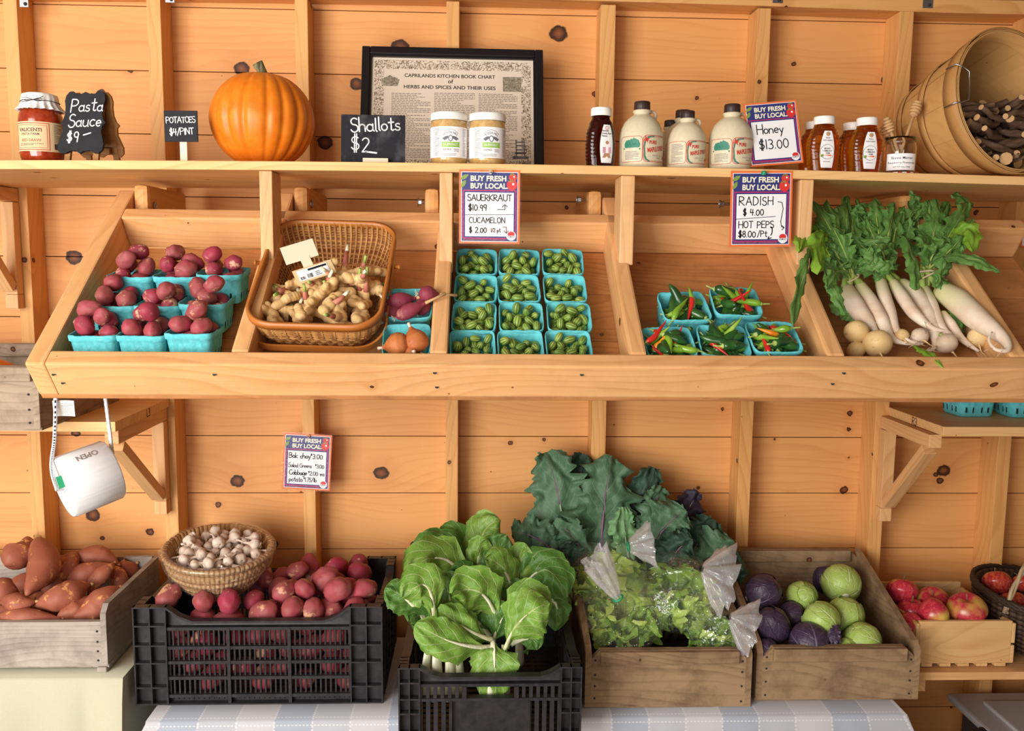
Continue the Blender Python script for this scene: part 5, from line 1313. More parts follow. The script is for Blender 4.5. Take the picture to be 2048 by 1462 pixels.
for rn, py, Y, cols in rowsP:
    for cnm, (a, b) in zip(('left', 'centre', 'right'), cols):
        f = P((a + b) / 2, py - (4 if cnm == 'right' else 0), Y); i = rr.randrange(3)
        bk = basket_at(PINT[i], .0505, .066, f, tiltx(9 + rr.uniform(-2, 2), rr.uniform(-3, 3)), 'blue pulp pint of red potatoes, %s of the %s row' % (cnm, rn), 'pints of red potatoes')
        pos = drop(7, lambda q: q.uniform(.0180, .0225), .042, .042, .024, rr.randrange(999), squash=.97)
        fill(POT, 'red_potato', bk, pos, 'potato', 'potatoes in the %s %s pint' % (rn, cnm), '{w} red potato, {row}, heaped in the %s-%s blue pint' % (rn, cnm), 2, rr, 1.06, False)

# ---------------------------------------------------------------- cucamelons
def u_for(x, py, n, lo=0.0, hi=.62):
    for _ in range(40):
        m = (lo + hi) / 2
        if proj(TP(x, m, n))[1] < py: lo = m
        else: hi = m
    return (lo + hi) / 2
CUKE = [blob('cucamelon', M['cuke'], .72 + .05 * i, .72 + .05 * i, 1.15, i + 3, .05, 1.2, 16, uv=True) for i in range(3)]
nr_ = -.036
for ri, (rn, py, cs) in enumerate([('back', 548, (953, 1038, 1127)), ('second', 603, (950, 1040, 1133)), ('third', 662, (946, 1044, 1141)), ('front', 722, (946, 1044, 1142))]):
    for cn, pc in zip(('left', 'middle', 'right'), cs):
        u = u_for(0, py, nr_); p = PT(pc, py, nr_)
        bk = basket_at(rr.choice(HALF), .0490, .053, p, SLOPE @ Matrix.Rotation(R(rr.uniform(-2.5, 2.5)), 3, 'Z'), 'blue pulp half pint of cucamelons, %s of the %s row' % (cn, rn), 'half pints of cucamelons')
        pos = drop(25, lambda q: q.uniform(.0100, .0125), .0440, .0440, .012, rr.randrange(999), squash=.90, floorf=lambda x, y: .012 + max(0, -y) * .22)
        fill(CUKE, 'cucamelon', bk, pos, 'cucamelon', 'cucamelons in the %s %s half pint' % (rn, cn), '{w} cucamelon, {row}, inside the %s-row %s half pint' % (rn, cn), 4, rr, 1.0, False)

# ---------------------------------------------------------------- shallots and onions
bk = basket_at(PINT[0], .0505, .066, PT(816, 636, -.024), SLOPE, 'blue pulp pint of purple shallots beside the ginger basket', 'pints by the ginger basket')
bk2 = basket_at(PINT[1], .0505, .066, PT(812, 712, -.026), SLOPE @ Matrix.Rotation(R(2), 3, 'Z'), 'blue pulp pint of golden onions beside the ginger basket', 'pints by the ginger basket')
def bulb(name, label, c, d, r, L, mat, group, cat, tail=.05, tailr=.003, kink=(0, 0, 0)):
    """bulb with its dry neck, pointing along d"""
    d = V(d).normalized(); t = thing(name, label, cat, V(c), V((0, 0, 1)).rotation_difference(d), group)
    prof = [(0, -L * .5), (r * .35, -L * .48), (r * .8, -L * .34), (r, -L * .08), (r * .93, L * .15), (r * .62, L * .36), (r * .3, L * .5), (tailr * 1.3, L * .62)]
    fine = [(interp([p[0] for p in prof], i / 24), interp([p[1] for p in prof], i / 24)) for i in range(25)]
    mb = MB(); mb.lathe(fine, 20, mod=lambda a, j: 1 + .025 * math.sin(a * 3 + j * .3) + .01 * math.sin(a * 11)); mb.build('bulb', mat, t)
    mb = MB(); k = V(kink); mb.tube([V((0, 0, L * .55)), V((0, 0, L * .55 + tail * .5)) + k * .4, V((0, 0, L * .55 + tail)) + k], [tailr * 1.4, tailr, tailr * 1.3], 7); mb.build('dry_neck', M['cutwood'] if tail > .02 else M['rubber'], t)
    mb = MB()
    q = random.Random(int(r * 1e5))
    for i in range(7):
        a = 2 * PI * i / 7; mb.tube([V((0, 0, -L * .48)), V((.004 * math.cos(a), .004 * math.sin(a), -L * .5 - .005)), V((.008 * math.cos(a + .5), .008 * math.sin(a + .5), -L * .5 - .008))], [.0005] * 3, 4)
    mb.build('roots', M['rubber'], t); return t
sh = [(800, 602, -.012, (1, .25, .05), .019, .058, 'long purple shallot lying across the middle of its blue pint'), (818, 622, -.006, (1, .35, .35), .0165, .062, 'glossy purple shallot at the front rim of its blue pint'),
      (786, 622, -.03, (-.4, .5, .2), .019, .045, 'dark shallot tucked low at the left of its blue pint'), (846, 612, -.022, (.5, .8, .3), .018, .045, 'round shallot at the right inside its blue pint'),
      (856, 588, .008, (1, .15, -.15), .018, .040, 'pink topmost shallot with a long dry stalk over the divider')]
for i, (px, py, n, d, r, L, lb) in enumerate(sh): bulb('shallot', lb, PT(px, py, n), SLOPE @ V(d), r, L, M['shallot'], 'shallots in the blue pint', 'shallot', [.05, .045, .02, .02, .035][i], .0028, (0, .006, .008))
p_ = PT(893, 586, .02)
for i, (px, py, n, d, r, L, lb) in enumerate([(795, 690, -.020, (-.8, .0, -.2), .0265, .052, 'golden onion nearer the ginger basket'), (832, 682, -.016, (-.4, .8, .5), .0265, .052, 'brown onion nearer the cucamelon divider'), (820, 704, -.03, (.3, -.6, .6), .017, .036, 'small golden onion low between two larger onions')]):
    bulb('onion', lb, PT(px, py, n), SLOPE @ V(d), r, L, M['onion'], 'onions in the blue pint', 'onion', .014, .003)

# ---------------------------------------------------------------- ginger basket
gF = PT(622, 648, .018); gB = PT(690, 442, .018)
Lg = abs((gB - gF).dot(-U)); gw = .141; gh = .104
gx = (P(486, 612, gF.y).x + P(748, 630, gF.y).x) / 2
gq = SLOPE @ Matrix.Rotation(R(-2.0), 3, 'Z')
gc = TP(gx + .015, 0, 0); gmid = (gF + gB) / 2; gmid.x = gx + .008
gk = thing('ginger_basket', 'woven rattan basket with a folded cane handle, full of ginger', 'basket', gmid - NN * gh, gq)
def rrp(hx, hy, r, n=96):
    """rounded rectangle, evenly stepped"""
    segs = []; per = []
    pts = []
    for cx, cy, a0 in ((hx - r, hy - r, 0), (-hx + r, hy - r, 90), (-hx + r, -hy + r, 180), (hx - r, -hy + r, 270)):
        pts += [(cx + r * math.cos(R(a0 + 10 * i)), cy + r * math.sin(R(a0 + 10 * i))) for i in range(10)]
    pts.append(pts[0]); L = [0]
    for a, b in zip(pts[:-1], pts[1:]): L.append(L[-1] + math.hypot(b[0] - a[0], b[1] - a[1]))
    out = []; k = 0
    for i in range(n):
        s = L[-1] * i / n
        while L[k + 1] < s: k += 1
        f = (s - L[k]) / max(1e-9, L[k + 1] - L[k]); out.append((pts[k][0] + (pts[k + 1][0] - pts[k][0]) * f, pts[k][1] + (pts[k + 1][1] - pts[k][1]) * f))
    return out
def gper(z, o=0.0, n=96):
    f = z / gh; s = .70 + .30 * min(1, f * 1.5) ** .6 if f < .66 else 1.0
    s = .74 + .26 * math.sin(min(1, f * 1.15) * PI / 2)
    return rrp(gw * s + o, Lg / 2 * (s + .03 * (1 - s)) + o, .062 * s + o, n)
def band(z0, z1, o0, o1, n=96, part=None):
    mb = MB(); rings = []
    for z, o in ((z0, o0), (z0, o1), (z1, o1), (z1, o0)): rings.append([(x, y, z) for x, y in gper((z0 + z1) / 2, o, n)])
    vs = [p for r_ in rings for p in r_]; fs = [(j * n + i, j * n + (i + 1) % n, ((j + 1) % 4) * n + (i + 1) % n, ((j + 1) % 4) * n + i) for j in range(4) for i in range(n)]
    return mb.add(vs, fs, 0, True)
mb = MB(); NV = 92; zz = [0, .012, .03, .05, .07, .09, gh - .004]; pers = [gper(z, 0, NV * 3) for z in zz]
for i in range(NV):
    k = i * 3; vs = []; 
    for pz, z in zip(pers, zz):
        a, b = pz[k], pz[(k + 1) % (NV * 3)]; cx, cy = a[0] * 1.0, a[1]
        s = 1 - .0035 / gw
        vs += [(a[0], a[1], z), (b[0], b[1], z), (b[0] * s, b[1] * s, z), (a[0] * s, a[1] * s, z)]
    fs = [(j * 4 + m, j * 4 + (m + 1) % 4, (j + 1) * 4 + (m + 1) % 4, (j + 1) * 4 + m) for j in range(len(zz) - 1) for m in range(4)]
    mb.add(vs, fs, 0)
for z, w_ in [(.010, .003), (.020, .002), (.028, .004), (.039, .002), (.045, .002), (.054, .004), (.064, .002), (.070, .002), (.0765, .0035), (.082, .002), (.0865, .002), (.091, .0022)]:
    rings = []; n = 184
    for dz, o in ((-w_ / 2, -.003), (-w_ / 2, 0), (w_ / 2, 0), (w_ / 2, -.003)):
        pp = gper(z, o, n); rings.append([(x, y, z + dz) if False else (x * (1 + .006 * (-1) ** (i // 2 + int(z * 1000))), y * (1 + .006 * (-1) ** (i // 2 + int(z * 1000))), z + dz) for i, (x, y) in enumerate(pp)])
    vs = [p for r_ in rings for p in r_]; mb.add(vs, [(j * n + i, j * n + (i + 1) % n, ((j + 1) % 4) * n + (i + 1) % n, ((j + 1) % 4) * n + i) for j in range(4) for i in range(n)], 0)
mb.build('woven_sides', M['rattan'], gk)
pp = gper(.001, 0, 96); mb = MB(); mb.add([(x, y, .002) for x, y in pp] + [(0, 0, .002)], [(i, (i + 1) % 96, 96) for i in range(96)]); mb.add([(x, y, 0) for x, y in pp] + [(0, 0, 0)], [((i + 1) % 96, i, 96) for i in range(96)]); mb.build('woven_floor', M['rattan'], gk)
band(gh - .017, gh, -.004, .0035).build('cane_rim', M['cane'], gk); band(.0, .010, -.002, .002).build('foot_band', M['cane'], gk)
# the bail handle folded down over the front
hp = rrp(gw + .009, Lg / 2 + .010, .066, 200); sel = [p for p in hp if p[1] < .03]; sel.sort(key=lambda p: math.atan2(p[0], -p[1] + .0))
ring_ = []; mb = MB(); vs = []
for i, (x, y) in enumerate(sel):
    f = max(0, min(1, (.03 - y) / (Lg / 2 + .03))); zc_ = gh - .012 - .050 * f
    k = 1 - .0035 / gw
    for (sx, dz) in ((1, -.007), (1, .007), (k, .007), (k, -.007)): vs.append((x * sx, y * sx, zc_ + dz))
n = len(sel); mb.add(vs, [(i * 4 + m, i * 4 + (m + 1) % 4, (i + 1) * 4 + (m + 1) % 4, (i + 1) * 4 + m) for i in range(n - 1) for m in range(4)] + [(0, 1, 2, 3), tuple((n - 1) * 4 + m for m in (3, 2, 1, 0))], 0, False)
mb.build('folded_handle', M['cane'], gk)
for s_ in (-1, 1):
    mb = MB(); mb.lathe([(0, -.008), (.004, -.008), (.004, .016), (.006, .016), (.006, .02), (0, .02)], 10, M=Matrix.Translation((s_ * (gw + .002), .03, gh - .012)) @ Matrix.Rotation(s_ * PI / 2, 4, 'Y')); mb.build('peg', M['cane'], gk)
def ginger_mesh(seed):
    q = random.Random(seed); mb = MB(); p = V((0, 0, 0)); d = V((1, 0, 0)); ends = []
    for i in range(q.randint(4, 6)):
        r = q.uniform(.010, .0145); L = q.uniform(.012, .018)
        def ell(c, d_, r_, L_):
            Q = V((0, 0, 1)).rotation_difference(d_).to_matrix().to_4x4(); prof = [(r_ * math.sin(PI * j / 8) ** .8, -L_ * math.cos(PI * j / 8)) for j in range(9)]
            mb.lathe([(max(a, .0004), b) for a, b in prof], 12, M=Matrix.Translation(c) @ Q)
        ell(p, d, r, L)
        if q.random() < .75:
            e = (d.cross(V((0, 0, 1))) * q.choice((-1, 1)) + V((0, 0, q.uniform(-.5, .8)))).normalized(); ell(p + e * r * 1.2, e, r * .78, L * .95); ends.append((p + e * (r * 1.2 + L * .8), e))
        d = (d + V((0, q.uniform(-.6, .6), q.uniform(-.3, .3)))).normalized(); p = p + d * L * 1.25
    ends.append((p, d)); c = sum((V(v) for v in mb.v), V((0, 0, 0))) / len(mb.v)
    o = mb.build('rhizome', M['ginger']); bake(o, ('REMESH', dict(mode='VOXEL', voxel_size=.0026)), ('SMOOTH', dict(factor=.5, iterations=3)))
    me = o.data
    for v in me.vertices:
        v.co -= c; v.co += v.co.normalized() * .0006 * math.sin(v.co.x * 900)
    for pl in me.polygons: pl.use_smooth = True
    bpy.data.objects.remove(o); return me, [(a - c, b) for a, b in ends]
GM = [ginger_mesh(40 + i) for i in range(5)]
def ginger(label, loc, rot, k, shoots):
    me, ends = GM[k]; t = thing('ginger', label, 'ginger', loc, rot, 'fresh ginger in the rattan basket'); obj('rhizome', me, t)
    for (a, b) in ends[:shoots]:
        mb = MB(); L = .018 + .012 * (k % 3); mb.tube([a - b * .004, a + b * L * .5, a + b * L + V((0, .003, .003))], [.0068, .0052, .0042], 9); mb.build('pink_shoot', M['pink'], t)
        mb = MB(); mb.tube([a + b * L + V((0, .003, .003)) - b * .002, a + b * (L + .016) + V((0, .004, .006))], [.0042, .0034], 8); mb.build('cut_stalk', M['green_stem' if k % 2 else 'pale_stem'], t)
    return t
rr = random.Random(5); gl = []
fl_ = lambda x, y: .012 + max(0, -y - .05) * .35
pos = drop(31, lambda q: q.uniform(.020, .026), gw - .028, Lg / 2 - .03, .006, 77, squash=.8, floorf=fl_, inside=lambda x, y, r: y < .035 + .4 * x)
for i, (x, y, z, r) in enumerate(pos):
    q = Quaternion(V((0, 0, 1)), rr.uniform(0, 6.3)) @ Quaternion(V((0, 1, 0)), rr.gauss(0, .4)) @ Quaternion(V((1, 0, 0)), rr.uniform(0, 6.3))
    gl.append(ginger('x', gk.location + gq @ V((x, y, z)), gq @ q.to_matrix(), i % 5, 1 if i % 3 else 2))
order_label(gl, 'knobbly ginger root, {w} in the {row} of the ginger heap', rows=5)
# header card lying on the ginger
def on_basket(x, y, z): return gk.location + gq @ V((x, y, z))
c = on_basket(-.030, .002, .112)
t = thing('ginger_tag', 'folded cream header card with a barcode label, lying on the ginger', 'label card', c, gq @ tiltx(18, 32))
mb = MB(); mb.box((0, -.020, 0), (.090, .034, .0012), M=Matrix.Rotation(R(8), 3, 'X')); lo = mb.build('lower_flap', M['kraft'], t)
mb = MB(); mb.box((-.012, .034, .012), (.075, .040, .0012), M=Matrix.Rotation(R(24), 3, 'X')); mb.build('upper_flap', M['card'], t)
mb = MB(); mb.box((-.006, .010, .004), (.022, .030, .0012), M=Matrix.Rotation(R(14), 3, 'X')); mb.build('hang_tab', M['card'], t)
mb = MB(); mb.box((-.002, -.020, .0012), (.070, .026, .0006), M=Matrix.Rotation(R(8), 3, 'X')); pl_ = mb.build('price_label', M['white'], t)
mb = MB(); Xf = Matrix.Translation((-.002, -.020, .0017)) @ Matrix.Rotation(R(8), 4, 'X')
q = random.Random(2)
mb.box((0, 0, 0), (0, 0, 0)); mb = MB()
for (x0, x1, y0, y1) in [(-.010, .033, .006, .011)] + [(-.032 + .0012 * i, -.032 + .0012 * i + q.uniform(.0004, .0009), -.011, -.004) for i in range(9)] + [(-.016 + .0013 * i, -.016 + .0013 * i + q.uniform(.0004, .001), -.011, -.001) for i in range(10)] + [(.003, .003 + q.uniform(.01, .025), -.010 + .004 * i, -.0085 + .004 * i) for i in range(3)]:
    mb.add([(x0, y0, 0), (x1, y0, 0), (x1, y1, 0), (x0, y1, 0)], [(0, 1, 2, 3)], 0, False, Xf)
mb.build('printed_lettering', M['ink'], pl_)

# ---------------------------------------------------------------- hot peppers
def pepper_part(kind, seed):
    q = random.Random(seed)
    L, r, bend = {'jalapeno': (.058, .0108, .05), 'green': (.062, .0082, .35), 'red': (.062, .0066, .45), 'orange': (.055, .0072, .3)}[kind]
    L *= q.uniform(.85, 1.15); n = 12; pts = []; rad = []
    for i in range(n + 1):
        t = i / n; a = bend * t * t * 1.6; pts.append(V((L * (t - .5), L * bend * t * t * .6 + .001 * math.sin(t * 9 + seed), 0)))
        rad.append(r * (min(1, .55 + t * 3.5) if t < .15 else 1.0) * max(.06, (1 - max(0, t - (.55 if kind == 'jalapeno' else .2)) / (.45 if kind == 'jalapeno' else .8)) ** (.55 if kind == 'jalapeno' else .75)) * (1 + .04 * math.sin(t * 17 + seed)))
    mb = MB(); mb.tube(pts, rad, 14); body = mb.mesh('pepper_body', M[{'jalapeno': 'jalapeno', 'green': 'gpepper', 'red': 'rpepper', 'orange': 'opepper'}[kind]])
    mb = MB(); mb.tube([pts[0] + V((.002, 0, 0)), pts[0] + V((-.002, 0, 0)), pts[0] + V((-.003, 0, 0)), pts[0] + V((-.010, -.001, .001)), pts[0] + V((-.020, -.004, .002))], [rad[0] * 1.1, rad[0] * .9, .0022, .0016, .0018], 8); st = mb.mesh('green_stem', M['green_stem'])
    return body, st
PEP = {k: [pepper_part(k, i + 1) for i in range(3)] for k in ('jalapeno', 'green', 'red', 'orange')}
baskets = [('front left', PT(1349, 716, -.010), 2, 'JRJGROGJRGJRGJ', 1), ('front middle', PT(1456, 712, -.010), -3, 'JJJRJGJJORJGJJJG', 0), ('front right', PT(1562, 704, -.006), 1, 'GJJGRJGJRGJGJRGO', 1), ('back left', PT(1380, 640, -.006), 3, 'JGJGJJGGJGRJGG', 0), ('back right', PT(1481, 630, -.002), -2, 'GRGJRGJRGJGGRJGR', 1)]
rr = random.Random(9)
for nm, f, rz, kinds, dm in baskets:
    bk = basket_at(DEEP[dm], .0530, .074, f, SLOPE @ tiltx(-4, rz), 'blue pulp pint of mixed hot peppers, %s of the five' % nm, 'pints of hot peppers')
    Rm = bk.rotation_euler.to_matrix(); per = {}
    pos = drop(len(kinds) + 10, lambda q: q.uniform(.0115, .014), .050, .050, .036, rr.randrange(999), squash=.88)
    kinds = 'JGJGJGJGJJ' + kinds
    for ch, (x, y, z, r) in zip(kinds, pos):
        kd = {'J': 'jalapeno', 'G': 'green', 'R': 'red', 'O': 'orange'}[ch]; b_, s_ = rr.choice(PEP[kd])
        el = rr.uniform(-.1, .75) if z > .055 else rr.uniform(-.25, .35); az = rr.uniform(0, 6.3)
        d = V((math.cos(az) * math.cos(el), math.sin(az) * math.cos(el), math.sin(el)))
        lim = .046 - .026; xx, yy = max(-lim, min(lim, x * .8)), max(-lim, min(lim, y * .8))
        flip = rr.choice((-1, 1)) if el < .3 else 1
        q = V((1, 0, 0)).rotation_difference(d * flip) @ Quaternion(V((1, 0, 0)), rr.uniform(0, 6.3))
        t = thing('hot_pepper', 'x', 'pepper', bk.location + Rm @ V((xx, yy, z + .004 + .01 * max(0, el))), Rm @ q.to_matrix(), 'hot peppers in the %s pint' % nm)
        obj('pepper_body', b_, t); obj('green_stem', s_, t); per.setdefault(kd, []).append(t)
    for kd, its in per.items():
        order_label(its, ({'jalapeno': 'dark green jalapeno', 'green': 'light green chilli', 'red': 'slim red chilli', 'orange': 'orange chilli'}[kd] + ', {w}, {row}, in the %s pepper pint' % nm) if len(its) > 4 else ({'jalapeno': 'dark green jalapeno', 'green': 'light green chilli', 'red': 'slim red chilli', 'orange': 'orange chilli'}[kd] + ', {w} of its colour in the %s pepper pint' % nm), rows=2 if len(its) > 4 else 1)

# ---------------------------------------------------------------- daikon, turnips and their greens
def daikon(label, path, wid, n, nleaf, seed, crown=True):
    """root along photo points lying n above the slope"""
    pts = [PT(x, y, n + dn) for x, y, dn in path]; sm = spline(pts, 34); t = thing('daikon_radish', label, 'radish', sm[0], (0, 0, 0), 'white radishes in the end bay')
    org = sm[0]; wv = [w_ / 2 * mpp(sm[0].y) for w_ in wid]; rad = [max(.0012, interp(wv, i / 34)) for i in range(35)]; rad[0] = rad[1] * .72
    mb = MB(); mb.tube([p - org for p in sm], rad, 16)
    for i in range(35):
        for a in range(16): mb.uv[i * 16 + a] = (a / 16, i / 34)
    q = random.Random(seed)
    mb.build('root', M['daikon'], t)
    mb = MB()
    for i in range(4):
        k = q.randint(20, 33); o = sm[k] - org; mb.tube([o, o + V((q.uniform(-.02, .02), -.008, q.uniform(-.004, .01))), o + V((q.uniform(-.03, .03), -.012, q.uniform(-.012, .012)))], [.0007, .0005, .0003], 4)
    mb.build('hair_roots', M['rubber'], t)
    return t, sm
def lobed(v): return (math.sin(PI * min(1, v * .97 + .03)) ** .6) * (.35 + .65 * v)
roots = []
defs = [('pale green shouldered daikon, leftmost of the white radishes', [(1690, 578, .012), (1708, 610, .012), (1733, 642, .006), (1752, 664, 0), (1775, 690, 0)], [34, 40, 30, 12, 4], 1),
        ('slender daikon crossing just right of the leftmost root', [(1717, 568, .016), (1739, 601, .014), (1763, 640, .01), (1781, 674, .004), (1806, 686, .004), (1842, 689, .006)], [24, 30, 28, 16, 7, 4], 2),
        ('thin straight daikon hanging below the middle rubber band', [(1760, 559, .02), (1769, 592, .018), (1781, 625, .014), (1793, 661, .010), (1815, 680, .008), (1846, 688, .008)], [22, 25, 22, 14, 7, 4], 3),
        ('long pitted daikon slanting right below the middle rubber band', [(1784, 562, .018), (1805, 595, .018), (1829, 628, .014), (1862, 655, .012), (1900, 664, .01)], [20, 26, 24, 12, 4], 4),
        ('broad pinkish daikon under the pitted one, tip at the rail', [(1797, 566, .004), (1829, 592, .004), (1856, 634, .002), (1871, 676, 0), (1867, 697, 0), (1852, 703, 0)], [30, 40, 38, 18, 8, 4], 5),
        ('brown-shouldered slim daikon beside the largest root', [(1848, 575, .012), (1862, 610, .012), (1880, 652, .008), (1903, 672, .004), (1922, 675, .004)], [20, 26, 20, 8, 4], 6),
        ('short slim daikon below the largest root', [(1883, 626, .004), (1901, 649, .004), (1925, 679, .0), (1958, 703, .0)], [18, 22, 14, 5], 7),
        ('largest daikon, thick and white with a curled tail', [(1877, 579, .022), (1916, 603, .03), (1955, 638, .040), (1991, 664, .050), (2013, 686, .056), (2013, 701, .058), (1990, 698, .058), (1978, 680, .060), (1984, 664, .066)], [40, 50, 46, 30, 18, 9, 7, 5, 3], 8),
        ('small daikon hidden behind the leftmost roots', [(1684, 602, -.012), (1698, 622, -.012), (1730, 655, -.012)], [18, 22, 8], 9)]
for lb, path, wd_, sd_ in defs: roots.append(daikon(lb, path, wd_, -.052, 4, sd_))
for i, (px, py, r, mt, lb) in enumerate([(1713, 664, 25, 'turnip', 'round yellow turnip at the divider end of the radishes'), (1755, 687, 29, 'turnip', 'larger yellow turnip on the rail beneath the slender radishes'), (1839, 673, 18, 'whiteturnip', 'small white turnip behind the curled root tips'),
        (1893, 687, 22, 'whiteturnip', 'white turnip with brown scars at the rail'), (1957, 676, 22, 'turnip', 'white turnip beneath the largest daikon'), (1803, 672, 15, 'turnip', 'small yellow turnip peeking between radish tips'), (1712, 700, 19, 'turnip', 'low tan turnip half sunk behind the rail')]):
    n = -.046 if i < 6 else -.07
    c = PT(px, py, n); rad = r * mpp(c.y)
    t = thing('turnip', lb, 'turnip', c, SLOPE @ tiltx(-70 - 15 * (i % 3), 14 * (i % 4) - 20), 'turnips along the rail')
    obj('root', blob('root', M[mt], rad, rad * 1.02, rad * .92, i + 2, .05, 1.2, 26), t)
    mb = MB(); mb.tube([V((0, 0, -rad * .86)), V((.002, 0, -rad * 1.1)), V((.006, .002, -rad * 1.7)), V((.02, .004, -rad * 2.1))], [.0035, .002, .001, .0004], 7); mb.build('tap_root', M['turnip'], t)
    mb = MB(); mb.tube([V((0, 0, rad * .82)), V((0, 0, rad * 1.05))], [.006, .005], 8); mb.build('leaf_stub', M['green_stem'], t)
# greens: bundles of stalks, then blades
rr = random.Random(31)
hub = [(PT(1700, 560, -.018), [0, 1, 8]), (PT(1761, 545, -.014), [2, 3, 4]), (PT(1850, 548, -.012), [5, 7, 6])]
tops = [[(1625, 405), (1648, 395), (1672, 410), (1690, 392), (1640, 440), (1668, 450), (1700, 440), (1655, 480), (1690, 490), (1625, 470), (1712, 412), (1680, 525)],
        [(1720, 400), (1745, 392), (1760, 405), (1785, 398), (1735, 440), (1765, 440), (1795, 440), (1745, 480), (1725, 500), (1790, 485), (1700, 470), (1812, 415)],
        [(1822, 400), (1848, 408), (1872, 395), (1905, 402), (1935, 408), (1950, 440), (1860, 450), (1890, 440), (1830, 470), (1920, 470), (1935, 480), (1880, 480)]]
k = 0
for hi, (h, rts) in enumerate(hub):
    for ri in rts:
        t, sm = roots[ri]; org = V(t.location); d = (sm[0] - sm[2]).normalized(); up = h + V((0, .03, .03))
        for q in range(4):
            off = V((rr.uniform(-.010, .010), rr.uniform(-.006, .006), rr.uniform(-.004, .008)))
            if ri in (8, 6): continue
            stem_tube([sm[0] - d * .004 + off * .6, sm[0] * .5 + h * .5 + off + V((0, -.004, .006)), h + off * .8 + V((0, .01, .012))], (.0085, .0062), M['green_stem'], t, 'stalk', org)
    for j, (px, py) in enumerate(tops[hi]):
        t, sm = roots[rts[j % (2 if hi != 1 else 3)]]; org = V(t.location); n = rr.uniform(.0, .055); tip = PT(px + rr.uniform(-6, 6), py + rr.uniform(-6, 6), n)
        tip.z = min(tip.z, SB - .012)
        base = h + V((rr.uniform(-.012, .012), rr.uniform(-.005, .01), rr.uniform(0, .012))); mid = (base + tip) / 2 + V((rr.uniform(-.02, .02), rr.uniform(-.03, 0), rr.uniform(.0, .02)))
        bl = bez(base, mid, tip, .30)
        lf = leaf3(base, mid, tip, V((rr.uniform(-.6, .6), -1, rr.uniform(-.1, .7))), rr.uniform(.030, .046), M['radleaf'], lobed, 12, 26, .16, 3.5, .15, .16, 9, 4.5, .45, k, 'leaf', t, .18, org, bump=.3)
        stem_tube([base, mid, tip], [.0030 * (1 - .85 * i / 14) for i in range(15)], M['green_stem'], lf, 'leaf_stalk'); 
        st_ = lf.children[0]; st_.location = -org; k += 1
# smaller leaflets filling in between the stalks
for hi, (h, rts) in enumerate(hub):
    cx_ = (1672, 1760, 1872)[hi]
    for j in range(17):
        t, sm = roots[rts[j % 2]]; org = V(t.location); px, py = cx_ + rr.uniform(-52, 58), rr.uniform(400, 545)
        c_ = PT(px, py, rr.uniform(-.03, .035)); c_.z = min(c_.z, SB - .02); a = rr.uniform(0, 6.3); d = V((math.cos(a), -.3, math.sin(a) * .8)).normalized() * rr.uniform(.028, .042)
        leaf3(c_ - d, c_ + V((0, -.012, .004)), c_ + d, V((rr.uniform(-.5, .5), -1, rr.uniform(0, .6))), rr.uniform(.020, .032), M['radleaf'], lobed, 10, 20, .16, 3, .2, .18, 7, 3.5, .4, 200 + hi * 30 + j, 'leaf', t, .0, org, bump=.35)
# leaves that stand out
extra = [(0, (1660, 470, .03), (1630, 455, .06), (1640, 540, .055), .042, 'radleaf2', (0, -1, .3)), (0, (1640, 455, .03), (1605, 450, .05), (1600, 500, .05), .030, 'radleaf2', (0, -1, .2)), (0, (1630, 490, .03), (1608, 520, .05), (1588, 650, .03), .026, 'radleaf', (.3, -1, .2)),
         (0, (1650, 535, .03), (1660, 560, .05), (1690, 630, .0), .024, 'radleaf', (0, -1, .4)), (0, (1690, 545, .02), (1672, 530, .05), (1655, 575, .045), .026, 'radleaf', (0, -1, .5)), (4, (1800, 470, .02), (1840, 520, .05), (1832, 580, .02), .030, 'radleaf', (.2, -1, .4)),
         (5, (1862, 530, .02), (1920, 490, .055), (2000, 545, .02), .026, 'radleaf', (0, -.9, .8)), (5, (1890, 500, .02), (1950, 420, .06), (1945, 500, .05), .034, 'radleaf2', (-.3, -1, .3)), (7, (1860, 540, .0), (1890, 560, .01), (1905, 600, -.03), .022, 'radleaf', (0, -1, .6)),
         (6, (1825, 690, -.03), (1850, 695, .0), (1887, 735, .002), .016, 'radleaf2', (0, -.8, .8)), (1, (1700, 640, -.06), (1680, 600, -.04), (1672, 570, -.02), .03, 'radleaf', (0, -1, .5)), (1, (1720, 650, -.06), (1700, 620, -.05), (1660, 610, -.03), .026, 'radleaf', (0, -1, .5)), (6, (1905, 690, -.06), (1920, 650, -.045), (1915, 610, -.04), .03, 'radleaf', (0, -1, .5))]
for i, (ri, a, b, c, w_, mt, nn) in enumerate(extra):
    t, sm = roots[ri]; org = V(t.location); A_, B_, C_ = PT(*a), PT(*b), PT(*c)
    lf = leaf3(A_, B_, C_, V(nn), w_, M[mt], lobed, 12, 26, .14, 3, .2, .14, 8, 4 if i < 6 else 0, .35, 60 + i, 'leaf', t, .05, org, bump=.3)
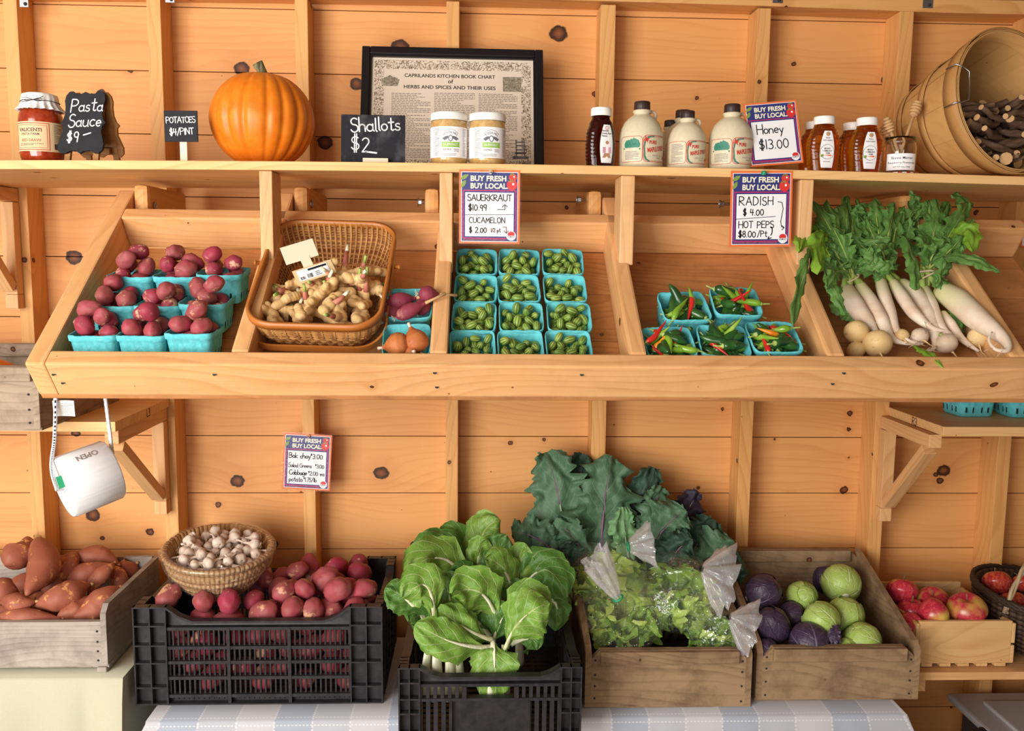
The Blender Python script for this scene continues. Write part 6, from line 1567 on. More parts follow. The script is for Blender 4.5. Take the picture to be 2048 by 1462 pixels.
for hi, (px, py, L) in enumerate([(1712, 553, .019), (1762, 551, .0215), (1851, 552, .0215)]):
    s0 = sum((roots[r_][1][0] for r_ in hub[hi][1][:2]), V((0, 0, 0))) / 2; dd = (hub[hi][0] + V((0, .01, .012)) - s0).normalized(); c = s0 * .45 + hub[hi][0] * .55 + V((0, -.001, .010))
    for k in range(2 if hi else 1):
        q = Matrix.Rotation(R(16 * k - 8), 3, 'Y') @ V((0, 0, 1)).rotation_difference(dd).to_matrix()
        mb = MB(); mb.tube([V((L * math.cos(a), L * .8 * math.sin(a), 0)) for a in [2 * PI * i / 28 for i in range(29)]], .0020, 6, flat=.6)
        if k == 0: o = mb.build('rubber_band', M['rubber'], None, c, q); tag(o, ['pale rubber band round the leftmost radish bunch', 'pale rubber band round the middle radish bunch', 'pale rubber band round the radish bunch with the largest root'][hi], 'rubber band', 'rubber bands on the radish bunches'); root_ = o
        else: o2 = mb.build('second_loop', M['rubber'], root_, (0, .001, .009), Matrix.Rotation(R(24), 3, 'Y'))
# ---------------------------------------------------------------- wooden crates
def crate(name, label, x0, x1, y0, y1, zb, hf, hb_, mat, th=.014, clip=0.0, cleat=False, hs=None, slats=4, runner=False):
    """open crate: boards nailed together; the sides may slope from hb_ at the back to hf at the front"""
    t = thing(name, label, 'crate', ((x0 + x1) / 2, (y0 + y1) / 2, zb), (0, 0, 0)); W, D = x1 - x0, y1 - y0; hs = hs or hf
    def put(nm, mb, loc, rot=(0, 0, 0)): return mb.build(nm, mat, t, loc, rot)
    fw = W - 2 * th
    for nm, yy, h in (('front_panel', -D / 2 + th / 2, hf), ('back_panel', D / 2 - th / 2, hb_)):
        mb = MB(); c = clip
        out = [(-fw / 2, .004), (fw / 2, .004), (fw / 2, h - c), (fw / 2 - c, h), (-fw / 2 + c, h), (-fw / 2, h - c)] if c else [(-fw / 2, .004), (fw / 2, .004), (fw / 2, h), (-fw / 2, h)]
        mb.prism(out, -th / 2, th / 2); put(nm, mb, (0, yy, 0))
        if cleat:
            mb = MB(); mb.box((0, 0, 0), (fw - 2 * c + .004, th * .8, .034), bev=.003); put('cleat', mb, (0, yy + (-1 if nm[0] == 'f' else -1) * th * .9, h - .018))
    for s in (-1, 1):
        mb = MB(); mb.prism([(-D / 2, .004), (D / 2, .004), (D / 2, hb_ - .004), (-D / 2 + .02, hs - .002), (-D / 2, hs - .022)][::-1] if False else [(-D / 2, .004), (D / 2, .004), (D / 2, hb_ - .004), (-D / 2 + .02, hs - .002), (-D / 2, hs - .022)], -th / 2, th / 2)
        put('side_panel', mb, (s * (W / 2 - th / 2), 0, 0), Matrix.Rotation(PI / 2, 3, 'Z'))
    for i in range(slats):
        w_ = D / slats; mb = MB(); mb.box((0, 0, 0), (W + .004, w_ - .004, .008), bev=.001); put('floor_slat', mb, (0, -D / 2 + w_ * (i + .5), .004 - (0.0)))
    if runner:
        for s in (-1, 1):
            mb = MB(); mb.box((0, 0, 0), (.024, D + .01, .014), bev=.003); put('runner', mb, (s * (W / 2 - .014), 0, -.004))
    q = random.Random(len(name) + int(W * 1000)); mb = MB(); A = Matrix.Rotation(PI / 2, 4, 'X')
    for s in (-1, 1):
        for k in range(4): mb.lathe([(.0028, 0), (.0028, .0012), (0, .0018)], 8, M=Matrix.Translation((s * (fw / 2 - .009), 0, hf * (.14 + .22 * k) + q.uniform(-.006, .006))) @ A)
    put_ = mb.build('nail_heads', M['twine'], t, (0, -D / 2, 0)); return t
# grey crate on the L3 shelf
xr = P(78, 800, -.49).x
crate('wooden_crate', 'weathered grey wooden crate on the L3 shelf, holding an orange squash', xr - .62, xr, -.49, -.05, LZ, .150, .160, M['oldwood'], cleat=True, hs=.158, runner=False)
mb = MB(); mb.box((0, 0, 0), (.001, .001, .001))
c = P(-8, 745, -.30)
t = thing('squash', 'orange squash just showing inside the grey crate', 'squash', (c.x - .02, -.30, LZ + .009), (0, 0, 0))
mb = MB(); mb.lathe([(max(.001, .085 * math.sin(PI * j / 14)), .068 - .068 * math.cos(PI * j / 14)) for j in range(15)], 40, mod=lambda a, j: 1 - .04 * abs(math.sin(a * 5))); mb.build('body', M['pumpkin'], t)
mb = MB(); mb.tube([(0, 0, .13), (0, 0, .15), (.006, 0, .165)], [.012, .008, .009], 8); mb.build('stem', M['dry_stem'], t)

# sweet potatoes
xr = P(214, 1290, -.385).x
crate('wooden_crate', 'grey nailed crate of sweet potatoes on the yellow cloth', -1.74, xr, -.385, -.02, YZ + .012, .120, .165, M['greycrate'], hs=.162, runner=True)
def px_thing(px, py, Y): return P(px, py, Y)
def spindle(name, label, cat, group, a, b, r, mat, seed, p0=.35, p1=.3, bend=.08):
    a, b = V(a), V(b); q = random.Random(seed); L = (b - a).length; d = (b - a).normalized(); s = d.orthogonal().normalized(); s = Quaternion(d, q.uniform(0, 6.3)) @ s
    t = thing(name, label, cat, (a + b) / 2, (0, 0, 0), group); org = (a + b) / 2; n = 22; pts = []; rad = []
    for i in range(n + 1):
        f = i / n; pts.append(a.lerp(b, f) + s * (L * bend * math.sin(PI * f)) + s.cross(d) * (.05 * L * math.sin(2 * PI * f + seed)) - org)
        e = math.sin(PI * min(.985, max(.015, f))) ** .62; k = p0 + (1 - p0) * min(1, f / .35); k2 = p1 + (1 - p1) * min(1, (1 - f) / .35)
        rad.append(max(.003, r * e * min(k, k2) ** .35 * (1 + .10 * noise.noise(V((f * 4, seed, 0))))))
    mb = MB(); mb.tube(pts, rad, 18)
    for i, v in enumerate(mb.v): mb.v[i] = tuple(V(v) + V(v).normalized() * (.0022 * noise.noise(V(v) * 55 + V((seed, 0, 0)))))
    mb.build('root', mat, t)
    mb = MB(); mb.tube([pts[-1] - (pts[-1] - pts[-2]) * .5, pts[-1] + (pts[-1] - pts[-3]).normalized() * .006], [rad[-2] * .7, rad[-2] * .5], 8); mb.build('cut_tip', M['cutwood'], t)
    return t
SW = [('fat', (12, 1132, -.20), (46, 1086, -.12), 29, 'fat sweet potato at the upper left of the heap'), ('big', (62, 1192, -.32), (88, 1078, -.10), 30, 'largest sweet potato, standing steeply near the left of the heap'),
      ('', (92, 1162, -.22), (152, 1106, -.10), 23, 'smooth sweet potato slanting up beside the largest one'), ('', (140, 1108, -.10), (238, 1126, -.08), 20, 'sweet potato lying along the back at the top'), ('', (122, 1152, -.16), (222, 1130, -.14), 23, 'orange-scarred sweet potato just below the back one'),
      ('', (176, 1190, -.22), (228, 1126, -.15), 16, 'slim sweet potato with its pointed tip up'), ('', (236, 1150, -.06), (274, 1128, -.04), 24, 'sweet potato lying end on against the crate side'), ('', (70, 1216, -.32), (184, 1172, -.24), 28, 'long sweet potato with a clean middle, in the centre of the heap'),
      ('', (146, 1236, -.335), (240, 1176, -.25), 28, 'curved sweet potato leaning on the crate corner'), ('', (-30, 1168, -.28), (40, 1188, -.27), 28, 'pinkish sweet potato below the fat upper one'), ('', (-20, 1230, -.335), (122, 1232, -.335), 18, 'straight sweet potato lying along the front board'),
      ('', (84, 1188, -.2), (136, 1152, -.16), 22, 'shaded sweet potato in the gap beside the largest one'), ('', (0, 1208, -.32), (72, 1204, -.32), 20, 'dark sweet potato above the front straight one'), ('', (116, 1236, -.33), (182, 1196, -.26), 22, 'half hidden sweet potato between the long and curved ones'),
      ('', (36, 1094, -.06), (62, 1100, -.05), 22, 'small piece of sweet potato behind the fat upper one'), ('', (224, 1134, -.10), (250, 1186, -.14), 18, 'shaded sweet potato under the end-on one'), ('', (160, 1240, -.30), (205, 1222, -.26), 20, 'low sweet potato under the curved one')]
for i, (_, a, b, r, lb) in enumerate(SW):
    A, B = P(*a), P(*b); spindle('sweet_potato', lb, 'sweet potato', 'sweet potatoes in the grey crate', A, B, r * mpp((A.y + B.y) / 2) * 1.02, M['sweet'], i + 1, .8 if i in (0, 6, 9) else .45, .3, .06)
for i in range(14):                                      # the layer below, seen between the others
    q = random.Random(100 + i); a = V((-1.45 + .046 * i, q.uniform(-.34, -.08), YZ + .055)); d = V((q.uniform(-1, 1), q.uniform(-.5, .5), 0)).normalized() * .07
    if a.x + .08 > xr: continue
    spindle('sweet_potato', 'sweet potato in the bottom layer of the grey crate', 'sweet potato', 'bottom layer of sweet potatoes', a - d, a + d, .032, M['sweet'], 200 + i)

for i in range(9):
    q = random.Random(300 + i); a = V((-1.38 + .052 * i, q.uniform(-.28, -.08), YZ + .108)); d = V((q.uniform(-1, 1), q.uniform(-.6, .6), q.uniform(-.1, .2))).normalized() * .065
    if a.x + .09 > xr: continue
    spindle('sweet_potato', 'shaded sweet potato in the second layer of the grey crate', 'sweet potato', 'second layer of sweet potatoes', a - d, a + d, .030, M['sweet'], 320 + i)
# ---------------------------------------------------------------- black plastic crates
def ribs_panel(W, H, d, colw, dip, kind):
    """moulded panel facing -y: posts at both ends, ribs, slots; kind picks the middle"""
    mb = MB(); T = .0035; top = H
    def bx(x0, x1, z0, z1, y0, y1): mb.box(((x0 + x1) / 2, (y0 + y1) / 2, (z0 + z1) / 2), (x1 - x0, y1 - y0, z1 - z0))
    a = W / 2
    for s in (-1, 1):                                   # corner columns
        o, i = s * a, s * (a - colw); x0, x1 = min(o, i), max(o, i)
        bx(x0, x1, 0, top, d - T, d)
        for k in (0, .5, 1): xx = x0 + (colw - T) * k; bx(xx, xx + T, 0, top, 0, d - T)
        for z in (0, H * .17, H * .42, H * .60, H * .80, top - T): bx(x0, x1, z, z + T, .0008, d - T)
    m = a - colw; r = .03
    n = 14                                              # top rail with its hand dip
    for k in range(n):
        x0 = -m + 2 * m * k / n; x1 = x0 + 2 * m / n; f = lambda x: dip * min(1, max(0, (m - abs(x)) / (m * .22)))
        vs = []
        for x in (x0, x1):
            zt = top - f(x)
            for y in (0, d): vs += [(x, y, zt - .006), (x, y, zt)]
            vs += [(x, d - T, H * .78), (x, d, H * .78)]
        mb.add(vs, [(1, 7, 9, 3), (0, 2, 8, 6), (0, 6, 7, 1), (2, 3, 9, 8), (4, 5, 11, 10), (2, 4, 10, 8), (3, 9, 11, 5)])
    if kind == 'slots':
        ns = 36; zs = [.085, .27, .43, .58, .775]
        mb_rails = [(H * z - .004, H * z + .004) for z in zs]
        bx(-m, m, 0, H * .085, d - T, d); bx(-m, m, 0, T, 0, d)
        for z0, z1 in mb_rails: bx(-m, m, z0, z1, .004, d)
        for k in range(ns + 1):
            x = -m + 2 * m * k / ns; wd = .010 if k in (0, ns) else .0042; bx(x - wd / 2, x + wd / 2, H * .085, H * .79, .011, d - .004)
        for k in range(ns): x = -m + 2 * m * (k + .5) / ns; bx(x - .001, x + .001, H * .03, H * .085, d - .007, d - T)
        for k in (12, 24): x = -m + 2 * m * k / ns; bx(x - .004, x + .004, 0, H * .78, .002, d)
    else:
        zt = H * .79; h0, h1 = H * .60, H * .76
        bx(-m, m, H * .755, zt, .004, d); bx(-m, m, H * .575, H * .61, .004, d); hw = .060
        for s in (-1, 1):                               # slots beside the hand hole
            x0, x1 = (hw, m) if s > 0 else (-m, -hw); ns = 6
            bx(x0, x1, h0, h1, d - T, d) if False else None
            for k in range(ns + 1):
                x = x0 + (x1 - x0) * k / ns; bx(max(x0, x - .004), min(x1, x + .004), h0, h1, .006, d)
            g0, g1 = (m * .56, m) if s > 0 else (-m, -m * .56)
            for k in range(5): x = g0 + (g1 - g0) * k / 4; bx(max(g0, x - .005), min(g1, x + .005), H * .1, H * .58, .008, d)
            bx(s * hw - .005, s * hw + .005, h0, h1, .002, d)
        bx(-m * .56, m * .56, 0, H * .58, d - .006, d); bx(-m, m, 0, H * .10, d - T, d); bx(-m, m, 0, T, 0, d)
        for s in (-1, 1): bx(s * m * .56 - .002, s * m * .56 + .002, 0, H * .58, .004, d)
    return mb
def plastic_crate(label, x0, x1, y0, y1, zb, H, colw, dip, kinds):
    t = thing('plastic_crate', label, 'crate', ((x0 + x1) / 2, (y0 + y1) / 2, zb)); W, D = x1 - x0, y1 - y0; d = .022
    ribs_panel(W, H, d, colw, dip, kinds[0]).build('front_panel', M['black_plastic'], t, (0, -D / 2, 0))
    ribs_panel(W, H, d, colw, dip, kinds[0]).build('back_panel', M['black_plastic'], t, (0, D / 2, 0), (0, 0, PI))
    for s in (-1, 1): ribs_panel(D - 2 * d, H, d, colw * .7, dip * .6, kinds[1]).build('side_panel', M['black_plastic'], t, (s * W / 2, 0, 0), (0, 0, s * PI / 2))
    mb = MB(); n = int(D / .026)
    for i in range(n): mb.box((0, -D / 2 + d + (D - 2 * d) * (i + .5) / n, .004), (W - 2 * d, .015, .006))
    for i in range(7): mb.box((-W / 2 + W * (i + .5) / 7, 0, .0035), (.012, D - 2 * d, .005))
    mb.build('slatted_floor', M['black_plastic'], t); return t
cx0, cx1 = P(270, 1300, -.385).x, P(766, 1300, -.385).x; CY0, CY1 = -.395, -.015
HC = .256
plastic_crate('black slotted plastic crate full of red potatoes', cx0, cx1, CY0, CY1, TZ, HC, .082, .036, ('slots', 'slots'))
bx0, bx1 = P(797, 1400, -.60).x, P(1163, 1400, -.60).x
plastic_crate('black plastic crate with a hand hole, overflowing with bok choy', bx0, bx1, -.605, -.06, TZ, .195, .050, .022, ('hole', 'slots'))
# potatoes
rr = random.Random(12); ccx, ccy = (cx0 + cx1) / 2, (CY0 + CY1) / 2; hx, hy = (cx1 - cx0) / 2 - .028, (CY1 - CY0) / 2 - .026
pos = drop(134, lambda q: q.uniform(.026, .036), hx, hy, .008, 5, squash=.95, tries=50, floorf=lambda x, y: (.008 if y < -.07 else .095) + (.035 * x / hx if y > -.07 else 0))
bowl_c = P(437, 1098, -.215) - V((0, 0, .118))
top, front = [], []
for i, (x, y, z, r) in enumerate(pos):
    if math.hypot(ccx + x - bowl_c.x, ccy + y - bowl_c.y) < .085 + r and TZ + z + r * .8 > bowl_c.z: continue
    over = any(c > z + .4 * q and math.hypot(a - x, b - y) < .62 * (q + r) for a, b, c, q in pos)
    if over and not (y < -.09): continue
    o = obj('red_potato', rr.choice(POT), None, (ccx + x, ccy + y, TZ + z), rq(rr)); o.scale = (r * 1.05,) * 3; tag(o, 'x', 'potato', 'red potatoes in the black crate')
    (front if over else top).append(o)
order_label(top, 'red potato, {w} in the {row} on top of the black crate heap', rows=6); order_label(front, 'red potato behind the crate slots, {w} in the {row}', rows=4)

# ---------------------------------------------------------------- bowl of garlic
bc = P(437, 1098, -.215); rb, hb2 = .137, .118
tb = (Matrix.Rotation(R(3), 3, 'Y') @ Matrix.Rotation(R(8), 3, 'X'))
t = thing('garlic_bowl', 'coiled straw bowl of small garlic, wrapped in cling film, resting on the potatoes', 'bowl', bc - tb @ V((0, 0, hb2)), tb)
rows = 9; prof = [(.0, 0), (.060, 0)]
for i in range(rows):
    f0 = i / rows; z0 = hb2 * f0; q = lambda f: .066 + (rb - .066) * math.sin(min(1, f * 1.02) * PI / 2) ** .85
    for k in range(4): ff = (i + k / 4) / rows; prof.append((q(ff) + .0035 * math.sin(PI * k / 4) ** .7 - .002, hb2 * ff))
prof += [(rb + .004, hb2 - .004), (rb + .007, hb2 + .003), (rb + .003, hb2 + .009), (rb - .006, hb2 + .008), (rb - .010, hb2 - .002)]
prof += [(max(.002, (.066 + (rb - .066) * math.sin(min(1, f) * PI / 2) ** .85) - .012), hb2 * f + .006) for f in (.9, .7, .5, .3, .1)] + [(.001, .008)]
mb = MB(); mb.lathe(prof, 160, mod=lambda a, j: 1 + .010 * math.sin(a * 34 + (j // 4) * 2.2) + .006 * noise.noise(V((math.cos(a) * 3, math.sin(a) * 3, j * .2)))); mb.build('coiled_straw', M['straw'], t)
wp = [(q_ + .0085, z) for q_, z in [(.066 + (rb - .066) * math.sin(min(1, f) * PI / 2) ** .85, hb2 * f) for f in (.28, .4, .55, .7, .85, .97)]] + [(rb + .013, hb2 + .004), (rb + .004, hb2 + .0135), (rb - .008, hb2 + .011)]
mb = MB(); mb.lathe(wp, 90, mod=lambda a, j: 1 + .010 * noise.noise(V((math.cos(a) * 5, math.sin(a) * 5, j * .9))) + .004 * math.sin(a * 41 + j)); mb.build('cling_film', M['wrap'], t)
def garlic_mesh(seed):
    q = random.Random(seed); k = q.uniform(.9, 1.1); mb = MB()
    prof = [(.001, -.011), (.006, -.0115), (.012, -.008), (.0155, -.001), (.0145, .005), (.010, .010), (.0055, .0145), (.0035, .02), (.0028, .03)]
    fine = [(interp([p[0] for p in prof], i / 18), interp([p[1] for p in prof], i / 18)) for i in range(19)]
    mb.lathe(fine, 20, mod=lambda a, j: 1 + (.06 * math.cos(a * 5 + seed) if j < 13 else 0)); b = mb.mesh('bulb', M['garlic'])
    L = q.uniform(.010, .026); mb = MB(); mb.tube([V((0, 0, .028)), V((.002, 0, .028 + L * .5)), V((q.uniform(-.006, .006), 0, .028 + L))], [.0028, .0024, .003], 7); n = mb.mesh('neck', M['garlic'])
    mb = MB()
    for i in range(9): a = i * .7; mb.tube([V((.003 * math.cos(a), .003 * math.sin(a), -.010)), V((.006 * math.cos(a), .006 * math.sin(a), -.015)), V((.010 * math.cos(a + .6), .010 * math.sin(a + .6), -.014 - .003 * (i % 2)))], [.0005, .0004, .0003], 4)
    return b, n, mb.mesh('roots', M['rubber'])
GA = [garlic_mesh(i) for i in range(4)]; its = []; rr = random.Random(8)
pos = drop(72, lambda q: q.uniform(.0145, .0165), rb - .018, rb - .018, .062, 17, squash=.92, tries=60, floorf=lambda x, y: .074 + .010 * (x * x + y * y) / .012, inside=lambda x, y, r: math.hypot(x, y) < rb - .024 - r * .5)
for x, y, z, r in pos:
    if z > hb2 + .026: continue
    k = rr.uniform(.85, 1.1); d = V((rr.gauss(0, 1), rr.gauss(0, 1), rr.uniform(-.25, .55))).normalized()
    if math.hypot(x, y) > rb * .55: d = (d + V((-x, -y, .0)).normalized() * 1.2).normalized()
    g = thing('garlic', 'x', 'garlic', t.location + tb @ V((x, y, z)), tb @ V((0, 0, 1)).rotation_difference(d).to_matrix(), 'garlic in the straw bowl'); g.scale = (k,) * 3
    for me, nm in zip(GA[rr.randrange(4)], ('bulb', 'neck', 'roots')): obj(nm, me, g)
    its.append(g)
order_label(its, 'small garlic bulb, {w} in the {row} of the straw bowl', rows=6)

# ---------------------------------------------------------------- bok choy
def bokprof(v): return (.10 + .90 * min(1, max(0, (v - .10) / .30)) ** 1.3) * (1 - max(0, (v - .62) / .38) ** 2.4) ** .6 if v < .995 else .12
def bok(label, leaves, stalks, base):
    o3 = P(*base); t = thing('bok_choy', label, 'bok choy', o3, (0, 0, 0), 'bok choy in the black crate')
    for i, (a, b, c, w_, mt, nn) in enumerate(leaves):
        A, B, C = P(*a), P(*b), P(*c)
        lf = leaf3(A, B, C, V(nn), w_, M[mt], bokprof, 14, 26, .10, 1.6, .18, .05, 5, seed=i + len(label), name='leaf', parent=t, origin=o3, bump=.32)
        n = 16; pts = [bez(A, B, C, .02 + .60 * k / n) - o3 for k in range(n + 1)]; mb = MB(); mb.tube(pts, [.0062 * (1 - k / n) ** .8 + .0012 for k in range(n + 1)], 8, flat=.6); mb.build('midrib', M['pale_stem'], lf)
    for a, b, c, r0, r1 in stalks:
        stem_tube([P(*a), P(*b), P(*c)], (r0, r1), M['pale_stem'], t, 'white_stalk', o3, 14, .55)
fc = (0, -1, .25)
bok('bok choy head at the front left, its white stalks showing', [((868, 1262, -.53), (872, 1120, -.50), (806, 1196, -.55), .052, 'bok', (.5, -1, .2)), ((850, 1240, -.50), (815, 1190, -.50), (770, 1176, -.50), .040, 'bokdark', (0, -.8, .6)),
     ((870, 1262, -.48), (850, 1210, -.48), (820, 1244, -.54), .042, 'bokdark', (-.3, -1, .3)), ((905, 1262, -.46), (905, 1180, -.44), (880, 1150, -.42), .046, 'bokdark', fc), ((888, 1262, -.47), (930, 1200, -.46), (935, 1170, -.44), .05, 'bok', (-.4, -1, .2))],
    [((852, 1392, -.535), (848, 1320, -.55), (866, 1262, -.52), .017, .008), ((876, 1396, -.54), (872, 1322, -.565), (874, 1262, -.53), .020, .008), ((902, 1396, -.54), (902, 1322, -.56), (896, 1262, -.50), .020, .009), ((918, 1392, -.53), (922, 1320, -.545), (908, 1262, -.48), .017, .008)], (885, 1352, -.57))
bok('bok choy head at the front right, one leaf hanging over the crate rim', [((988, 1294, -.52), (905, 1300, -.60), (832, 1246, -.58), .046, 'bok', (0, -.9, .6)), ((985, 1284, -.52), (990, 1296, -.585), (990, 1405, -.570), .056, 'bok', (0, -1, .3)), ((1010, 1300, -.54), (1034, 1225, -.57), (1098, 1205, -.54), .060, 'bok', (-.3, -1, .25)),
     ((988, 1280, -.5), (935, 1270, -.55), (878, 1212, -.52), .050, 'bok', (.2, -.8, .7)), ((1000, 1262, -.46), (975, 1150, -.46), (905, 1190, -.52), .060, 'bok', (0, -1, .35)), ((1012, 1262, -.46), (1050, 1150, -.46), (1096, 1232, -.50), .048, 'bok', (.4, -1, .4)),
     ((985, 1290, -.46), (1000, 1235, -.47), (1020, 1215, -.47), .05, 'bokdark', fc), ((985, 1280, -.45), (950, 1230, -.45), (930, 1225, -.45), .05, 'bokdark', fc), ((1020, 1290, -.48), (1070, 1260, -.49), (1075, 1300, -.5), .036, 'bokdark', (.5, -1, .3))],
    [((985, 1400, -.56), (982, 1350, -.57), (986, 1290, -.53), .016, .008), ((1010, 1400, -.55), (1012, 1350, -.56), (1008, 1290, -.52), .016, .008)], (995, 1390, -.55))
bok('bok choy head at the back left of the crate', [((942, 1180, -.32), (890, 1070, -.30), (815, 1150, -.42), .060, 'bok', (-.1, -1, .5)), ((950, 1150, -.25), (890, 1040, -.22), (826, 1118, -.28), .048, 'bokdark', (0, -.8, .7)), ((975, 1160, -.26), (938, 1060, -.22), (1000, 1040, -.20), .062, 'bok', (-.5, -1, .3)),
     ((960, 1160, -.28), (950, 1100, -.28), (972, 1078, -.29), .034, 'bok', (.2, -1, .2)), ((990, 1180, -.30), (985, 1110, -.29), (1014, 1070, -.27), .044, 'bokdark', fc), ((950, 1140, -.2), (925, 1060, -.18), (882, 1068, -.22), .042, 'bokdark', (0, -.9, .6)), ((930, 1230, -.33), (920, 1150, -.33), (900, 1140, -.34), .055, 'bokdark', fc), ((960, 1230, -.35), (965, 1160, -.34), (985, 1150, -.35), .055, 'bokdark', fc)],
    [((950, 1330, -.3), (948, 1260, -.3), (945, 1190, -.30), .016, .008)], (950, 1330, -.3))
bok('bok choy head at the back right, beside the kale', [((1032, 1210, -.34), (1085, 1080, -.32), (1132, 1196, -.38), .062, 'bokdark', (.3, -1, .4)), ((1088, 1200, -.33), (1125, 1190, -.35), (1112, 1262, -.38), .040, 'bokdark', (.4, -1, .2)), ((1034, 1210, -.36), (1015, 1120, -.36), (972, 1118, -.38), .046, 'bok', (.3, -1, .3)),
     ((1036, 1200, -.34), (1030, 1120, -.32), (1050, 1086, -.31), .036, 'bok', (-.4, -1, .2)), ((1070, 1170, -.26), (1095, 1120, -.24), (1120, 1130, -.25), .044, 'bokdark', fc), ((1030, 1240, -.38), (1040, 1190, -.38), (1060, 1180, -.38), .055, 'bokdark', fc)],
    [((1040, 1330, -.34), (1038, 1270, -.34), (1034, 1215, -.34), .016, .008)], (1040, 1330, -.34))

# ---------------------------------------------------------------- crates of lettuce and cabbage
lx0, lx1 = P(1170, 1360, -.43).x, P(1503, 1360, -.43).x
crate('wooden_crate', 'brown stained crate of bagged lettuce, beside the bok choy', lx0, lx1, -.43, -.02, TZ, .154, .275, M['darkcrate'], .016, .022, True, hs=.162)
kx0, kx1 = P(1512, 1360, -.40).x, P(1838, 1360, -.40).x
crate('wooden_crate', 'brown stained crate of red and green cabbages', kx0, kx1, -.40, -.02, TZ, .145, .281, M['darkcrate'], .016, .026, True, hs=.155)
# kale leaves standing at the back
def kprof(v): return (.10 + .9 * math.sin(PI * min(1, v * .80 + .12)) ** .8) if v < .97 else .35
KL = [((1140, 1130, -.12), (1120, 980, -.10), (1092, 902, -.04), .066, 'kale', fc), ((1200, 1140, -.13), (1205, 1010, -.13), (1222, 912, -.05), .082, 'kale', fc), ((1160, 1120, -.07), (1150, 960, -.05), (1172, 908, -.02), .050, 'kaledark', fc), ((1270, 1120, -.08), (1290, 1000, -.06), (1306, 934, -.03), .050, 'kaledark', fc),
      ((1120, 1120, -.15), (1075, 1060, -.16), (1022, 1066, -.14), .050, 'kale', (0, -1, .4)), ((1180, 1150, -.16), (1165, 1080, -.17), (1110, 1040, -.15), .044, 'kale', (0, -1, .4)), ((1260, 1130, -.16), (1250, 1080, -.18), (1244, 1014, -.16), .036, 'kalepale', (.2, -1, .3)), ((1290, 1090, -.14), (1310, 1020, -.14), (1322, 972, -.10), .044, 'kale', (.4, -1, .1)),
      ((1290, 1120, -.15), (1330, 1040, -.17), (1372, 1020, -.16), .058, 'kale', (0, -1, .4)), ((1340, 1120, -.06), (1370, 1020, -.05), (1398, 984, -.03), .040, 'kalepurple', fc), ((1350, 1150, -.12), (1400, 1080, -.12), (1430, 1040, -.10), .056, 'kaledark', fc), ((1370, 1160, -.15), (1430, 1100, -.16), (1468, 1090, -.14), .056, 'kale', (.2, -1, .3)),
      ((1400, 1170, -.14), (1460, 1120, -.14), (1494, 1150, -.13), .050, 'kaledark', (.3, -1, .2)), ((1150, 1160, -.18), (1135, 1110, -.2), (1120, 1090, -.19), .044, 'kaledark', fc), ((1330, 1150, -.19), (1350, 1090, -.2), (1385, 1080, -.2), .05, 'kaledark', fc), ((1230, 1150, -.10), (1270, 1060, -.09), (1290, 1010, -.08), .066, 'kaledark', fc), ((1120, 1160, -.1), (1090, 1100, -.09), (1060, 1080, -.09), .06, 'kaledark', fc),
      ((1400, 1200, -.2), (1440, 1150, -.2), (1470, 1160, -.19), .05, 'kaledark', fc), ((1180, 1060, -.05), (1190, 980, -.04), (1150, 940, -.03), .06, 'kaledark', fc)]
kl = []
for i, (a, b, c, w_, mt, nn) in enumerate(KL):
    A, B, C = P(*a), P(*b), P(*c); foot = V((max(lx0 + .04, min(lx1 - .04, A.x + ((lx0 + lx1) / 2 - A.x) * .35)), max(A.y, -.10) + .03, TZ + .02)); t = thing('kale_leaf', 'x', 'kale', A, (0, 0, 0), 'kale leaves behind the bagged lettuce')
    bl = leaf3(A, B, C, V(nn), w_ * 1.22, M[mt], kprof, 24, 70, .30, 5.2, .10, .20, 8.5, 4.5, .12, i + 3, 'blade', t, .0, A, bump=.3, nz=True)
    stem_tube([bez(A, B, C, k / 14 * .8) for k in range(15)], [.0042 * (1 - .8 * k / 14) for k in range(15)], plain('kale_rib_%d' % i, '#7d5a74' if i % 3 else '#8fa088', .5), bl, 'rib', A)
    stem_tube([foot, A * .5 + foot * .5 + V((.004, .0, 0)), A], (.0055, .0045), M['green_stem'], t, 'stalk', A); kl.append((t, mt))
for mt, word in (('kale', 'frilled blue-green kale leaf'), ('kaledark', 'dark green kale leaf'), ('kalepale', 'pale green kale leaf'), ('kalepurple', 'dark purple kale leaf')):
    s_ = [t for t, m in kl if m == mt]
    for o in s_: o.location = o.location
    order_label(s_, word + ', {w} in the {row} of its colour' if len(s_) > 3 else word + ' with a frilled edge, {w} of its colour', rows=2 if len(s_) > 3 else 1)
# lettuce in clear bags
def lettuce(label, c, r, seed, mats, up=V((0, -.3, 1))):
    q = random.Random(seed); t = thing('lettuce', label, 'lettuce', c, (0, 0, 0), 'lettuces in clear bags'); up = up.normalized()
    for i in range(17):
        a = 2.4 * i; lay = i / 17; s = up.orthogonal().normalized(); d = (Quaternion(up, a) @ s); el = .15 + 1.1 * lay
        tip = d * (math.cos(el) * r * .95) + up * (math.sin(el) * r * .75 - .1 * r); mid = d * (math.cos(el) * r * .8) + up * (math.sin(el) * r * .45 - r * .5 * (1 - lay)); base = -up * r * .55 + d * r * .12
        leaf3(base, mid, tip, (d + up * .3), r * q.uniform(.46, .66), M[q.choice(mats)], lambda v: (.25 + .75 * math.sin(PI * min(1, v * .66 + .1))) * (1 if v < .97 else .6), 16, 32, .34, 3.2, -.2, .10, 6, seed=seed * 20 + i, name='leaf', parent=t, bump=.4, nz=True)
    return t
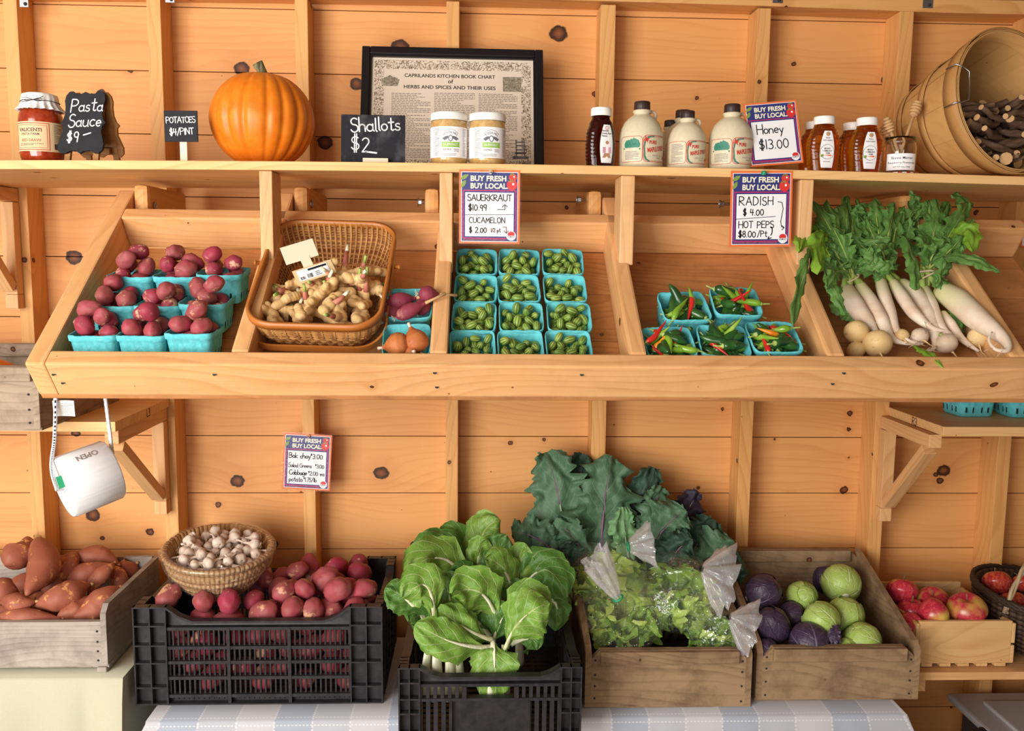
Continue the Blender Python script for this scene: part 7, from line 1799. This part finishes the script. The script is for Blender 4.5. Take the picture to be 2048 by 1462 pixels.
def bag(label, c, r, neck, tip, seed, squash=.86, fl=.05, tie='green'):
    """clear bag: body round c, gathered at neck, open end flaring to tip"""
    c, neck, tip = V(c), V(neck), V(tip); d = (neck - c).normalized(); t = thing('lettuce_bag', label, 'bag', c, (0, 0, 0), 'clear bags of lettuce'); L = (neck - c).length
    s = d.orthogonal().normalized(); s2 = d.cross(s); n = 60; vs = []; rows = 22; off = V((seed * 3.1, 0, 0))
    for j in range(rows + 1):
        f = j / rows; z = -r * .92 + (L + r * .92) * f; e = f
        rr_ = r * math.sin(PI * min(1, .06 + .50 * min(1, f / .5)) ) ** .5 if f < .5 else r * (1 - ((f - .5) / .5) ** 1.5) + .010
        rr_ = max(rr_, .010) if f > .5 else max(.004, rr_ * (1 if j else .25))
        gath = max(0, (f - .45) / .55)
        for i in range(n):
            a = 2 * PI * i / n; u = s * math.cos(a) + s2 * math.sin(a)
            k = 1 + .10 * noise.noise(u * 1.6 + V((0, 0, f * 2)) + off) + .045 * noise.noise(u * 5 + V((0, f * 5, 0)) + off) + .16 * gath * math.sin(a * 9 + seed + 2 * math.sin(a * 2)) * .6 + .012 * abs(noise.noise(u * 14 + off))
            p = c + d * z + u * rr_ * k
            dz = p.z - c.z; p.z = c.z + dz * (squash if dz < 0 else 1); vs.append(p - c)
    mb = MB(); mb.add(vs, [(j * n + i, j * n + (i + 1) % n, (j + 1) * n + (i + 1) % n, (j + 1) * n + i) for j in range(rows) for i in range(n)] + [tuple(range(n - 1, -1, -1))], 0, True); mb.build('clear_film', M['film'], t)
    d2 = (tip - neck); L2 = d2.length; d2.normalize(); s = d2.orthogonal().normalized(); s2 = d2.cross(s); vs = []; rows = 12
    for j in range(rows + 1):
        f = j / rows; rr_ = .009 + fl * f ** .8
        for i in range(n):
            a = 2 * PI * i / n; u = s * math.cos(a) + s2 * math.sin(a) * .55; k = 1 + .17 * math.sin(a * 7 + seed + f) + .10 * math.sin(a * 15 + 2 * seed) + .22 * noise.noise(u * 4 + V((f * 3, seed, 0)))
            vs.append(neck + d2 * (L2 * f * (1 + .12 * noise.noise(u * 3 + off))) + u * rr_ * k - c)
    mb = MB(); mb.add(vs, [(j * n + i, j * n + (i + 1) % n, (j + 1) * n + (i + 1) % n, (j + 1) * n + i) for j in range(rows) for i in range(n)], 0, True); mb.build('gathered_end', M['film_neck'], t)
    if tie:
        q = V((0, 0, 1)).rotation_difference(d2); mb = MB(); mb.tube([neck - c + q @ V((.0125 * math.cos(a), .0125 * math.sin(a), 0)) for a in [2 * PI * i / 18 for i in range(19)]], .0028, 6); mb.build('twist_tie', M['green'], t)
    return t
BG = [((1216, 1158, -.20), .106, (1256, 1094, -.25), (1305, 1088, -.25), 1, 'bag of lettuce at the back, tied in green and touching the kale', ['lettuce2', 'lettuce'], .05, 'g'),
      ((1252, 1236, -.305), .100, (1236, 1196, -.415), (1190, 1110, -.43), 2, 'bag of lettuce at the front of its crate, green tie facing forward', ['lettuce', 'lettuce', 'lettuce2'], .034, 'g'),
      ((1356, 1192, -.26), .112, (1405, 1138, -.34), (1450, 1160, -.33), 3, 'bag of pale lettuce with a wide clear open end toward the cabbages', ['lettuce', 'lettuce2'], .085, ''),
      ((1428, 1270, -.325), .074, (1460, 1235, -.39), (1500, 1258, -.385), 4, 'low bag of dark lettuce drooping over the cabbage crate side', ['lettuce2', 'lettuce2', 'lettuce'], .060, '')]
for c, r, nk, tp, sd_, lb, mats, fl, tie in BG:
    C, N_, T_ = P(*c), P(*nk), P(*tp)
    lettuce(lb.replace('bag of', 'head of', 1).replace('low bag', 'low head').replace('head of', 'frilly head of').split(',')[0] if False else 'frilly lettuce inside the ' + ['back bag touching the kale', 'front bag with the green tie', 'bag with the wide open end', 'low bag next to the cabbages'][sd_ - 1], C + V((0, .008, -.004)), r * .96, sd_, mats)
    bag(lb, C, r, N_, T_, sd_, .86, fl, tie)

# ---------------------------------------------------------------- cabbages
def cabbage(label, c, r, mat, seed, rot, el=1.0, grp='green cabbages'):
    t = thing('cabbage', label, 'cabbage', c, rot, grp); obj('head', blob('head', M[mat], r * .95, r * .95, r * .95 * el, seed, .05, 1.5, 30, uv=True), t); q = random.Random(seed)
    for k in range(6):
        az = k * 1.13 + q.uniform(-.2, .2); nu, nv = 14, 18; mb = MB(); vs = []; uv = []
        for j in range(nv + 1):
            v = j / nv; th = PI * (.97 - .78 * v)
            for i in range(nu + 1):
                u = i / nu * 2 - 1; w_ = 1.05 * math.sin(PI * min(1, .12 + v * .8)) ** .6
                ph = az + u * w_ / max(.35, math.sin(th)) * .8
                d = V((math.sin(th) * math.cos(ph), math.sin(th) * math.sin(ph), math.cos(th)))
                rr_ = r * (.975 + .012 * (k % 3) + .05 * max(0, v - .7) + .03 * abs(u) ** 3 + .012 * math.sin(v * 12 + u * 5 + k) * abs(u) + .02 * noise.noise(V((u * 2 + seed, v * 3, k))))
                rr_ += r * .022 * max(0, 1 - abs(u) * 7) * (1 - v)
                vs.append((d.x * rr_, d.y * rr_, d.z * rr_ * el)); uv.append((i / nu, v))
        mb.add(vs, [(j * (nu + 1) + i, j * (nu + 1) + i + 1, (j + 1) * (nu + 1) + i + 1, (j + 1) * (nu + 1) + i) for j in range(nv) for i in range(nu)], 0, True, None, uv); mb.build('wrapper_leaf', M[mat], t)
    mb = MB(); mb.lathe([(0, -r * el * 1.06), (r * .16, -r * el * 1.06), (r * .2, -r * el * .9)], 14); mb.build('stump', M['pale_stem'], t); return t
CB = [('cabbage', (1682, 1167, -.14), 41, .98, (-70, 20), 'smooth green cabbage highest in the heap, against the crate side'), ('cabbage', (1603, 1193, -.20), 32, 1.4, (40, -50), 'long pointed green cabbage with a frilled stem end'), ('cabbage', (1643, 1240, -.30), 39, 1.0, (-50, 30), 'pale green cabbage in the middle of the heap'),
      ('cabbage', (1691, 1230, -.25), 39, 1.0, (15, 0), 'glossy green cabbage just below the highest one'), ('cabbage', (1724, 1282, -.335), 40, 1.0, (-30, 60), 'green cabbage with insect holes in the crate corner'), ('cabbage', (1700, 1306, -.36), 32, .9, (-60, 0), 'low green cabbage at the front board'),
      ('redcabbage', (1528, 1184, -.22), 38, 1.0, (-50, -40), 'dark red cabbage uppermost beside the lettuce bags'), ('redcabbage', (1545, 1250, -.31), 36, 1.2, (25, 20), 'tall purple cabbage with its pale rib facing forward'), ('redcabbage', (1583, 1228, -.25), 27, 1.0, (-40, 80), 'small bluish red cabbage between purple and green ones'),
      ('redcabbage', (1618, 1284, -.345), 42, 1.0, (-60, -60), 'wide red cabbage lying at the front with a curled stem'), ('redcabbage', (1530, 1306, -.36), 32, 1.0, (-30, 0), 'almost hidden dark cabbage low beside the crate side'), ('redcabbage', (1512, 1228, -.25), 27, 1.0, (0, 0), 'red cabbage half covered by the drooping lettuce bag'), ('redcabbage', (1655, 1160, -.07), 30, 1.0, (0, 30), 'blue-black cabbage behind the highest green one')]
for i, (mt, (px, py, Y), r, el, (rx, ry), lb) in enumerate(CB):
    C = P(px, py, Y); cabbage(lb, C, r * mpp(Y), mt, i + 1, Euler((R(rx), R(ry), R(37 * i))).to_matrix(), el, 'green cabbages' if mt == 'cabbage' else 'red cabbages')
c = P(1664, 1272, -.37)
t = thing('cabbage_leaf', 'curled purple leaf with pale torn edges by the front board', 'leaf', c, (0, 0, 0))
for i in range(4):
    leaf3(V((-.014, 0, -.012)), V((.0, -.012, .0 + .006 * i)), V((.026, -.004 + .006 * i, -.012 + .012 * i)), V((0, -1, .3)), .013, M['redcabbage'], None, 8, 12, .5, 3, 0, .2, 5, seed=i, name='blade', parent=t)

# ---------------------------------------------------------------- apples
ax0, ax1 = P(1838, 1290, -.30).x, P(2022, 1290, -.30).x
AB = AZ + .001
t = thing('apple_crate', 'new pine crate of red apples on the low shelf', 'crate', ((ax0 + ax1) / 2, -.165, AB)); W, D = ax1 - ax0, .27
mb = MB(); mb.box((0, 0, 0), (W, .012, .119), bev=.002); mb.build('front_panel', M['newcrate'], t, (0, -D / 2 + .006, .0695)); mb = MB(); mb.box((0, 0, 0), (W, .012, .130), bev=.002); mb.build('back_panel', M['newcrate'], t, (0, D / 2 - .006, .075))
for s in (-1, 1):
    for z, h in ((.094, .056), (.035, .050)): mb = MB(); mb.box((0, 0, 0), (D, .010, h), bev=.002); mb.build('side_slat', M['newcrate'], t, (s * (W / 2 + .005), 0, z), (0, 0, PI / 2))
for i in range(5): mb = MB(); mb.box((0, 0, 0), (D, .030, .009), bev=.001); mb.build('floor_slat', M['newcrate'], t, (-W / 2 + W * (i + .5) / 5, 0, .0055), (0, 0, PI / 2))
def apple(label, c, r, mat, rot, grp):
    t = thing('apple', label, 'apple', c, rot, grp); mb = MB(); prof = []
    for j in range(23):
        th = PI * j / 22; rr_ = (1.0 - .10 * math.cos(th) ** 2) * math.sin(th) ** .92; z = -math.cos(th) * .92
        z -= .30 * math.exp(-(math.sin(th) / .32) ** 2) * (1 if z > 0 else -.6); prof.append((max(.0008, rr_ * r * (1 + .05 * -math.cos(th))), z * r))
    prof = [(a * (1.03 if b > 0 else .96), b) for a, b in prof]
    mb.lathe(prof, 40, mod=lambda a, j: 1 + .018 * math.cos(5 * a) * (1 - j / 30)); mb.build('fruit', M[mat], t)
    mb = MB(); mb.tube([(0, 0, r * .55), (.001, 0, r * .8), (.005, .001, r * 1.12)], [.0014, .0012, .0018], 7); mb.build('stem', M['dry_stem'], t)
for i, (px, py, Y, r, rx, ry, lb) in enumerate([(1805, 1183, -.13, 31, -20, 10, 'red apple resting highest at the back of the pine crate'), (1824, 1222, -.19, 29, 0, 0, 'dark red apple under the highest apple'), (1866, 1228, -.25, 33, 75, -10, 'red apple with its stem hollow facing forward'), (1866, 1204, -.15, 33, -30, 0, 'pale blushed apple behind the forward facing one'),
                                                (1934, 1220, -.24, 39, -10, 15, 'largest apple, red with a yellow shoulder, nearest the wicker basket'), (1776, 1205, -.08, 25, 0, 0, 'yellowish apple half hidden at the crate side'), (1822, 1252, -.26, 28, 10, 40, 'low dark red apple by the front board')]):
    apple(lb, P(px, py, Y), r * mpp(Y), 'apple', Euler((R(rx), R(ry), R(50 * i))), 'apples in the pine crate')
# wicker basket
wc = P(2075, 1190, -.17); rw = .185; zh = wc.z - AZ
t = thing('wicker_basket', 'dark wicker basket of apples with a twisted handle, on the low shelf', 'basket', (wc.x, wc.y, AZ + .006), (R(4), R(6), 0))
mb = MB(); fz = lambda f: rw * (.62 + .38 * math.sin(f * PI / 2)); n_ = 22
mb.lathe([(.001, .001), (rw * .62, .0)] + [(fz(i / n_) * (1 + .012 * (i % 2)), zh * i / n_) for i in range(1, n_ + 1)] + [(fz(1) - .012, zh), (fz(.6) - .012, zh * .6), (fz(.2) - .012, .012), (.001, .012)], 120, mod=lambda a, j: 1 + .010 * math.sin(a * 40 + (j % 2) * PI)); mb.build('woven_body', M['wicker'], t)
mb = MB()
for k in range(3): mb.tube([V(((rw + .002) * math.cos(a), (rw + .002) * math.sin(a), zh + .006 * math.sin(a * 14 + k * 2.1))) for a in [2 * PI * i / 90 for i in range(91)]], .0065, 6)
mb.build('braided_rim', M['wicker'], t)
mb = MB(); hpts = [V((rw * math.cos(R(208)) * math.cos(a), rw * math.sin(R(208)) * math.cos(a), zh - .03 + .20 * math.sin(a))) for a in [PI * i / 30 for i in range(31)]]
for k in range(2): mb.tube([p + V((.004 * math.cos(i * .9 + k * PI), 0, .004 * math.sin(i * .9 + k * PI))) for i, p in enumerate(hpts)], .0055, 7)
mb.build('twisted_handle', M['rope'], t)
for i, (px, py, Y, r, lb) in enumerate([(1994, 1166, -.12, 29, 'striped red apple behind the handle of the wicker basket'), (2026, 1206, -.19, 28, 'striped red apple in front inside the wicker basket'), (2046, 1165, -.12, 22, 'red apple at the photo edge, behind in the wicker basket'), (2047, 1243, -.24, 26, 'red apple low at the photo edge in the wicker basket')]):
    apple(lb, P(px, py, Y), r * mpp(Y), 'apple2', Euler((R(-30 + 20 * i), R(20 * i), R(70 * i))), 'apples in the wicker basket')
# empty pints on the R3 shelf
for i, (px, Y, rz, lb) in enumerate([(1936, -.115, 2, 'empty blue pint basket first on the R3 shelf'), (2040, -.13, -3, 'empty blue pint basket second on the R3 shelf'), (2012, -.060, 8, 'empty blue pint basket at the back of the R3 shelf')]):
    o = obj('pulp_basket', DEEP[0], None, (P(px, 800, Y).x, Y, RZ + .001), (0, 0, R(rz))); o.scale = (1.1, 1.1, 1.1) if i < 2 else (.9, .9, .9); tag(o, lb, 'berry basket', 'empty pints on the R3 shelf')

# ---------------------------------------------------------------- roll of produce bags on a bungee
Yr = -.62; rc = P(176, 957, Yr); ra_ = V((.74, .64, .24)).normalized(); rb_ = V((0, 0, 1)); ry_ = (rb_ - ra_ * rb_.dot(ra_)).normalized(); rx_ = ry_.cross(ra_)
BRl = fr(ra_, ra_.cross(ry_) * -1 if False else ry_.cross(ra_), ry_)
t = thing('bag_roll', 'roll of clear produce bags hanging from a checked bungee cord', 'bag roll', rc, BRl); rr_, hl, ri = .068, .053, .012
mb = MB(); A = Matrix.Rotation(PI / 2, 4, 'Y')
mb.lathe([(rr_ - .003, -hl), (rr_, -hl + .004), (rr_, hl - .004), (rr_ - .003, hl)], 64, 0, A, mod=lambda a, j: 1 + .006 * noise.noise(V((math.cos(a) * 4, math.sin(a) * 4, j)))); mb.lathe([(ri, -hl + .002), (rr_ - .003, -hl)], 64, 1, A); mb.lathe([(rr_ - .003, hl), (ri, hl - .002)], 64, 1, A); mb.lathe([(ri, hl), (ri, -hl)], 24, 1, A)
mb.build('rolled_bags', [M['roll'], M['roll_end']], t)
mb = MB(); typed(mb, 'OPEN', 0, 0, 0, w=.044, h=.015, bold=.02)
vs = [((rr_ + .0012) * math.sin(z / rr_) , x, (rr_ + .0012) * math.cos(z / rr_)) for x, y, z in mb.v]
mb2 = MB(); mb2.add([(x + .004, -math.sin(.42 + (z + .0) / rr_) * (rr_ + .0008), math.cos(.42 + z / rr_) * (rr_ + .0008)) for x, _, z in [(-p[0], 0, p[2]) for p in mb.v]], mb.f); mb2.build('printed_word', M['paleink'], t)
mb = MB(); mb.box((-hl - .002, -.018, .02), (.016, .004, .026), bev=.001); mb.build('green_tab', M['green'], t)
gl_ = V(t.location); e1 = gl_ - ra_ * (hl + .004); e2 = gl_ + ra_ * (hl + .004)
topz = TP(0, UF, fl - .008).z
a_ = P(118, 800, Yr - .02); b_ = P(201, 800, Yr + .03)
pts = spline([V((a_.x, a_.y, topz - .002)), P(110, 860, Yr - .04), P(103, 930, Yr - .05), P(112, 972, Yr - .05), e1, gl_, e2, P(229, 945, Yr + .02), P(220, 870, Yr + .03), V((b_.x, b_.y, topz - .002))], 120)
mb = MB(); mb.tube(pts, .0042, 8)
for i in range(121):
    for a in range(8): mb.uv[i * 8 + a] = (a / 8, i / 120)
o = mb.build('bungee_cord', M['bungee']); tag(o, 'black and white checked bungee cord holding the bag roll', 'cord')
c = P(128, 817, Yr - .028)
mb = MB(); nn = 10; vs = [(.022 * (i / nn * 2 - 1), .006 * math.sin(i / nn * 3) - .003 * j, .017 * (j * 2 - 1)) for j in (0, 1) for i in range(nn + 1)]
mb.add(vs, [(i, i + 1, nn + 2 + i, nn + 1 + i) for i in range(nn)], 0, True); mb.add([(x, y + .0004, z) for x, y, z in vs], [(nn + 1 + i, nn + 2 + i, i + 1, i) for i in range(nn)], 0, True)
lines_of_print(mb, -.018, .020, -.013, .013, -.0065, 8, 1, 4)
o = mb.build('care_tag', [M['lid'], M['paleink']], None, c); tag(o, 'small white printed tag on the bungee under the bin', 'tag')
